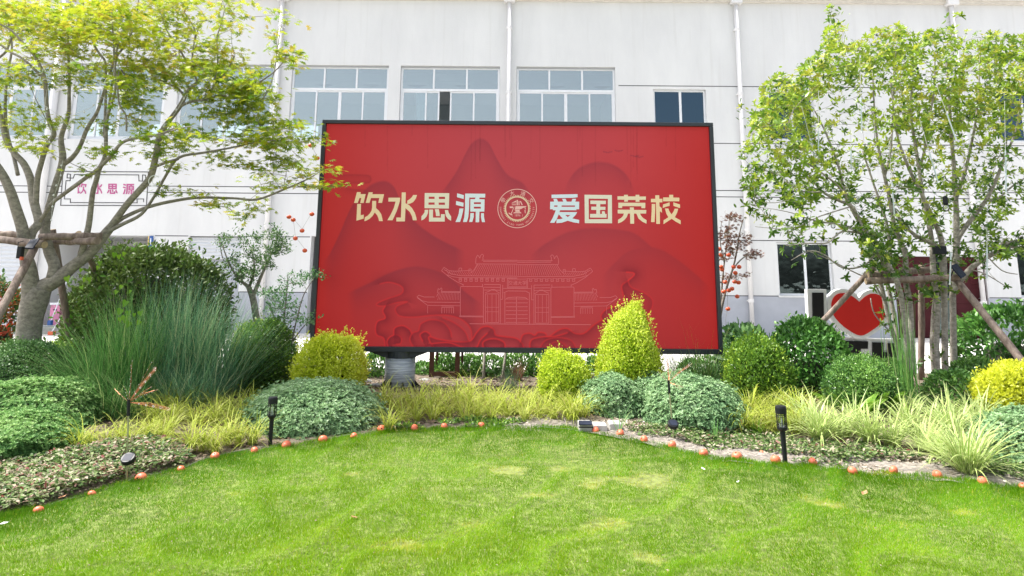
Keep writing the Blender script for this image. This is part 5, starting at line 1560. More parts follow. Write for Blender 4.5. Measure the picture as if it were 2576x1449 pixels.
shrub('boxwood', 'boxwood with yellow green tips right of the red screen, in front of the glossy shrub', 1822, 1994, 853, 8.9, L['box'], 'ball', 0.45, 10000, 0.036, 'kite', 22, None, 0.08, shoots=14, vm=920, spike=.3)
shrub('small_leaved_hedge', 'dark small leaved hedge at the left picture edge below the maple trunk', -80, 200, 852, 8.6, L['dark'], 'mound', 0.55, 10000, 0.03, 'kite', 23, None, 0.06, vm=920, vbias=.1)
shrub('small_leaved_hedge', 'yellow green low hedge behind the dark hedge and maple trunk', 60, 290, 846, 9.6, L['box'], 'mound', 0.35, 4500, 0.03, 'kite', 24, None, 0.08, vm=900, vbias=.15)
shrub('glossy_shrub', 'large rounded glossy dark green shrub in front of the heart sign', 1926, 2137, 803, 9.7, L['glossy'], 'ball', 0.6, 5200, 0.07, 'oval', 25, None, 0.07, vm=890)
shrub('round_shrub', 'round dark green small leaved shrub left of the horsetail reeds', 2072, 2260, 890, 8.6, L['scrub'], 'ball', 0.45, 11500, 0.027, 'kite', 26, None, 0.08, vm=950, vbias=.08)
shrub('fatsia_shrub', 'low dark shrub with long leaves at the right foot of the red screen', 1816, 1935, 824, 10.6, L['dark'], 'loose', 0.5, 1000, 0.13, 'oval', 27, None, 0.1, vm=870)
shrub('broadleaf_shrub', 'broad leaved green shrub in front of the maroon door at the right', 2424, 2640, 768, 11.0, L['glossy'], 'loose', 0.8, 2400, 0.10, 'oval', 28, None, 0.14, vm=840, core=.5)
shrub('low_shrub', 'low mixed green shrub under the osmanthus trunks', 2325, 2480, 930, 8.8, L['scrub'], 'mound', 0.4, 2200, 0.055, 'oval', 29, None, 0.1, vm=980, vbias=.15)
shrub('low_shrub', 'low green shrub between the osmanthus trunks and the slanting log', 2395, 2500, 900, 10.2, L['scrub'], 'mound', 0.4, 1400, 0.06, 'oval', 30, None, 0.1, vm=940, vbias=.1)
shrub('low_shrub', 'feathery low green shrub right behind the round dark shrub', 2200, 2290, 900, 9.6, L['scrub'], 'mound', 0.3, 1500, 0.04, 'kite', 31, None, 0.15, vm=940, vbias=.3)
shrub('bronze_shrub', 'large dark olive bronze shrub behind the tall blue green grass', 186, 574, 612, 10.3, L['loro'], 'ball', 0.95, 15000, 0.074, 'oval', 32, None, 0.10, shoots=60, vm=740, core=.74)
shrub('photinia', 'red tipped photinia shrub at the left picture edge behind the leaning log', -70, 62, 716, 10.6, L['photinia'], 'loose', 0.5, 2000, 0.085, 'oval', 33, None, 0.12, vm=790, core=.55)
HG = 'leafy shrubs seen under the red screen'
for i, (a, b, vt, Y, lab) in enumerate([(905, 985, 893, 11.2, 'leafy shrub left of the wrapped post under the screen'), (1030, 1110, 915, 11.6, 'sparse low shrub just right of the wrapped post'), (1092, 1145, 895, 11.4, 'thin upright shrub between the two brown posts'),
                                  (1140, 1205, 898, 11.5, 'thin upright shrub right of the brown posts'), (1185, 1275, 897, 11.3, 'dark leafy shrub under the middle of the screen'), (1255, 1345, 890, 11.4, 'bright tipped leafy shrub left of the small yellow shrub'), (1320, 1400, 892, 11.4, 'leafy shrub directly behind the small yellow shrub'),
                                  (1478, 1510, 900, 11.2, 'narrow dark sprig shrub between the small and tall yellow shrubs'), (1700, 1830, 900, 11.0, 'green shrub behind the fine grass at the screen corner')]):
    shrub('leafy_shrub', lab, a, b, vt, Y, L['scrub'], 'loose', 0.35, 750, 0.055, 'oval', 50 + i, HG, 0.16, vm=930, core=.4, shoots=10, spike=.5, vbias=.08)

# ================================================================== GRASSES AND LOW PLANTS
def tuft(name, label, P, n, Lr, lean, droop, wr, mat, seed, spread, group=None, cat='grass', seg=5, az0=None, azs=None, attr='stuff', vb=(0.45, .25)):
    g = np.random.default_rng(seed)
    a = g.uniform(0, 6.283, n); r = spread * np.sqrt(g.uniform(0, 1, n))
    base = np.stack([P[0] + np.cos(a) * r, P[1] + np.sin(a) * r, np.full(n, P[2])], -1)
    az = g.uniform(0, 6.283, n) if az0 is None else g.normal(az0, azs, n)
    V, F, A, AC = blades(base, az, g.uniform(*Lr, n), g.uniform(*lean, n), g.uniform(*wr, n), g.uniform(*droop, n), np.clip(g.normal(*vb, n), 0, 1), seg)
    V[:, 2] = np.maximum(V[:, 2], 0.004)
    T = thing(name, label, cat, P, group)
    tag(np_mesh('blades', V, F, mat, T, {'var': A, 'across': AC}), kind='stuff')
    return T
# tall blue-green grass: several crowns grown together
def big_grass(name, label, crowns, mat, seed, wr, loc):
    g = np.random.default_rng(seed); parts = []; T = thing(name, label, 'ornamental grass', loc)
    o = 0; Vs, Fs, As, Cs = [], [], [], []
    for (u, v, n, Lr, lean, droop, az0, azs, sp) in crowns:
        c = gnd(u, v); a = g.uniform(0, 6.283, n); r = sp * np.sqrt(g.uniform(0, 1, n))
        base = np.stack([c.x + np.cos(a) * r, c.y + np.sin(a) * r * .8, np.zeros(n)], -1)
        az = np.where(g.uniform(0, 1, n) < .6, g.normal(az0, azs * 1.3, n), g.uniform(0, 6.283, n))
        V, F, A, C = blades(base, az, g.uniform(*Lr, n), np.abs(g.normal(lean, .19, n)), g.uniform(*wr, n), g.uniform(*droop, n), np.clip(g.normal(.46, .36, n), 0, 1), 7)
        Vs.append(V); Fs.append(F + o); As.append(A); Cs.append(C); o += len(V)
    V = np.concatenate(Vs); V[:, 2] = np.maximum(V[:, 2], 0.004)
    tag(np_mesh('blades', V, np.concatenate(Fs), mat, T, {'var': np.concatenate(As), 'across': np.concatenate(Cs)}), kind='stuff')
big_grass('fountain_grass', 'tall dense blue green grass clump in front of the bronze shrub, leaning right',
          [(430, 1015, 720, (1.0, 1.75), .16, (.05, .5), 0.2, .9, .34), (520, 1010, 600, (.85, 1.55), .38, (.1, .6), 0.1, .5, .28), (570, 1005, 420, (.7, 1.25), .62, (.2, .6), 0.05, .35, .2), (480, 1030, 500, (.35, .8), .5, (.3, .9), -.4, 1.2, .3)], L['bluegrass'], 5, (.004, .0085), gnd(470, 1015))
big_grass('fountain_grass', 'looser green grass clump left of the tall blue green one, arching to the left',
          [(310, 1030, 750, (.85, 1.6), .2, (.1, .8), 2.6, 1.0, .3), (240, 1035, 700, (.7, 1.25), .5, (.4, 1.1), 3.1, .5, .25), (300, 1050, 600, (.4, .8), .6, (.5, 1.2), 3.6, .8, .25)], L['greengrass'], 6, (.004, .008), gnd(290, 1030))
big_grass('fine_grass', 'fine wispy grass at the lower right corner of the red screen', [(1750, 985, 650, (.4, .85), .35, (.2, .9), 1.5, 2.0, .35), (1800, 985, 350, (.35, .7), .4, (.3, 1.0), 0, 2.0, .3)], L['greengrass'], 8, (.003, .005), gnd(1770, 985))
big_grass('wispy_stalks', 'pale seed stalks rising before the lower right of the red screen', [(1740, 985, 60, (.7, 1.15), .3, (.2, .7), 1.5, 2.5, .35)], L['sedge'], 9, (.002, .003), gnd(1740, 985))
big_grass('blue_fescue', 'small blue grass tuft in front of the kerb stones', [(1400, 990, 200, (.25, .5), .4, (.1, .4), 1.5, 2.5, .1), (1280, 985, 120, (.2, .45), .4, (.1, .5), 1.5, 2.5, .1)], L['bluegrass'], 10, (.003, .005), gnd(1380, 990))
tuft('dry_grass', 'small brown dead grass tuft under the screen', gnd(1302, 965), 160, (.2, .42), (.05, .6), (.1, .5), (.003, .005), leafmat('dead_grass', [(.16, .07, .04), (.28, .14, .08)], .7, .2), 12, .05)
tuft('grass_seedling', 'thin green grass tuft growing between the concrete blocks', gnd(1556, 1094), 14, (.2, .45), (.1, .7), (.4, 1.3), (.004, .006), L['greengrass'], 13, .02)
tuft('grass_seedling', 'small green grass tuft right of the right copper lamp disc', gnd(1802, 1110), 16, (.12, .26), (.05, .4), (.1, .8), (.004, .007), L['greengrass'], 14, .02)
tuft('weed', 'leafy green weed in front of the boxwood ball', gnd(1905, 1095), 22, (.12, .24), (.2, .9), (.2, .6), (.012, .02), L['fern'], 15, .03, cat='plant')

def seat(v_):
    return v_
# sedge: six clumps of its own shape, then copies
def sedge_mesh(i):
    g = np.random.default_rng(300 + i); n = 72
    a = g.uniform(0, 6.283, n); r = .045 * np.sqrt(g.uniform(0, 1, n))
    base = np.stack([np.cos(a) * r, np.sin(a) * r, np.zeros(n)], -1)
    V, F, A, C = blades(base, g.uniform(0, 6.283, n), g.uniform(.24, .5, n), np.abs(g.normal(.40, .26, n)), g.uniform(.006, .011, n), g.uniform(1.0, 2.4, n), np.clip(g.normal(.52, .22, n), 0, 1), 6)
    V[:, 2] = np.maximum(V[:, 2], 0.004)
    o = np_mesh('golden_sedge', V, F, L['sedge'], None, {'var': A, 'across': C}); me = o.data; bpy.data.objects.remove(o); return me
SED = [sedge_mesh(i) for i in range(6)]
gs = random.Random(21)
def sedge(u, v, s, label, group):
    p = gnd(u, v); o = bpy.data.objects.new('golden_sedge', SED[gs.randrange(6)]); link(o)
    o.location = p; o.rotation_euler = (0, 0, gs.uniform(0, 6.28)); k = s * gs.uniform(.85, 1.15); o.scale = (k, k, k * gs.uniform(.9, 1.1))
    tag(o, label, 'sedge', group)
ORD = ['first', 'second', 'third', 'fourth', 'fifth', 'sixth', 'seventh', 'eighth', 'ninth', 'tenth', 'eleventh', 'twelfth', 'thirteenth', 'fourteenth', 'fifteenth']
for (u0, u1, v0, v1, n, s, lab) in [
    (955, 1480, 1018, 1028, 13, 1.0, 'back row under the screen'), (945, 1500, 1034, 1046, 15, 1.0, 'middle row under the screen'), (1000, 1490, 1050, 1064, 13, .9, 'front row under the screen'),
    (400, 640, 1030, 1045, 8, 1.0, 'row under the tall grass'), (360, 655, 1062, 1080, 9, 1.0, 'row left of the left lantern'), (185, 420, 1098, 1120, 7, .85, 'row by the left copper lamp'),
    (350, 450, 1085, 1100, 3, .8, 'short row right of the copper lamp'), (455, 650, 1108, 1128, 6, .95, 'row arching over the left lawn edge'), (1865, 2030, 1040, 1056, 8, 1.1, 'row behind the right lantern'), (1850, 2020, 1076, 1094, 8, .95, 'row before the right lantern')]:
    for k in range(n):
        u = u0 + (u1 - u0) * (k + gs.uniform(.25, .75)) / n
        sedge(u, gs.uniform(v0, v1) + ((u1 - u) * .14 if u1 < 660 and v0 > 1080 else 0), s, 'golden sedge clump, %s from the left in the %s' % (ORD[k], lab), 'golden sedge clumps in the bed')
sedge(978, 1086, .95, 'low golden sedge clump at the right end of the big silver mound', 'golden sedge clumps in the bed'); sedge(1180, 1012, 1.25, 'tallest golden sedge clump under the screen, right of the brown posts', 'golden sedge clumps in the bed'); sedge(1440, 1062, 1.1, 'golden sedge clump just left of the concrete blocks', 'golden sedge clumps in the bed')

for i, (u, v, n, Lm, lab) in enumerate([
    (2062, 1110, 120, .62, 'striped lily clump right of the right path lantern'), (2030, 1075, 70, .52, 'striped lily clump behind the right path lantern, under the round shrub'),
    (2190, 1118, 95, .52, 'striped lily clump second from the left, in front of the ferns'), (2285, 1090, 90, .55, 'striped lily clump below the horsetail reeds'),
    (2330, 1135, 80, .5, 'striped lily clump low in front, middle of the right bed'), (2440, 1195, 150, .66, 'largest striped lily clump at the front right of the bed'),
    (2400, 1110, 100, .6, 'striped lily clump behind the largest one'), (2470, 1080, 90, .58, 'striped lily clump under the bright gold shrub'), (2150, 1075, 70, .45, 'small striped lily clump between two larger ones by the ferns'), (2118, 1098, 70, .45, 'striped lily clump touching the right side of the first one'), (2245, 1125, 70, .45, 'striped lily clump low in front, left of the middle of the bed'), (2365, 1085, 80, .5, 'striped lily clump just right of the horsetail foot'), (2290, 1050, 60, .45, 'striped lily clump at the very foot of the horsetail reeds'), (2380, 1160, 80, .45, 'striped lily clump just left of the largest one'), (2510, 1140, 80, .5, 'striped lily clump beside the silver mound at the right edge'), (2440, 1060, 60, .5, 'rearmost striped lily clump, left of the bright gold shrub')]):
    tuft('striped_lily', lab, gnd(u, v), int(n * 1.35), (Lm * .5, Lm * 1.05), (.1, 1.0), (.5, 1.6), (.011, .019), L['striped'], 400 + i, .07, 'striped lily clumps in the right bed', 'plant', 7)
# horsetail reeds
T = thing('horsetail', 'tall thin green horsetail reeds in front of the osmanthus trunks', 'reeds', gnd(2285, 1035))
g = np.random.default_rng(5)
parts = []
for i in range(75):
    c = gnd(2285 + g.normal(0, 20), 1035 + g.normal(0, 6)); Lh = g.uniform(.5, 1.0) if i > 22 else g.uniform(1.0, 1.45)
    ax, ay = g.normal(0, .05, 2); K = 9; pts = [(c.x + ax * Lh * (q / K) + g.normal(0, .002), c.y + ay * Lh * (q / K), Lh * q / K) for q in range(K + 1)]
    b = MB(); b.tube(pts, [0.0042 * (1 - .5 * q / K) for q in range(K + 1)], 4, cap=False)
    parts.append((np.array(b.v), np.array(b.f), np.repeat(np.clip(g.normal(.4, .25), 0, 1), len(b.v)) * 1.0))
V, F, A = join(parts)
tag(np_mesh('reed_stems', V, F, L['reed'], T, {'var': A}), kind='stuff')
o = MB()
tall = thing('lone_reed', 'single thin green stalk standing right of the osmanthus trunks', 'reed', gnd(2518, 1000))
c = gnd(2518, 1000); MB().tube([c, at(2508, 920, c.y), at(2492, 826, c.y)], [.006, .005, .002], 5).build('stalk', L['reed'], tall)
# ferns
def fern(u, v, lab, seed, nf=7, Lf=.34):
    g = np.random.default_rng(seed); c = gnd(u, v); Ps, Ds, Ns, Ss = [], [], [], []
    for k in range(nf):
        az = g.uniform(0, 6.283); lean = g.uniform(.15, .6); Lx = Lf * g.uniform(.7, 1.2); p = np.array(c); K = 26
        for q in range(K):
            t = q / K; a = lean + t * .8; d = np.array([math.sin(a) * math.cos(az), math.sin(a) * math.sin(az), math.cos(a)]); p = p + d * Lx / K
            s_ = np.array([-math.sin(az), math.cos(az), 0.0]); nn = np.cross(d, s_)
            if q < 3: continue
            for sg in (-1, 1):
                Ps.append(p.copy()); Ds.append(s_ * sg + d * .45); Ns.append(nn); Ss.append(.20 * Lx * math.sin(math.pi * (0.12 + .86 * t)) + .004)
    tv = [(0, -.07, 0), (0, .07, 0), (.6, .09, 0), (1, 0, -.03), (.6, -.09, 0)]; 
    V, F, A = scatter(tv, [(0, 1, 2, 4), (4, 2, 3, 3)][:1], np.array(Ps), np.array(Ds), np.array(Ns), np.array(Ss) * 1.4, np.clip(g.normal(.5, .2, len(Ps)), 0, 1))
    T = thing('fern', lab, 'fern', c, 'bright green ferns'); tag(np_mesh('fronds', V, F, L['fern'], T, {'var': A}), kind='stuff')
for i, (u, v, lab) in enumerate([(2085, 1030, 'bright green fern at the left foot of the round dark shrub'), (2130, 1045, 'bright green fern leaning right under the round dark shrub'), (2205, 1050, 'bright green fern between round shrub and horsetail'), (2240, 1050, 'bright green fern just left of the horsetail reeds'), (2170, 1062, 'small bright green fern low above the striped lilies')]): fern(u, v, lab, 70 + i)

# variegated ground cover, mulch and weeds
def in_poly(x, y, poly):
    c = np.zeros(len(x), bool); n = len(poly)
    for i in range(n):
        x1, y1 = poly[i]; x2, y2 = poly[(i + 1) % n]
        k = ((y1 > y) != (y2 > y)) & (x < (x2 - x1) * (y - y1) / (y2 - y1 + 1e-12) + x1); c ^= k
    return c
def cover(name, label, uvpoly, n, leaf, hgt, mat, seed, cat, tmpl=(OVAL_V, OVAL_F), vb=(.5, .28), clump=3.0, thr=-.2, flat=.5):
    g = np.random.default_rng(seed); poly = [tuple(gnd(u, v))[:2] for u, v in uvpoly]
    xs = [p[0] for p in poly]; ys = [p[1] for p in poly]
    x = g.uniform(min(xs), max(xs), n * 3); y = g.uniform(min(ys), max(ys), n * 3); k = in_poly(x, y, poly); x, y = x[k][:n], y[k][:n]
    nn_ = snoise(np.c_[x, y], clump, seed, 3); k = nn_ > thr; x, y, nn_ = x[k], y[k], nn_[k]; m = len(x)
    z = bed_h(x, y) + hgt * np.clip(.6 + .6 * nn_, .1, 1.2) * g.uniform(.1, 1, m) ** .6
    D = norm(np.c_[g.normal(size=(m, 2)), g.uniform(-.3, flat, m)]); N = norm(np.c_[g.normal(0, .5, (m, 2)), np.ones(m)])
    var = np.clip(g.normal(*vb, m), 0, 1)
    V, F, A = scatter(tmpl[0], tmpl[1], np.c_[x, y, z], D, N, leaf * g.uniform(.6, 1.3, m), var)
    V[:, 2] = np.maximum(V[:, 2], 0.003)
    tag(np_mesh(name, V, F, mat, None, {'var': A}, loc=(sum(xs) / len(xs), sum(ys) / len(ys), 0)), label, cat, kind='stuff')
cover('ground_cover', 'pink white and green variegated ground cover at the lower left', [(-140, 1150), (60, 1165), (200, 1150), (330, 1135), (470, 1120), (480, 1165), (440, 1178), (350, 1200), (230, 1238), (100, 1278), (0, 1298), (-140, 1345)], 15000, .042, .12, L['cover'], 1, 'ground cover', vb=(.5, .27), thr=-.9)
cover('ground_cover', 'sparse reddish green ground cover behind the orange balls on the right', [(1570, 1082), (1860, 1088), (2040, 1092), (2200, 1128), (2330, 1160), (2140, 1165), (2000, 1150), (1800, 1132), (1700, 1110), (1600, 1095)], 7500, .038, .07, L['cover'], 2, 'ground cover', vb=(.38, .26), thr=-.25)
cover('ground_cover', 'small green ground cover at the front right corner of the bed', [(2430, 1150), (2700, 1150), (2700, 1235), (2560, 1215), (2460, 1195)], 2500, .035, .06, L['cover'], 3, 'ground cover', vb=(.3, .2), thr=-.3)
cover('ground_cover', 'thin weeds and ground cover straggling over the right sandy strip', [(1580, 1095), (1800, 1125), (2000, 1145), (2200, 1155), (2400, 1175), (2600, 1195), (2600, 1225), (2450, 1205), (2250, 1185), (2050, 1172), (1850, 1158), (1700, 1128)], 3500, .04, .05, L['cover'], 9, 'ground cover', vb=(.33, .25), clump=5, thr=.15)
cover('small_weeds', 'low green weeds between the middle sedge and the lawn', [(960, 1072), (1240, 1060), (1330, 1068), (1250, 1082), (1100, 1082), (970, 1090)], 1500, .04, .05, L['box'], 4, 'weeds', (KITE_V, KITE_F), (.4, .25), 6, -.1, 1.2)
cover('straw_mulch', 'pale straw and chippings on the sandy strip', [(1200, 1045), (1600, 1060), (2000, 1110), (2400, 1160), (2700, 1190), (2700, 1262), (2450, 1218), (2150, 1190), (1850, 1162), (1640, 1122), (1500, 1092), (1200, 1084)], 12000, .04, .012, L['mulch'], 5, 'mulch', ([(0, -.1, 0), (1, -.13, 0), (1, .1, 0.03), (0, .12, 0.02)], [(0, 1, 2, 3)]), (.55, .3), 3, -.9, .2)
cover('bed_litter', 'brown leaf litter and chips on the soil under the plants', [(-100, 1000), (600, 990), (1000, 960), (1600, 960), (2600, 980), (2700, 1170), (1900, 1100), (1500, 1050), (950, 1080), (600, 1135), (450, 1170), (-100, 1200)], 16000, .05, .015, leafmat('leaf_litter', [(.07, .05, .035), (.15, .10, .07), (.27, .2, .14), (.09, .13, .04)], .8, 0, .1), 6, 'leaf litter', (KITE_V, KITE_F), (.4, .3), 3, -.9, .2)

# ================================================================== TREES
def zr1(x, y): return (x * .3231, y * .3231)
def z4c(x, y): return (x * .3231, 422.9 + y * .3231)
def z3r(x, y): return (x * .2189, 558.8 + y * .2189)
def z5r(x, y): return (2175 + x * .3856, 422.9 + y * .3856)
def z6r(x, y): return (1888 + x * .3856, 422.9 + y * .3856)

class Tree:
    def __init__(s, name, label, base, Y0, group=None):
        s.Y0 = Y0; s.nodes = []      # (Vector, radius)
        s.T = thing(name, label, 'tree', gnd(*base) if isinstance(base, tuple) else base, group)
    def branch(s, pts, dy=0.0, mat='bark_maple', name='branch', d0=None, sides=9, sub=4, free=False):
        """pts: (u, v, radius in picture units); dy: how far the far end stands behind (+) or before (-) its foot"""
        n = len(pts)
        if d0 is None:
            if s.nodes and not free:
                u0, v0, _ = pts[0]; best = min(s.uv, key=lambda q: (q[0] - u0) ** 2 + (q[1] - v0) ** 2); d0 = best[2] - s.Y0
            else: d0 = 0.0
        L_ = [0.0]
        for a, b in zip(pts[:-1], pts[1:]): L_.append(L_[-1] + math.hypot(a[0] - b[0], a[1] - b[1]))
        out = []
        for (u, v, r), l in zip(pts, L_):
            Y = s.Y0 + d0 + dy * l / L_[-1]; p = at(u, v, Y); p.z = max(p.z, -0.05); out.append((p, r * pxm(Y) * 1.02))
        c = catmull(out, sub)
        MB().tube([p for p, _ in c], [max(.0012, r) for _, r in c], sides).build(name, M[mat], s.T, smooth=True)
        if not hasattr(s, 'uv'): s.uv = []
        pu, pv = proj([tuple(p) for p, _ in c])
        for (p, r), a, b in zip(c, pu, pv): s.nodes.append((p, r)); s.uv.append((a, b, p.y))
    def twigs(s, tips, mat, name='twigs', r0=.006, maxr=.035, up=0.0, seed=0, sides=4):
        """thin shoots from the nearest limb to each tip; returns each tip's outward direction"""
        g = np.random.default_rng(seed)
        N = np.array([tuple(p) for p, r in s.nodes]); Rr = np.array([r for p, r in s.nodes])
        live = list(range(len(N))); pos = [N]; b = MB(); dirs = []
        order = np.argsort([np.min(np.linalg.norm(N - t, axis=1)) for t in tips]); res = [None] * len(tips)
        for oi in order:
            t = tips[oi]; A = np.concatenate(pos)
            d = A - t; dist = np.linalg.norm(d, axis=1) + np.maximum(0, d[:, 2] - up) * 1.6 + g.uniform(0, .06, len(A))
            if len(A) == len(N) or True: dist[:len(N)] += np.where(Rr > maxr, .15, 0)
            j = int(np.argmin(dist)); a = Vector(A[j]); e = Vector(t); L_ = (e - a).length
            mid = a.lerp(e, .45) + Vector((g.normal(0, .06), g.normal(0, .06), .07 * L_ + g.normal(0, .03))) * min(1, L_) * 1.2
            c = catmull([(a, 1), (mid, 1), (e, 1)], 3)
            pts = [p for p, _ in c]; k = len(pts); rb = min(r0, .0025 + .006 * L_)
            b.tube(pts, [rb * (1 - .75 * q / (k - 1)) for q in range(k)], sides, cap=False)
            pos.append(np.array([tuple(p) for p in pts[2:-1]])); dv = (e - mid).normalized(); res[oi] = (dv.x, dv.y, dv.z)
        tag(b.build(name, M[mat], s.T), kind='stuff')
        return np.array(res)

# ---- left maple
MT = Tree('maple_tree', 'yellow green maple with forked grey trunk on the left, held by log props', (85, 985), 8.9)
br = MT.branch
br([(66, 985, 31), (70, 900, 29), (72, 850, 27), (77, 800, 27), (90, 750, 30), (104, 722, 24)], 0, name='trunk', d0=0, sides=16)
br([(82, 765, 24), (77, 715, 19), (72, 675, 17), (66, 648, 14), (60, 612, 13), (56, 575, 13), (42, 530, 12), (26, 481, 11), (6, 439, 10), (-25, 395, 9)], -.5, sides=12)
br([(102, 735, 22), (110, 722, 20), (142, 704, 17), (181, 672, 14), (226, 636, 13), (258, 597, 12), (280, 570, 10)], .1, sides=12)
br([(276, 574, 9), (300, 540, 8), (323, 510, 8), (348, 482, 8), (372, 455, 8), (384, 430, 8), (399, 355, 7), (410, 326, 7), (430, 298, 6), (452, 268, 6), (475, 226, 5), (498, 207, 4)], -.3)
br([(276, 574, 7), (310, 548, 5), (372, 521, 4.5), (440, 505, 4), (504, 497, 3.6), (591, 499, 3), (646, 502, 3), (711, 478, 2.4), (775, 450, 1.8), (806, 430, 1)], .25, sides=7)
br([(270, 583, 6), (310, 563, 4.5), (355, 539, 4), (388, 494, 3.5), (417, 442, 3.5), (449, 397, 3.5), (514, 384, 3), (580, 372, 2.5), (662, 355, 2), (720, 356, 1.6), (775, 358, 1.2)], -.6, sides=7)
br([(388, 420, 4), (420, 408, 3.5), (449, 400, 3)], -.2, sides=6)
br([(199, 662, 8), (207, 630, 8), (223, 568, 7), (233, 487, 6), (242, 455, 6), (250, 425, 5.5), (265, 388, 5), (268, 307, 4), (280, 262, 3.5), (290, 226, 3), (288, 150, 2.5), (284, 81, 2), (281, 30, 1.2)], -.7)
br([(133, 700, 15), (137, 668, 13), (124, 632, 12.5), (113, 578, 11.5), (123, 530, 10), (139, 471, 9), (158, 404, 8.5), (154, 346, 6), (172, 290, 5), (174, 240, 4), (174, 181, 3.5), (171, 97, 2.5), (175, 40, 1.5)], .3, sides=11)
br([(160, 412, 7), (180, 398, 6), (200, 371, 5), (220, 323, 5), (245, 281, 4), (262, 230, 3.5), (278, 180, 3), (291, 142, 2.5), (300, 90, 1.6)], -.4)
br([(66, 630, 13), (80, 585, 11), (97, 560, 10), (90, 525, 10), (84, 500, 10), (78, 455, 9), (61, 414, 8), (40, 390, 7), (26, 372, 6), (12, 345, 5.5), (4, 300, 5), (-8, 240, 4)], .4)
br([(90, 520, 7), (94, 452, 6.5), (104, 410, 6), (118, 365, 6), (136, 338, 6), (126, 312, 5.2), (118, 270, 5), (113, 200, 4.5), (100, 165, 4), (84, 136, 3.5), (62, 112, 3), (30, 78, 2.4), (0, 61, 2)], -.5)
br([(113, 200, 4), (60, 150, 3), (25, 130, 3), (0, 110, 3)], .2, sides=6)
br([(-10, 150, 3.5), (15, 130, 3.2), (30, 95, 3), (60, 75, 2.6), (105, 62, 2), (150, 47, 1.6)], .1, sides=6, free=True)
br([(45, 440, 5), (36, 400, 4.5), (22, 350, 4), (14, 300, 4), (14, 240, 3.5), (20, 180, 3), (30, 120, 2.5), (22, 60, 2), (6, 10, 1.5)], .6, sides=6)
br([(262, 345, 3.5), (266, 240, 3.5), (265, 160, 3), (252, 138, 3), (237, 113, 2.8), (225, 78, 2.4), (216, 48, 2), (208, 0, 1.3)], .5, sides=6)
br([(270, 300, 3), (291, 155, 3), (310, 120, 2.6), (339, 65, 2.4), (347, 16, 2), (350, -20, 1.2)], .3, sides=6)
br([(452, 268, 4), (480, 256, 3.5), (517, 250, 3), (556, 240, 2.6), (591, 247, 2.4), (640, 215, 2), (682, 187, 1.8), (705, 165, 1.5), (720, 145, 1)], -.3, sides=6)
br([(466, 245, 3.5), (450, 225, 3), (430, 214, 2.6), (400, 200, 2)], .3, sides=6)
br([(497, 209, 3), (488, 180, 2.6), (483, 155, 2.4), (487, 115, 2.2), (491, 81, 1.9), (480, 55, 1.5), (465, 32, 1)], .2, sides=6)
br([(491, 100, 1.6), (500, 70, 1.3), (512, 52, 1)], 0, sides=5)
br([(480, 175, 3), (455, 130, 2.4), (430, 95, 2), (415, 65, 1.6), (400, 20, 1.2)], .4, sides=6)
br([(94, 562, 6), (112, 540, 5), (129, 513, 5), (155, 492, 5), (184, 471, 5), (215, 448, 5), (242, 429, 5), (275, 397, 4.6), (307, 359, 4), (349, 346, 3.5), (400, 338, 3), (440, 322, 2)], -.9, sides=8)
br([(540, 200, 2.4), (548, 150, 2), (545, 100, 1.8), (556, 60, 1.4), (566, 20, 1)], .3, sides=5)
br([(517, 252, 2.5), (545, 205, 2.2), (570, 180, 2), (590, 140, 1.5)], -.1, sides=5)
br([(660, 250, 1.5), (678, 220, 1.5), (692, 170, 1.3), (700, 110, 1.1), (708, 60, .8)], .1, sides=5)
br([(330, 250, 2.4), (345, 262, 2.4), (320, 200, 2), (305, 175, 1.6)], .1, sides=5)
br([(318, 330, 2.4), (316, 290, 2.6), (300, 262, 2.4), (296, 215, 2), (299, 180, 1.5)], .0, sides=5)
CL = [(20,60,60,50),(90,60,60,45),(90,135,45,25),(160,40,80,40),(220,60,70,50),(205,120,55,40),(180,165,40,40),(300,30,80,45),(270,90,50,40),(385,45,60,50),(430,25,40,40),(340,115,60,50),(305,180,55,50),(360,190,50,45),(405,150,40,60),
      (310,245,38,45),(270,320,30,15),(60,300,32,32),(85,330,35,22),(120,305,20,12),(190,305,34,16),(95,368,30,22),(55,362,22,18),(60,190,45,28),(15,250,20,30),(30,195,25,20),(578,28,45,40),(560,75,35,30),(550,125,45,35),(520,155,55,35),(500,190,50,40),(560,205,60,45),(620,195,50,35),
      (645,232,45,28),(705,50,25,18),(694,90,10,30),(700,135,12,20),(735,135,18,10),(720,155,14,10),(600,270,60,38),(560,285,40,30),(600,335,75,25),(680,310,45,26),(725,315,40,30),(650,368,75,20),(745,360,45,20),(790,350,28,16),
      (700,405,65,20),(740,430,45,22),(838,428,28,11),(838,470,28,11),(770,470,30,10),(610,405,60,16),(540,405,30,14),(425,365,60,30),(380,338,50,14),(250,390,36,18),(232,425,20,10),(430,420,35,14),(470,335,40,22),(560,512,50,15),(590,540,40,12),(680,470,50,14),(650,520,50,14),(500,490,16,10),
      (480,345,26,20),(655,440,50,14),(160,90,60,40),(250,180,40,40),(450,110,50,40),(480,60,28,36),(350,290,30,25),(345,250,36,22),(245,20,60,25),(60,20,60,25),(130,195,25,22),(190,210,26,25),(335,60,40,30),(640,280,36,24),(440,190,40,36),(0,20,40,40),(470,12,40,14),(615,230,50,30),(530,240,40,25),(680,350,40,18),(415,480,18,8),(-40,60,40,60),(-50,200,40,60),(-40,330,40,30)]
g = np.random.default_rng(55)
NU = np.array(MT.uv)
tips, P, D, N, S, A = [], [], [], [], [], []
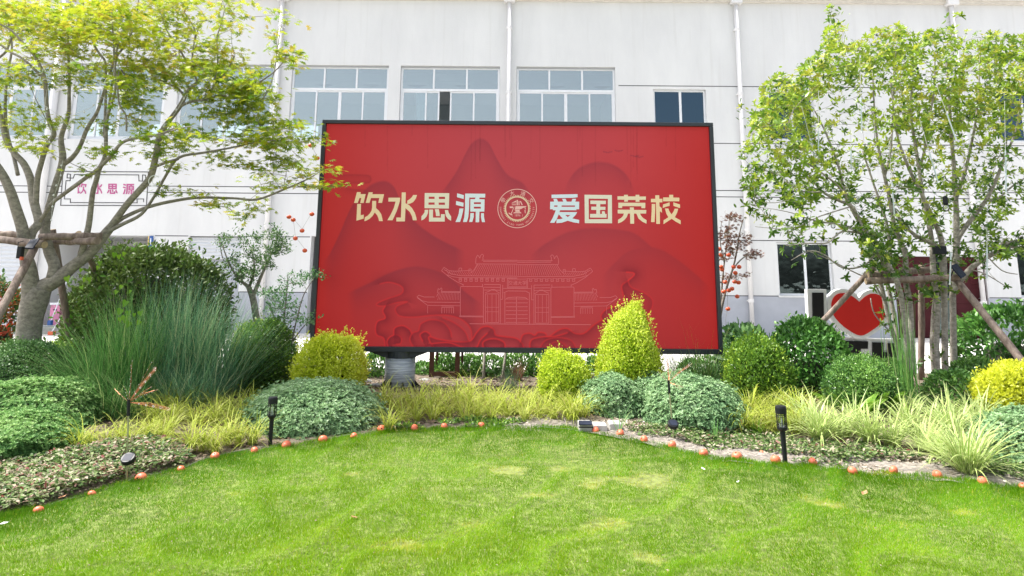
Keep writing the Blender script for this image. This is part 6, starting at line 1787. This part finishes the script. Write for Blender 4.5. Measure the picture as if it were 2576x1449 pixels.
for (u, v, ru, rv) in CL:
    k = max(3, int(ru * rv / 122))
    j = np.argmin((NU[:, 0] - u) ** 2 + (NU[:, 1] - v) ** 2); Yc = NU[j, 2]
    for q in range(k):
        a = g.uniform(0, 6.283); r = math.sqrt(g.uniform(0, 1))
        uu, vv = u + ru * r * math.cos(a), v + rv * r * math.sin(a)
        Y = Yc + g.normal(0, .35)
        if uu > 772 and vv > 300: Y = min(Y, 9.35)
        p = at(uu, vv, Y); tips.append(np.array(p))
tips = np.array(tips)
dirs = MT.twigs(tips, 'twig', r0=.007, seed=3)
for t, d in zip(tips, dirs):
    nl = int(g.uniform(9, 16)); tone_ = g.normal(.0, .12)
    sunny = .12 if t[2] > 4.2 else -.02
    for q in range(nl):
        off = np.array([g.normal(0, .11), g.normal(0, .11), g.normal(0, .03)]); P.append(t + off)
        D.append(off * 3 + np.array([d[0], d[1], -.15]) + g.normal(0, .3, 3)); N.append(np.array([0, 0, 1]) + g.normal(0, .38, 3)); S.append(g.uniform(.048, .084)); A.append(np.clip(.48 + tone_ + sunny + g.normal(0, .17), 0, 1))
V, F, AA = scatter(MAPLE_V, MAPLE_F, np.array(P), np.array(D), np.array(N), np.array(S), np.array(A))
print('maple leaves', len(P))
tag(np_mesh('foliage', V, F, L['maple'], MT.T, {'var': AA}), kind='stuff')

# ---- right osmanthus, many stems
OT = Tree('osmanthus_tree', 'pale many stemmed green osmanthus tree on the right, held by log props', (2360, 940), 10.2)
br = lambda *a, **k: OT.branch(*a, **{**dict(mat='bark_pale'), **k})
br([(2379, 948, 8), (2377, 900, 7.5), (2377, 847, 7), (2376, 785, 7), (2375, 731, 7), (2373, 670, 8), (2370, 640, 7.5), (2350, 615, 5.5), (2318, 600, 5), (2300, 590, 4.5), (2270, 560, 3.5), (2235, 500, 2.5)], 0, d0=0, name='trunk')
br([(2371, 650, 7), (2368, 604, 6.5), (2356, 569, 6), (2340, 535, 5.5), (2329, 510, 5), (2310, 470, 4.5), (2291, 434, 4), (2262, 360, 3.2), (2250, 290, 2.4), (2240, 200, 1.6)], -.4)
br([(2400, 950, 8), (2399, 880, 7.5), (2398, 808, 7), (2397, 716, 7), (2404, 660, 8), (2406, 616, 7.5), (2406, 550, 6.5), (2404, 500, 6), (2400, 423, 5), (2393, 340, 4), (2388, 250, 3), (2380, 150, 2)], .3, d0=.3, name='trunk')
br([(2360, 945, 5.5), (2356, 860, 6), (2358, 778, 6.5), (2352, 725, 7), (2348, 690, 7), (2345, 616, 6), (2335, 555, 5.5), (2322, 500, 5), (2312, 423, 4.5), (2300, 350, 3.6), (2290, 270, 2.6), (2300, 180, 1.6)], .5, d0=-.15, name='trunk')
br([(2352, 945, 6), (2346, 880, 6.5), (2349, 828, 7), (2352, 770, 6.5), (2362, 720, 6)], .1, d0=.1, name='trunk')
br([(2298, 940, 5.5), (2293, 880, 6.5), (2291, 808, 7), (2288, 760, 7), (2279, 708, 6.5), (2277, 639, 6), (2262, 600, 5.2), (2248, 558, 5), (2238, 500, 4.5), (2225, 442, 4), (2208, 360, 3), (2200, 280, 2.2), (2195, 180, 1.5)], .2, d0=-.1, name='trunk')
br([(2288, 940, 5.5), (2280, 850, 6.2), (2271, 770, 6.8), (2262, 728, 6.5), (2252, 700, 6.5), (2235, 670, 6.5), (2214, 646, 6), (2190, 612, 5.5), (2173, 589, 5), (2158, 550, 4.5), (2142, 519, 4.2), (2100, 500, 3.6), (2069, 482, 3), (2045, 455, 2.2), (2030, 430, 1.6)], -.5, d0=-.25, name='trunk')
br([(2268, 940, 4.5), (2256, 870, 5), (2237, 808, 5), (2226, 760, 5), (2217, 720, 5), (2200, 680, 4.5), (2185, 640, 4)], 0, d0=.15, name='trunk')
br([(2274, 940, 4.5), (2262, 880, 5), (2248, 789, 5), (2238, 740, 5), (2232, 700, 4.5), (2240, 640, 4), (2230, 560, 3.4), (2200, 470, 2.6), (2170, 380, 2)], .3, d0=.3, name='trunk')
br([(2396, 735, 7), (2412, 712, 6.5), (2437, 680, 6.5), (2462, 660, 6), (2483, 646, 6), (2505, 635, 5.5), (2522, 617, 5), (2550, 608, 4), (2600, 604, 3.5), (2680, 600, 2.5)], -.5)
br([(2522, 617, 4.5), (2555, 622, 3.8), (2600, 632, 3), (2650, 640, 2)], -.1, sides=6)
br([(2405, 618, 6), (2412, 596, 6), (2428, 572, 5.5), (2445, 550, 5.5), (2464, 525, 5), (2483, 500, 4.5), (2498, 470, 4), (2510, 442, 4), (2530, 390, 3.2), (2555, 330, 2.4), (2570, 240, 1.6)], -.2)
br([(2215, 650, 5), (2190, 600, 4.5), (2150, 540, 4), (2125, 480, 3.4), (2110, 420, 3), (2080, 340, 2.4), (2050, 280, 1.6)], .4)
br([(2405, 500, 4.5), (2425, 440, 4), (2440, 380, 3.4), (2455, 300, 2.6), (2462, 220, 1.8), (2465, 140, 1.2)], .4, sides=7)
br([(2312, 430, 3.5), (2325, 380, 3.2), (2338, 300, 2.6), (2350, 220, 2), (2352, 130, 1.3)], -.5, sides=7)
br([(2225, 445, 3.4), (2240, 380, 2.8), (2245, 300, 2.2), (2250, 200, 1.6), (2255, 110, 1)], .6, sides=7)
br([(2142, 519, 3.4), (2110, 470, 2.6), (2060, 430, 2.2), (2010, 400, 1.6), (1960, 385, 1)], -.4, sides=6)
br([(2480, 505, 3.2), (2510, 500, 2.6), (2545, 470, 2.2), (2590, 440, 1.6)], .3, sides=6)
BT = [[(2173, 589, 3), (2120, 582, 2.4), (2081, 611, 2), (2034, 612, 1.6), (1976, 618, 1)], [(2200, 640, 2.4), (2173, 668, 2.2), (2120, 674, 2), (2073, 640, 1.6), (2035, 632, 1.3), (1990, 655, .8)], [(2217, 745, 2.4), (2190, 700, 2), (2160, 690, 1.6), (2080, 650, 1.3), (2030, 630, 1)],
      [(2173, 589, 2.4), (2110, 565, 2), (2050, 555, 1.6), (1990, 535, 1.2), (1940, 525, .8), (1900, 520, .6)], [(2069, 482, 2), (2010, 480, 1.6), (1960, 440, 1.2), (1900, 425, .8)], [(2142, 519, 2), (2060, 545, 1.5), (1990, 575, 1.1), (1900, 570, .7)], [(2235, 830, 1.8), (2200, 790, 1.5), (2190, 750, 1.2)],
      [(2100, 500, 1.6), (2020, 495, 1.3), (1950, 510, 1), (1880, 505, .6)], [(2480, 640, 2), (2520, 680, 1.5), (2560, 690, 1)], [(2437, 677, 2), (2480, 690, 1.5), (2530, 720, 1)]]
for i, b_ in enumerate(BT): br(b_, (-.5, .3, -.2, -.8, .4, -.4, 0, .2, -.3, .3)[i], mat='twig_pale', sides=5)
g = np.random.default_rng(66)
tips = []
OU = np.array(OT.uv)
def okay(u, v):
    # crown outline read off the photograph
    top = np.interp(u, [1860, 1890, 1930, 2000, 2070, 2085, 2110, 2130, 2180, 2250, 2300, 2350, 2420, 2500, 2560, 2700], [480, 300, 190, 185, 120, 30, 35, 120, 85, 60, 85, 75, 70, 80, 90, 110])
    bot = np.interp(u, [1860, 1930, 2000, 2080, 2150, 2200, 2350, 2430, 2500, 2700], [520, 560, 610, 560, 600, 720, 760, 690, 650, 640])
    return top < v < bot
cnt = 0
while len(tips) < 2900:
    u = g.uniform(1870, 2700); v = g.uniform(20, 760)
    if not okay(u, v): continue
    # foliage is thick at the top and outside, thin in the middle where twigs and wall show through
    dens = 1.0 if v < 330 else .40
    if v > 330 and u < 2080: dens = .55
    if v > 520: dens = .30
    if 2170 < u < 2330 and v > 560: dens = .9
    if u > 2440 and v > 430: dens = .5
    if u < 2130 and v < 60: dens = .8
    hole = snoise(np.array([[u / 100.0, v / 100.0]]), 2.2, 91, 2)[0]
    if g.uniform() > dens * (1.0 if hole > -.25 else .25): continue
    j = np.argmin((OU[:, 0] - u) ** 2 + (OU[:, 1] - v) ** 2)
    tips.append(np.array(at(u, v, OU[j, 2] + g.normal(0, .5))))
for (u, v) in [(1885, 532), (1900, 540), (1935, 548), (1950, 575), (1975, 580), (1990, 590), (1880, 360), (1865, 390), (1860, 270), (2090, 40), (2088, 25), (2415, 40), (2060, 600), (2010, 600), (2170, 560), (2340, 80), (1890, 470), (1905, 460), (1920, 500)]:
    for q in range(3): tips.append(np.array(at(u + g.normal(0, 5), v + g.normal(0, 4), 9.9)))
tips = np.array(tips)
dirs = OT.twigs(tips, 'twig', r0=.009, seed=4, up=.1)
m = len(tips)
rv, rf = rosette(6, OVAL_V, OVAL_F, rise=.3, wid=.8)
pu, pv = proj(tips)
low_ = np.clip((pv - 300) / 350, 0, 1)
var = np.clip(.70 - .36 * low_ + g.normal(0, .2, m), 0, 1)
D = norm(dirs + np.array([0, 0, .7]) + g.normal(0, .3, (m, 3)))
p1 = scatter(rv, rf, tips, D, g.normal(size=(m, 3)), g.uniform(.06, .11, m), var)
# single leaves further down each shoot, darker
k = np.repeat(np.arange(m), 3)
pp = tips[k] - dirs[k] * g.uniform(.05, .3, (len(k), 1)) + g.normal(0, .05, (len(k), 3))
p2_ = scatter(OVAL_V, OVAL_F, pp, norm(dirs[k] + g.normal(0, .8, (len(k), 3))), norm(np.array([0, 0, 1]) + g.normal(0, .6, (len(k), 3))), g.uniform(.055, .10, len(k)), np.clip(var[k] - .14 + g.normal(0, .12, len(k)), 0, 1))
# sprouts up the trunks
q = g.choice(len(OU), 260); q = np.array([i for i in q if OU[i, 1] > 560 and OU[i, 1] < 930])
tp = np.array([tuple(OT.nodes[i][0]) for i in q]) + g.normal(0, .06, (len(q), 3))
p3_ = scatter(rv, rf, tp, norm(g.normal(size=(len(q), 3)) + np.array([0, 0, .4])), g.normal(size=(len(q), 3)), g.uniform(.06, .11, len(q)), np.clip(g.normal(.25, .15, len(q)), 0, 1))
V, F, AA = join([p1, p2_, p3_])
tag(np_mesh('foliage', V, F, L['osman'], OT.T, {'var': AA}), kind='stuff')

# ---- small red maple right of the screen
RT = Tree('red_maple', 'small thin red leaved maple right of the red screen hung with orange balls', (1805, 930), 10.8)
br = lambda *a, **k: RT.branch(*a, **{**dict(mat='twig', sides=6), **k})
br([(1800, 935, 5), (1806, 850, 4.5), (1812, 790, 4), (1826, 730, 3), (1842, 680, 2.5), (1852, 640, 2), (1860, 590, 1.5), (1870, 550, 1)], 0, d0=0, name='trunk')
br([(1812, 790, 3), (1816, 720, 2.5), (1822, 660, 2), (1830, 600, 1.5), (1835, 550, 1)], .2); br([(1842, 680, 2), (1862, 655, 1.6), (1885, 640, 1.2), (1905, 640, .8)], -.2); br([(1822, 660, 1.6), (1812, 610, 1.2), (1815, 560, .8)], -.1)
g = np.random.default_rng(77); tips = []
for (u, v, ru, rv_, n) in [(1835, 545, 22, 10, 16), (1830, 590, 25, 22, 26), (1850, 620, 35, 16, 26), (1890, 640, 22, 10, 16), (1835, 700, 20, 12, 10), (1825, 640, 22, 16, 16), (1880, 600, 18, 12, 7), (1865, 690, 16, 8, 6)]:
    for q in range(n): a = g.uniform(0, 6.28); r = math.sqrt(g.uniform()); tips.append(np.array(at(u + ru * r * math.cos(a), v + rv_ * r * math.sin(a), 10.8 + g.normal(0, .15))))
tips = np.array(tips); dirs = RT.twigs(tips, 'twig', r0=.004, seed=8)
k = np.repeat(np.arange(len(tips)), 6)
V, F, AA = scatter(MAPLE_V, MAPLE_F, tips[k] + g.normal(0, .05, (len(k), 3)) * np.array([1, 1, .4]), dirs[k] + g.normal(0, .5, (len(k), 3)), np.array([0, 0, 1]) + g.normal(0, .4, (len(k), 3)), g.uniform(.03, .05, len(k)), np.clip(g.normal(.4, .25, len(k)), 0, 1))
tag(np_mesh('foliage', V, F, L['redmaple'], RT.T, {'var': AA}), kind='stuff')
HB = sorted([(230, 745), (238, 765), (325, 745), (367, 745), (338, 790), (262, 860), (333, 857), (362, 863), (313, 910), (290, 922), (250, 932), (352, 968), (283, 1062), (288, 655), (222, 655), (215, 610)], key=lambda q: q[1])
for i, (x, y) in enumerate(HB):
    u, v = 1737 + x * .3336, 422.9 + y * .3336
    lab = 'small orange ball in the thin red maple, %s from the top' % (ORD + ['sixteenth'])[i]
    if i == 15: lab = 'lowest orange ball hanging by itself before the grey plinth right of the screen'
    if i == 14: lab = 'orange ball hanging on a cord just above the lowest one right of the screen'
    ball('hanging_ball', at(u, v, 10.6), 6 * pxm(10.6), lab, 'small orange balls hanging in the red maple', (0, 0, i), me_small)
tag(MB().tube([at(1831, 735, 10.6), at(1830, 777, 10.6), at(1825, 806, 10.6), at(1827, 815, 10.6)], .0025, 4).build('light_string', M['cable']), 'thin cord hanging below the lowest orange ball of the red maple', 'cord')

# ---- crape myrtle and nandina behind, left of the screen
CM = Tree('crape_myrtle', 'small crape myrtle tree with thick short trunk left of the red screen', (655, 960), 10.6)
br = lambda *a, **k: CM.branch(*a, **{**dict(mat='bark_maple', sides=8), **k})
br([(655, 975, 9), (652, 850, 9), (643, 790, 8.5), (636, 750, 8), (625, 722, 6)], 0, d0=0, name='trunk'); br([(636, 745, 6), (655, 700, 4), (672, 660, 3), (690, 620, 2), (700, 585, 1.2)], .2); br([(625, 722, 5), (600, 700, 3), (580, 670, 2), (560, 620, 1.2)], -.2); br([(628, 720, 4), (640, 670, 2.4), (630, 620, 1.4)], .3); br([(560, 650, 1.4), (550, 600, .9)], 0)
g = np.random.default_rng(88); tips = []
for (u, v, ru, rv_, n) in [(700, 590, 20, 25, 18), (690, 620, 22, 18, 18), (668, 660, 20, 22, 18), (620, 690, 26, 24, 36), (580, 660, 16, 22, 12), (560, 610, 14, 24, 9), (610, 620, 26, 30, 13), (650, 600, 26, 24, 10), (590, 590, 28, 18, 6), (720, 610, 10, 24, 7), (640, 650, 20, 26, 10)]:
    for q in range(n): a = g.uniform(0, 6.28); r = math.sqrt(g.uniform()); tips.append(np.array(at(u + ru * r * math.cos(a), v + rv_ * r * math.sin(a), 10.6 + g.normal(0, .2))))
tips = np.array(tips); dirs = CM.twigs(tips, 'twig', r0=.004, seed=9)
k = np.repeat(np.arange(len(tips)), 20)
V, F, AA = scatter(OVAL_V, OVAL_F, tips[k] - dirs[k] * g.uniform(-.05, .12, (len(k), 1)) + g.normal(0, .03, (len(k), 3)), dirs[k] + g.normal(0, .6, (len(k), 3)), np.array([0, 0, 1]) + g.normal(0, .6, (len(k), 3)), g.uniform(.03, .055, len(k)), np.clip(g.normal(.36, .24, len(k)), 0, 1))
tag(np_mesh('foliage', V, F, L['myrtle'], CM.T, {'var': AA}), kind='stuff')
ND = Tree('nandina', 'feathery nandina shrub touching the left edge of the red screen', (720, 950), 9.9)
br = lambda *a, **k: ND.branch(*a, **{**dict(mat='twig', sides=5), **k})
br([(715, 960, 2.5), (712, 860, 2.2), (716, 790, 1.8), (722, 730, 1.4), (724, 690, 1)], 0, d0=0, name='trunk'); br([(725, 960, 2.5), (735, 860, 2), (750, 790, 1.6), (765, 740, 1.2), (790, 700, .8)], -.15, d0=0, free=True); br([(712, 850, 1.6), (690, 800, 1.3), (675, 760, .8)], .1); br([(735, 860, 1.6), (765, 820, 1.2), (790, 800, .8)], 0)
g = np.random.default_rng(89); tips = []
for (u, v, ru, rv_, n) in [(700, 740, 34, 18, 26), (740, 700, 40, 16, 22), (785, 695, 28, 10, 14), (690, 775, 30, 14, 18), (730, 800, 40, 20, 24), (775, 800, 22, 14, 9), (665, 730, 20, 12, 8), (720, 765, 30, 16, 16)]:
    for q in range(n): a = g.uniform(0, 6.28); r = math.sqrt(g.uniform()); tips.append(np.array(at(u + ru * r * math.cos(a), v + rv_ * r * math.sin(a), min(9.9 + g.normal(0, .2), 10.3 if u < 760 else 9.6))))
tips = np.array(tips); dirs = ND.twigs(tips, 'twig', r0=.0035, seed=10)
k = np.repeat(np.arange(len(tips)), 12)
V, F, AA = scatter(KITE_V, KITE_F, tips[k] + g.normal(0, .05, (len(k), 3)) * np.array([1, 1, .5]), dirs[k] * .6 + g.normal(0, .6, (len(k), 3)), np.array([0, 0, 1]) + g.normal(0, .4, (len(k), 3)), g.uniform(.03, .055, len(k)), np.clip(g.normal(.5, .25, len(k)), 0, 1))
tag(np_mesh('foliage', V, F, L['nandina'], ND.T, {'var': AA}), kind='stuff')
# pair of thin saplings under the screen
for i, (u, u2, lab) in enumerate([(1216, 1218, 'thin bare sapling stem under the screen, left of two'), (1262, 1270, 'thin leaning sapling stem under the screen, right of two')]):
    c = gnd(u, 970); T = thing('sapling', lab, 'sapling', c)
    MB().tube([c, at(u2, 905, c.y + .05), at(u2 + 4, 860, c.y + .6), at(u2 + 8, 800, c.y + .7)], [.022, .02, .014, .008], 8).build('trunk', M['bark_maple'], T, smooth=True)

# bright heart-leaved vine on the tall grass
VT = thing('climbing_vine', 'bright green heart leaved vine climbing over the tall grass and bronze shrub', 'vine', gnd(315, 1040))
vp = [(318, 985), (316, 900), (312, 850), (308, 800), (314, 770), (300, 740)]
MB().tube([at(u, v, 8.35) for u, v in vp], .003, 5).build('stem', M['twig'], VT)
def heart_leaf(u, v, s, Y, ang):
    m_ = MB(); c = at(u, v, Y); k = s * pxm(Y); ca, sa = math.cos(ang), math.sin(ang)
    pts = [(0, -1.15), (.55, -.35), (.8, .25), (.45, .62), (0, .35), (-.45, .62), (-.8, .25), (-.55, -.35)]
    for x, y in pts: m_.v.append((c.x + k * (x * ca - y * sa), c.y - .25 * k * abs(x) + .1 * k * y, c.z + k * (x * sa + y * ca)))
    m_.v.append((c.x, c.y, c.z)); m_.f = [(8, i, (i + 1) % 8) for i in range(8)]
    o = m_.build('leaf', L['vine'], VT); a = o.data.attributes.new('var', 'FLOAT', 'POINT'); a.data.foreach_set('value', [gs.uniform(0, 1)] * 9)
for (x, y, s) in [(1445, 925, 11), (1385, 1020, 11), (1475, 1040, 10), (1440, 1100, 13), (1480, 1165, 11), (1615, 1040, 9), (1600, 1150, 8), (1395, 740, 7), (1340, 800, 7), (775, 645, 11), (1380, 1110, 8), (975, 655, 8), (1030, 650, 9), (940, 745, 7), (1150, 465, 8), (935, 545, 7), (1320, 370, 9), (1370, 390, 8), (1130, 520, 7), (1430, 360, 7), (1500, 790, 5), (1545, 1060, 6)]:
    u, v = z3r(x, y); Y = 8.3 if y > 730 else (8.75 if x < 800 else 9.3)
    heart_leaf(u, v, s, Y, gs.uniform(-.6, .6))

# ================================================================== LOG PROPS, LIGHTS IN THE TREES
def logs(T, lst, Ybase):
    for (a, b, r, ya, yb, ext) in lst:
        A = at(a[0], a[1], ya); B_ = at(b[0], b[1], yb)
        if ext:                                       # run on down to the ground
            d = (B_ - A).normalized(); B_ = A + d * ((0.0 - A.z) / d.z) if d.z < -0.05 else B_
        n = 8; g = random.Random(int(a[0] * 7 + a[1])); pts = [A.lerp(B_, i / n) + Vector((g.uniform(-.006, .006), g.uniform(-.006, .006), g.uniform(-.006, .006))) for i in range(n + 1)]
        o = MB().tube(pts, [r * g.uniform(.94, 1.06) for _ in pts], 12).build('log', M['log'], T, smooth=False)
        o.data.polygons.foreach_set('use_smooth', [len(p.vertices) == 4 for p in o.data.polygons])
        d = (B_ - A).normalized()
        MB().tube([A - d * .004, A - d * .001], r * .9, 12).build('log_end', M['log_end'], o)
P1 = thing('tree_prop', 'brown log tripod and rails propping the left maple tree', 'tree support', gnd(110, 985))
logs(P1, [((88, 620), (0, 786), .047, 8.45, 7.8, True), ((112, 616), (-20, 600), .047, 8.35, 8.6, False), ((60, 592), (-20, 588), .045, 9.2, 9.2, False), ((99, 597), (256, 593), .045, 8.7, 8.9, False), ((244, 607), (112, 608), .045, 8.55, 9.25, False),
          ((132, 578), (176, 850), .045, 9.3, 9.7, True), ((197, 586), (233, 668), .04, 9.35, 9.9, True)], 8.6)
P2_ = thing('tree_prop', 'slanting pale log legs and short rails propping the right osmanthus tree', 'tree support', gnd(2290, 985))
logs(P2_, [((2198, 670), (2065, 814), .038, 10.0, 10.2, True), ((2404, 700), (2572, 912), .05, 9.9, 9.0, True), ((2180, 692), (2344, 678), .05, 10.0, 10.6, False), ((2178, 707), (2412, 698), .048, 9.95, 9.85, False), ((2318, 668), (2318, 800), .045, 10.7, 10.9, True)], 10)
# solar panels on the props
def solar(T, quad, Y, th=.02):
    pts = [at(u, v, Y + dy) for u, v, dy in quad]
    n = (pts[1] - pts[0]).cross(pts[3] - pts[0]).normalized()
    if n.y > 0: n = -n
    m_ = MB(); m_.v = [tuple(p) for p in pts] + [tuple(p - n * th) for p in pts]; m_.f = [(0, 1, 2, 3), (7, 6, 5, 4), (0, 4, 5, 1), (1, 5, 6, 2), (2, 6, 7, 3), (3, 7, 4, 0)]
    o = m_.build('panel', M['panel'], T, bevel=.003); return o
s1 = thing('solar_panel', 'tilted dark solar panel tied to the log rail of the left maple', 'solar panel', at(80, 610, 8.2))
solar(s1, [(62, 622, -.1), (83, 624, -.1), (100, 598, .1), (76, 603, .1)], 8.15)
MB().tube([at(92, 602, 8.3), at(110, 596, 8.6)], .004, 5).build('bracket', M['black'], s1)
s2 = thing('control_box', 'small black control box with orange plug on the left maple stem', 'box', at(47, 638, 8.3))
a, b = at(39, 650, 8.2), at(55, 620, 8.2); MB().box(a.x, b.x, 8.2, 8.26, a.z, b.z).build('box_body', M['black'], s2, bevel=.006)
MB().box(b.x - .012, b.x + .012, 8.2, 8.24, a.z - .02, a.z + .02).build('plug', M['orange'], s2); MB().tube([at(45, 620, 8.22), at(46, 610, 8.25), at(60, 606, 8.3)], .005, 5).build('lead', M['black'], s2)
s3 = thing('solar_panel', 'tilted black solar panel on top of the right slanting log', 'solar panel', at(2415, 685, 9.7))
solar(s3, [(2392, 668, .0), (2407, 662, .1), (2432, 692, .1), (2420, 700, -.05)], 9.7); MB().tube([at(2398, 680, 9.75), at(2390, 700, 9.85)], .008, 6).build('bracket', M['black'], s3)
s4 = thing('solar_panel', 'black ribbed solar box between the osmanthus stems', 'solar panel', at(2366, 630, 10.0))
a, b = at(2351, 639, 9.95), at(2381, 619, 9.95); MB().box(a.x, b.x, 9.95, 10.0, a.z, b.z).build('panel', M['black'], s4, bevel=.006)
for k in range(3):
    z = a.z + (b.z - a.z) * (k + 1) / 4; MB().box(a.x + .008, b.x - .008, 9.944, 9.9495, z - .002, z + .002).build('rib', M['panel'], s4)
# hanging light tubes
TB = [((2239, 400), (2250, 539), 'long thin light tube hanging left of centre in the osmanthus'), ((2164, 185), (2168, 330), 'upper light tube hanging in the left part of the osmanthus crown'), ((2059, 270), (2059, 412), 'light tube hanging vertically at the left side of the osmanthus'),
      ((2025, 300), (2055, 416), 'slanting light tube at the far left of the osmanthus'), ((2139, 345), (2142, 425), 'short light tube behind twigs left of centre'), ((2365, 239), (2405, 350), 'slanting light tube in the upper right of the osmanthus crown'),
      ((2323, 332), (2359, 456), 'slanting light tube in the middle of the osmanthus crown'), ((2528, 306), (2531, 483), 'light tube hanging near the right picture edge'), ((2395, 581), (2389, 712), 'thick light tube hanging before the pale trunks'), ((2483, 571), (2483, 700), 'light tube hanging in front of the maroon door')]
for (a, b, lab) in TB:
    A, B_ = at(a[0], a[1], 9.55), at(b[0], b[1], 9.55); C_ = A.lerp(B_, .42); T = thing('light_tube', lab, 'light tube', B_, 'hanging light tubes in the osmanthus')
    MB().tube([A + (A - B_) * .3, A, C_], .0035, 5).build('wire', M['white_cable'], T); MB().tube([C_, B_], .0095, 8).build('tube', M['frost'], T); MB().tube([B_, B_ + (B_ - A).normalized() * .025], .011, 8).build('end_cap', M['frame'], T)
for (u, v, s, lab) in [(2095, 560, 1, 'hanging clear bulb with black socket left of the osmanthus, over the window'), (2379, 512, 1.35, 'hanging clear bulb with black socket among the osmanthus stems'), (2080, 450, .8, 'small hanging black socket bulb in the left osmanthus twigs')]:
    c = at(u, v, 9.6); k = s * pxm(9.6); T = thing('hanging_bulb', lab, 'bulb', c)
    MB().tube([c + Vector((0, 0, k * 60)), c + Vector((.004, 0, k * 30)), c + Vector((0, 0, k * 14))], .002, 4).build('wire', M['cable'], T)
    MB().lathe([(k * 3.5, k * -2), (k * 4.5, k * 0), (k * 4.5, k * 11), (k * 2.5, k * 14)], c, 12).build('socket', M['black'], T)
    MB().lathe([(k * .8, k * -15), (k * 4.2, k * -13), (k * 5.8, k * -9), (k * 4.8, k * -5), (k * 3.2, k * -2)], c, 14).build('glass', M['clear'], T, smooth=True)
# stars, moons and beads in the maple
def star(u, v, r, lab, seed):
    Y = 8.3; c = at(u, v, Y); k = r * pxm(Y); g = random.Random(seed); a0 = g.uniform(-.3, .3)
    T = thing('star_light', lab, 'star light', c, 'clear plastic star lights in the maple')
    pts = []
    for i in range(10):
        a = a0 + math.pi / 2 + i * math.pi / 5; q = k * (1 if i % 2 == 0 else .42); pts.append(c + Vector((q * math.cos(a), .25 * q * math.sin(a + 1), q * math.sin(a))))
    MB().tube(pts + [pts[0]], max(.0045, k * .05), 5).build('star_outline', M['clear_w'], T); MB().tube([pts[0], pts[0] + Vector((0, 0, .25))], .002, 4).build('wire', M['white_cable'], T)
M['clear_w'] = plain('milky_plastic', (.62, .64, .62), .25, var=.05)
star(28, 182, 22, 'large clear star hanging at the far left of the maple', 1); star(112, 190, 22, 'large clear star hanging on the forked left stem of the maple', 2); star(91, 254, 9, 'small clear star below the large left stars', 3); star(108, 283, 9, 'small clear star beside the left maple stem', 4); star(466, 298, 16, 'clear star on the branch before the third left window', 5)
def moon(u, v, r, lab):
    Y = 8.3; c = at(u, v, Y); k = r * pxm(Y); T = thing('moon_light', lab, 'moon light', c)
    o_ = [c + Vector((k * math.cos(a), 0, k * math.sin(a))) for a in np.linspace(.75, 5.1, 18)]; i_ = [c + Vector((.45 * k, 0, .0)) + Vector((.78 * k * math.cos(a), 0, .78 * k * math.sin(a))) for a in np.linspace(4.55, 1.45, 14)]
    MB().tube(o_ + i_ + [o_[0]], max(.005, k * .05), 5).build('moon_outline', M['clear_w'], T); MB().tube([o_[0], o_[0] + Vector((0, 0, .2))], .002, 4).build('wire', M['white_cable'], T)
moon(270, 206, 19, 'clear crescent moon hanging in front of the second window'); moon(388, 455, 14, 'clear crescent moon hanging beside the pink motto frame')
gb = random.Random(9)
for i, (path, lab) in enumerate([([(0, 215), (60, 255), (110, 290), (130, 340), (90, 390)], 'white fairy light string at the left of the maple'), ([(60, 235), (140, 285), (200, 345), (280, 360), (350, 365)], 'white fairy light string across the two left windows'), ([(330, 280), (400, 305), (460, 320), (540, 315)], 'white fairy light string near the third window'),
                                 ([(158, 404), (150, 450), (135, 500), (128, 560)], 'fairy light string wound down a maple stem'), ([(470, 235), (440, 285), (410, 320)], 'fairy light string wound on the broken branch'), ([(150, 300), (230, 270), (260, 245), (345, 330)], 'thin fairy light wire between the maple stems')]):
    c = catmull([(at(u, v, 8.45 - .05 * (q % 2)), 0) for q, (u, v) in enumerate(path)], 8); pts = [p for p, _ in c]
    T = thing('fairy_lights', lab, 'string lights', pts[0]); MB().tube(pts, .0022, 4).build('wire', M['white_cable'], T)
    for q in range(2, len(pts), 4):
        MB().lathe([(.002, -.016), (.011, -.008), (.009, .003), (.003, .012)], pts[q] + Vector((gb.uniform(-.02, .02), -.01, -.02)), 8).build('bead', M['clear_w'], T)
# string of orange balls left of the screen
sp = [(781, 366), (798, 398)] + [(x * .3231, 422.9 + y * .3231) for x, y in [(2428, 358), (2352, 487), (2250, 380), (2283, 403), (2300, 547), (2373, 642)]]
labs = ['orange ball on the maple branch above the screen corner, the upper one', 'orange ball at the upper left edge of the red screen', 'orange ball hanging nearest the left edge of the red screen, highest of the lower string', 'orange ball at the lowest point of the sagging string left of the screen', 'leftmost orange ball of the string beside the screen', 'orange ball touching the leftmost one of the string', 'single orange ball below the pair left of the screen', 'lowest orange ball of the string left of the screen']
for i, ((u, v), lab) in enumerate(zip(sp, labs)): ball('hanging_ball', at(u, v, 9.5), 6.2 * pxm(9.5), lab, 'orange balls strung left of the screen', (0, 0, i), me_small)
cd = MB()
for seq in ([0, 1], [2, 3], [4, 5, 3], [5, 6, 7]):
    cd.tube([at(sp[i][0], sp[i][1] - 4, 9.5) for i in seq], .002, 4)
tag(cd.build('light_string', M['cable']), 'thin cord carrying the orange balls left of the red screen', 'cord')
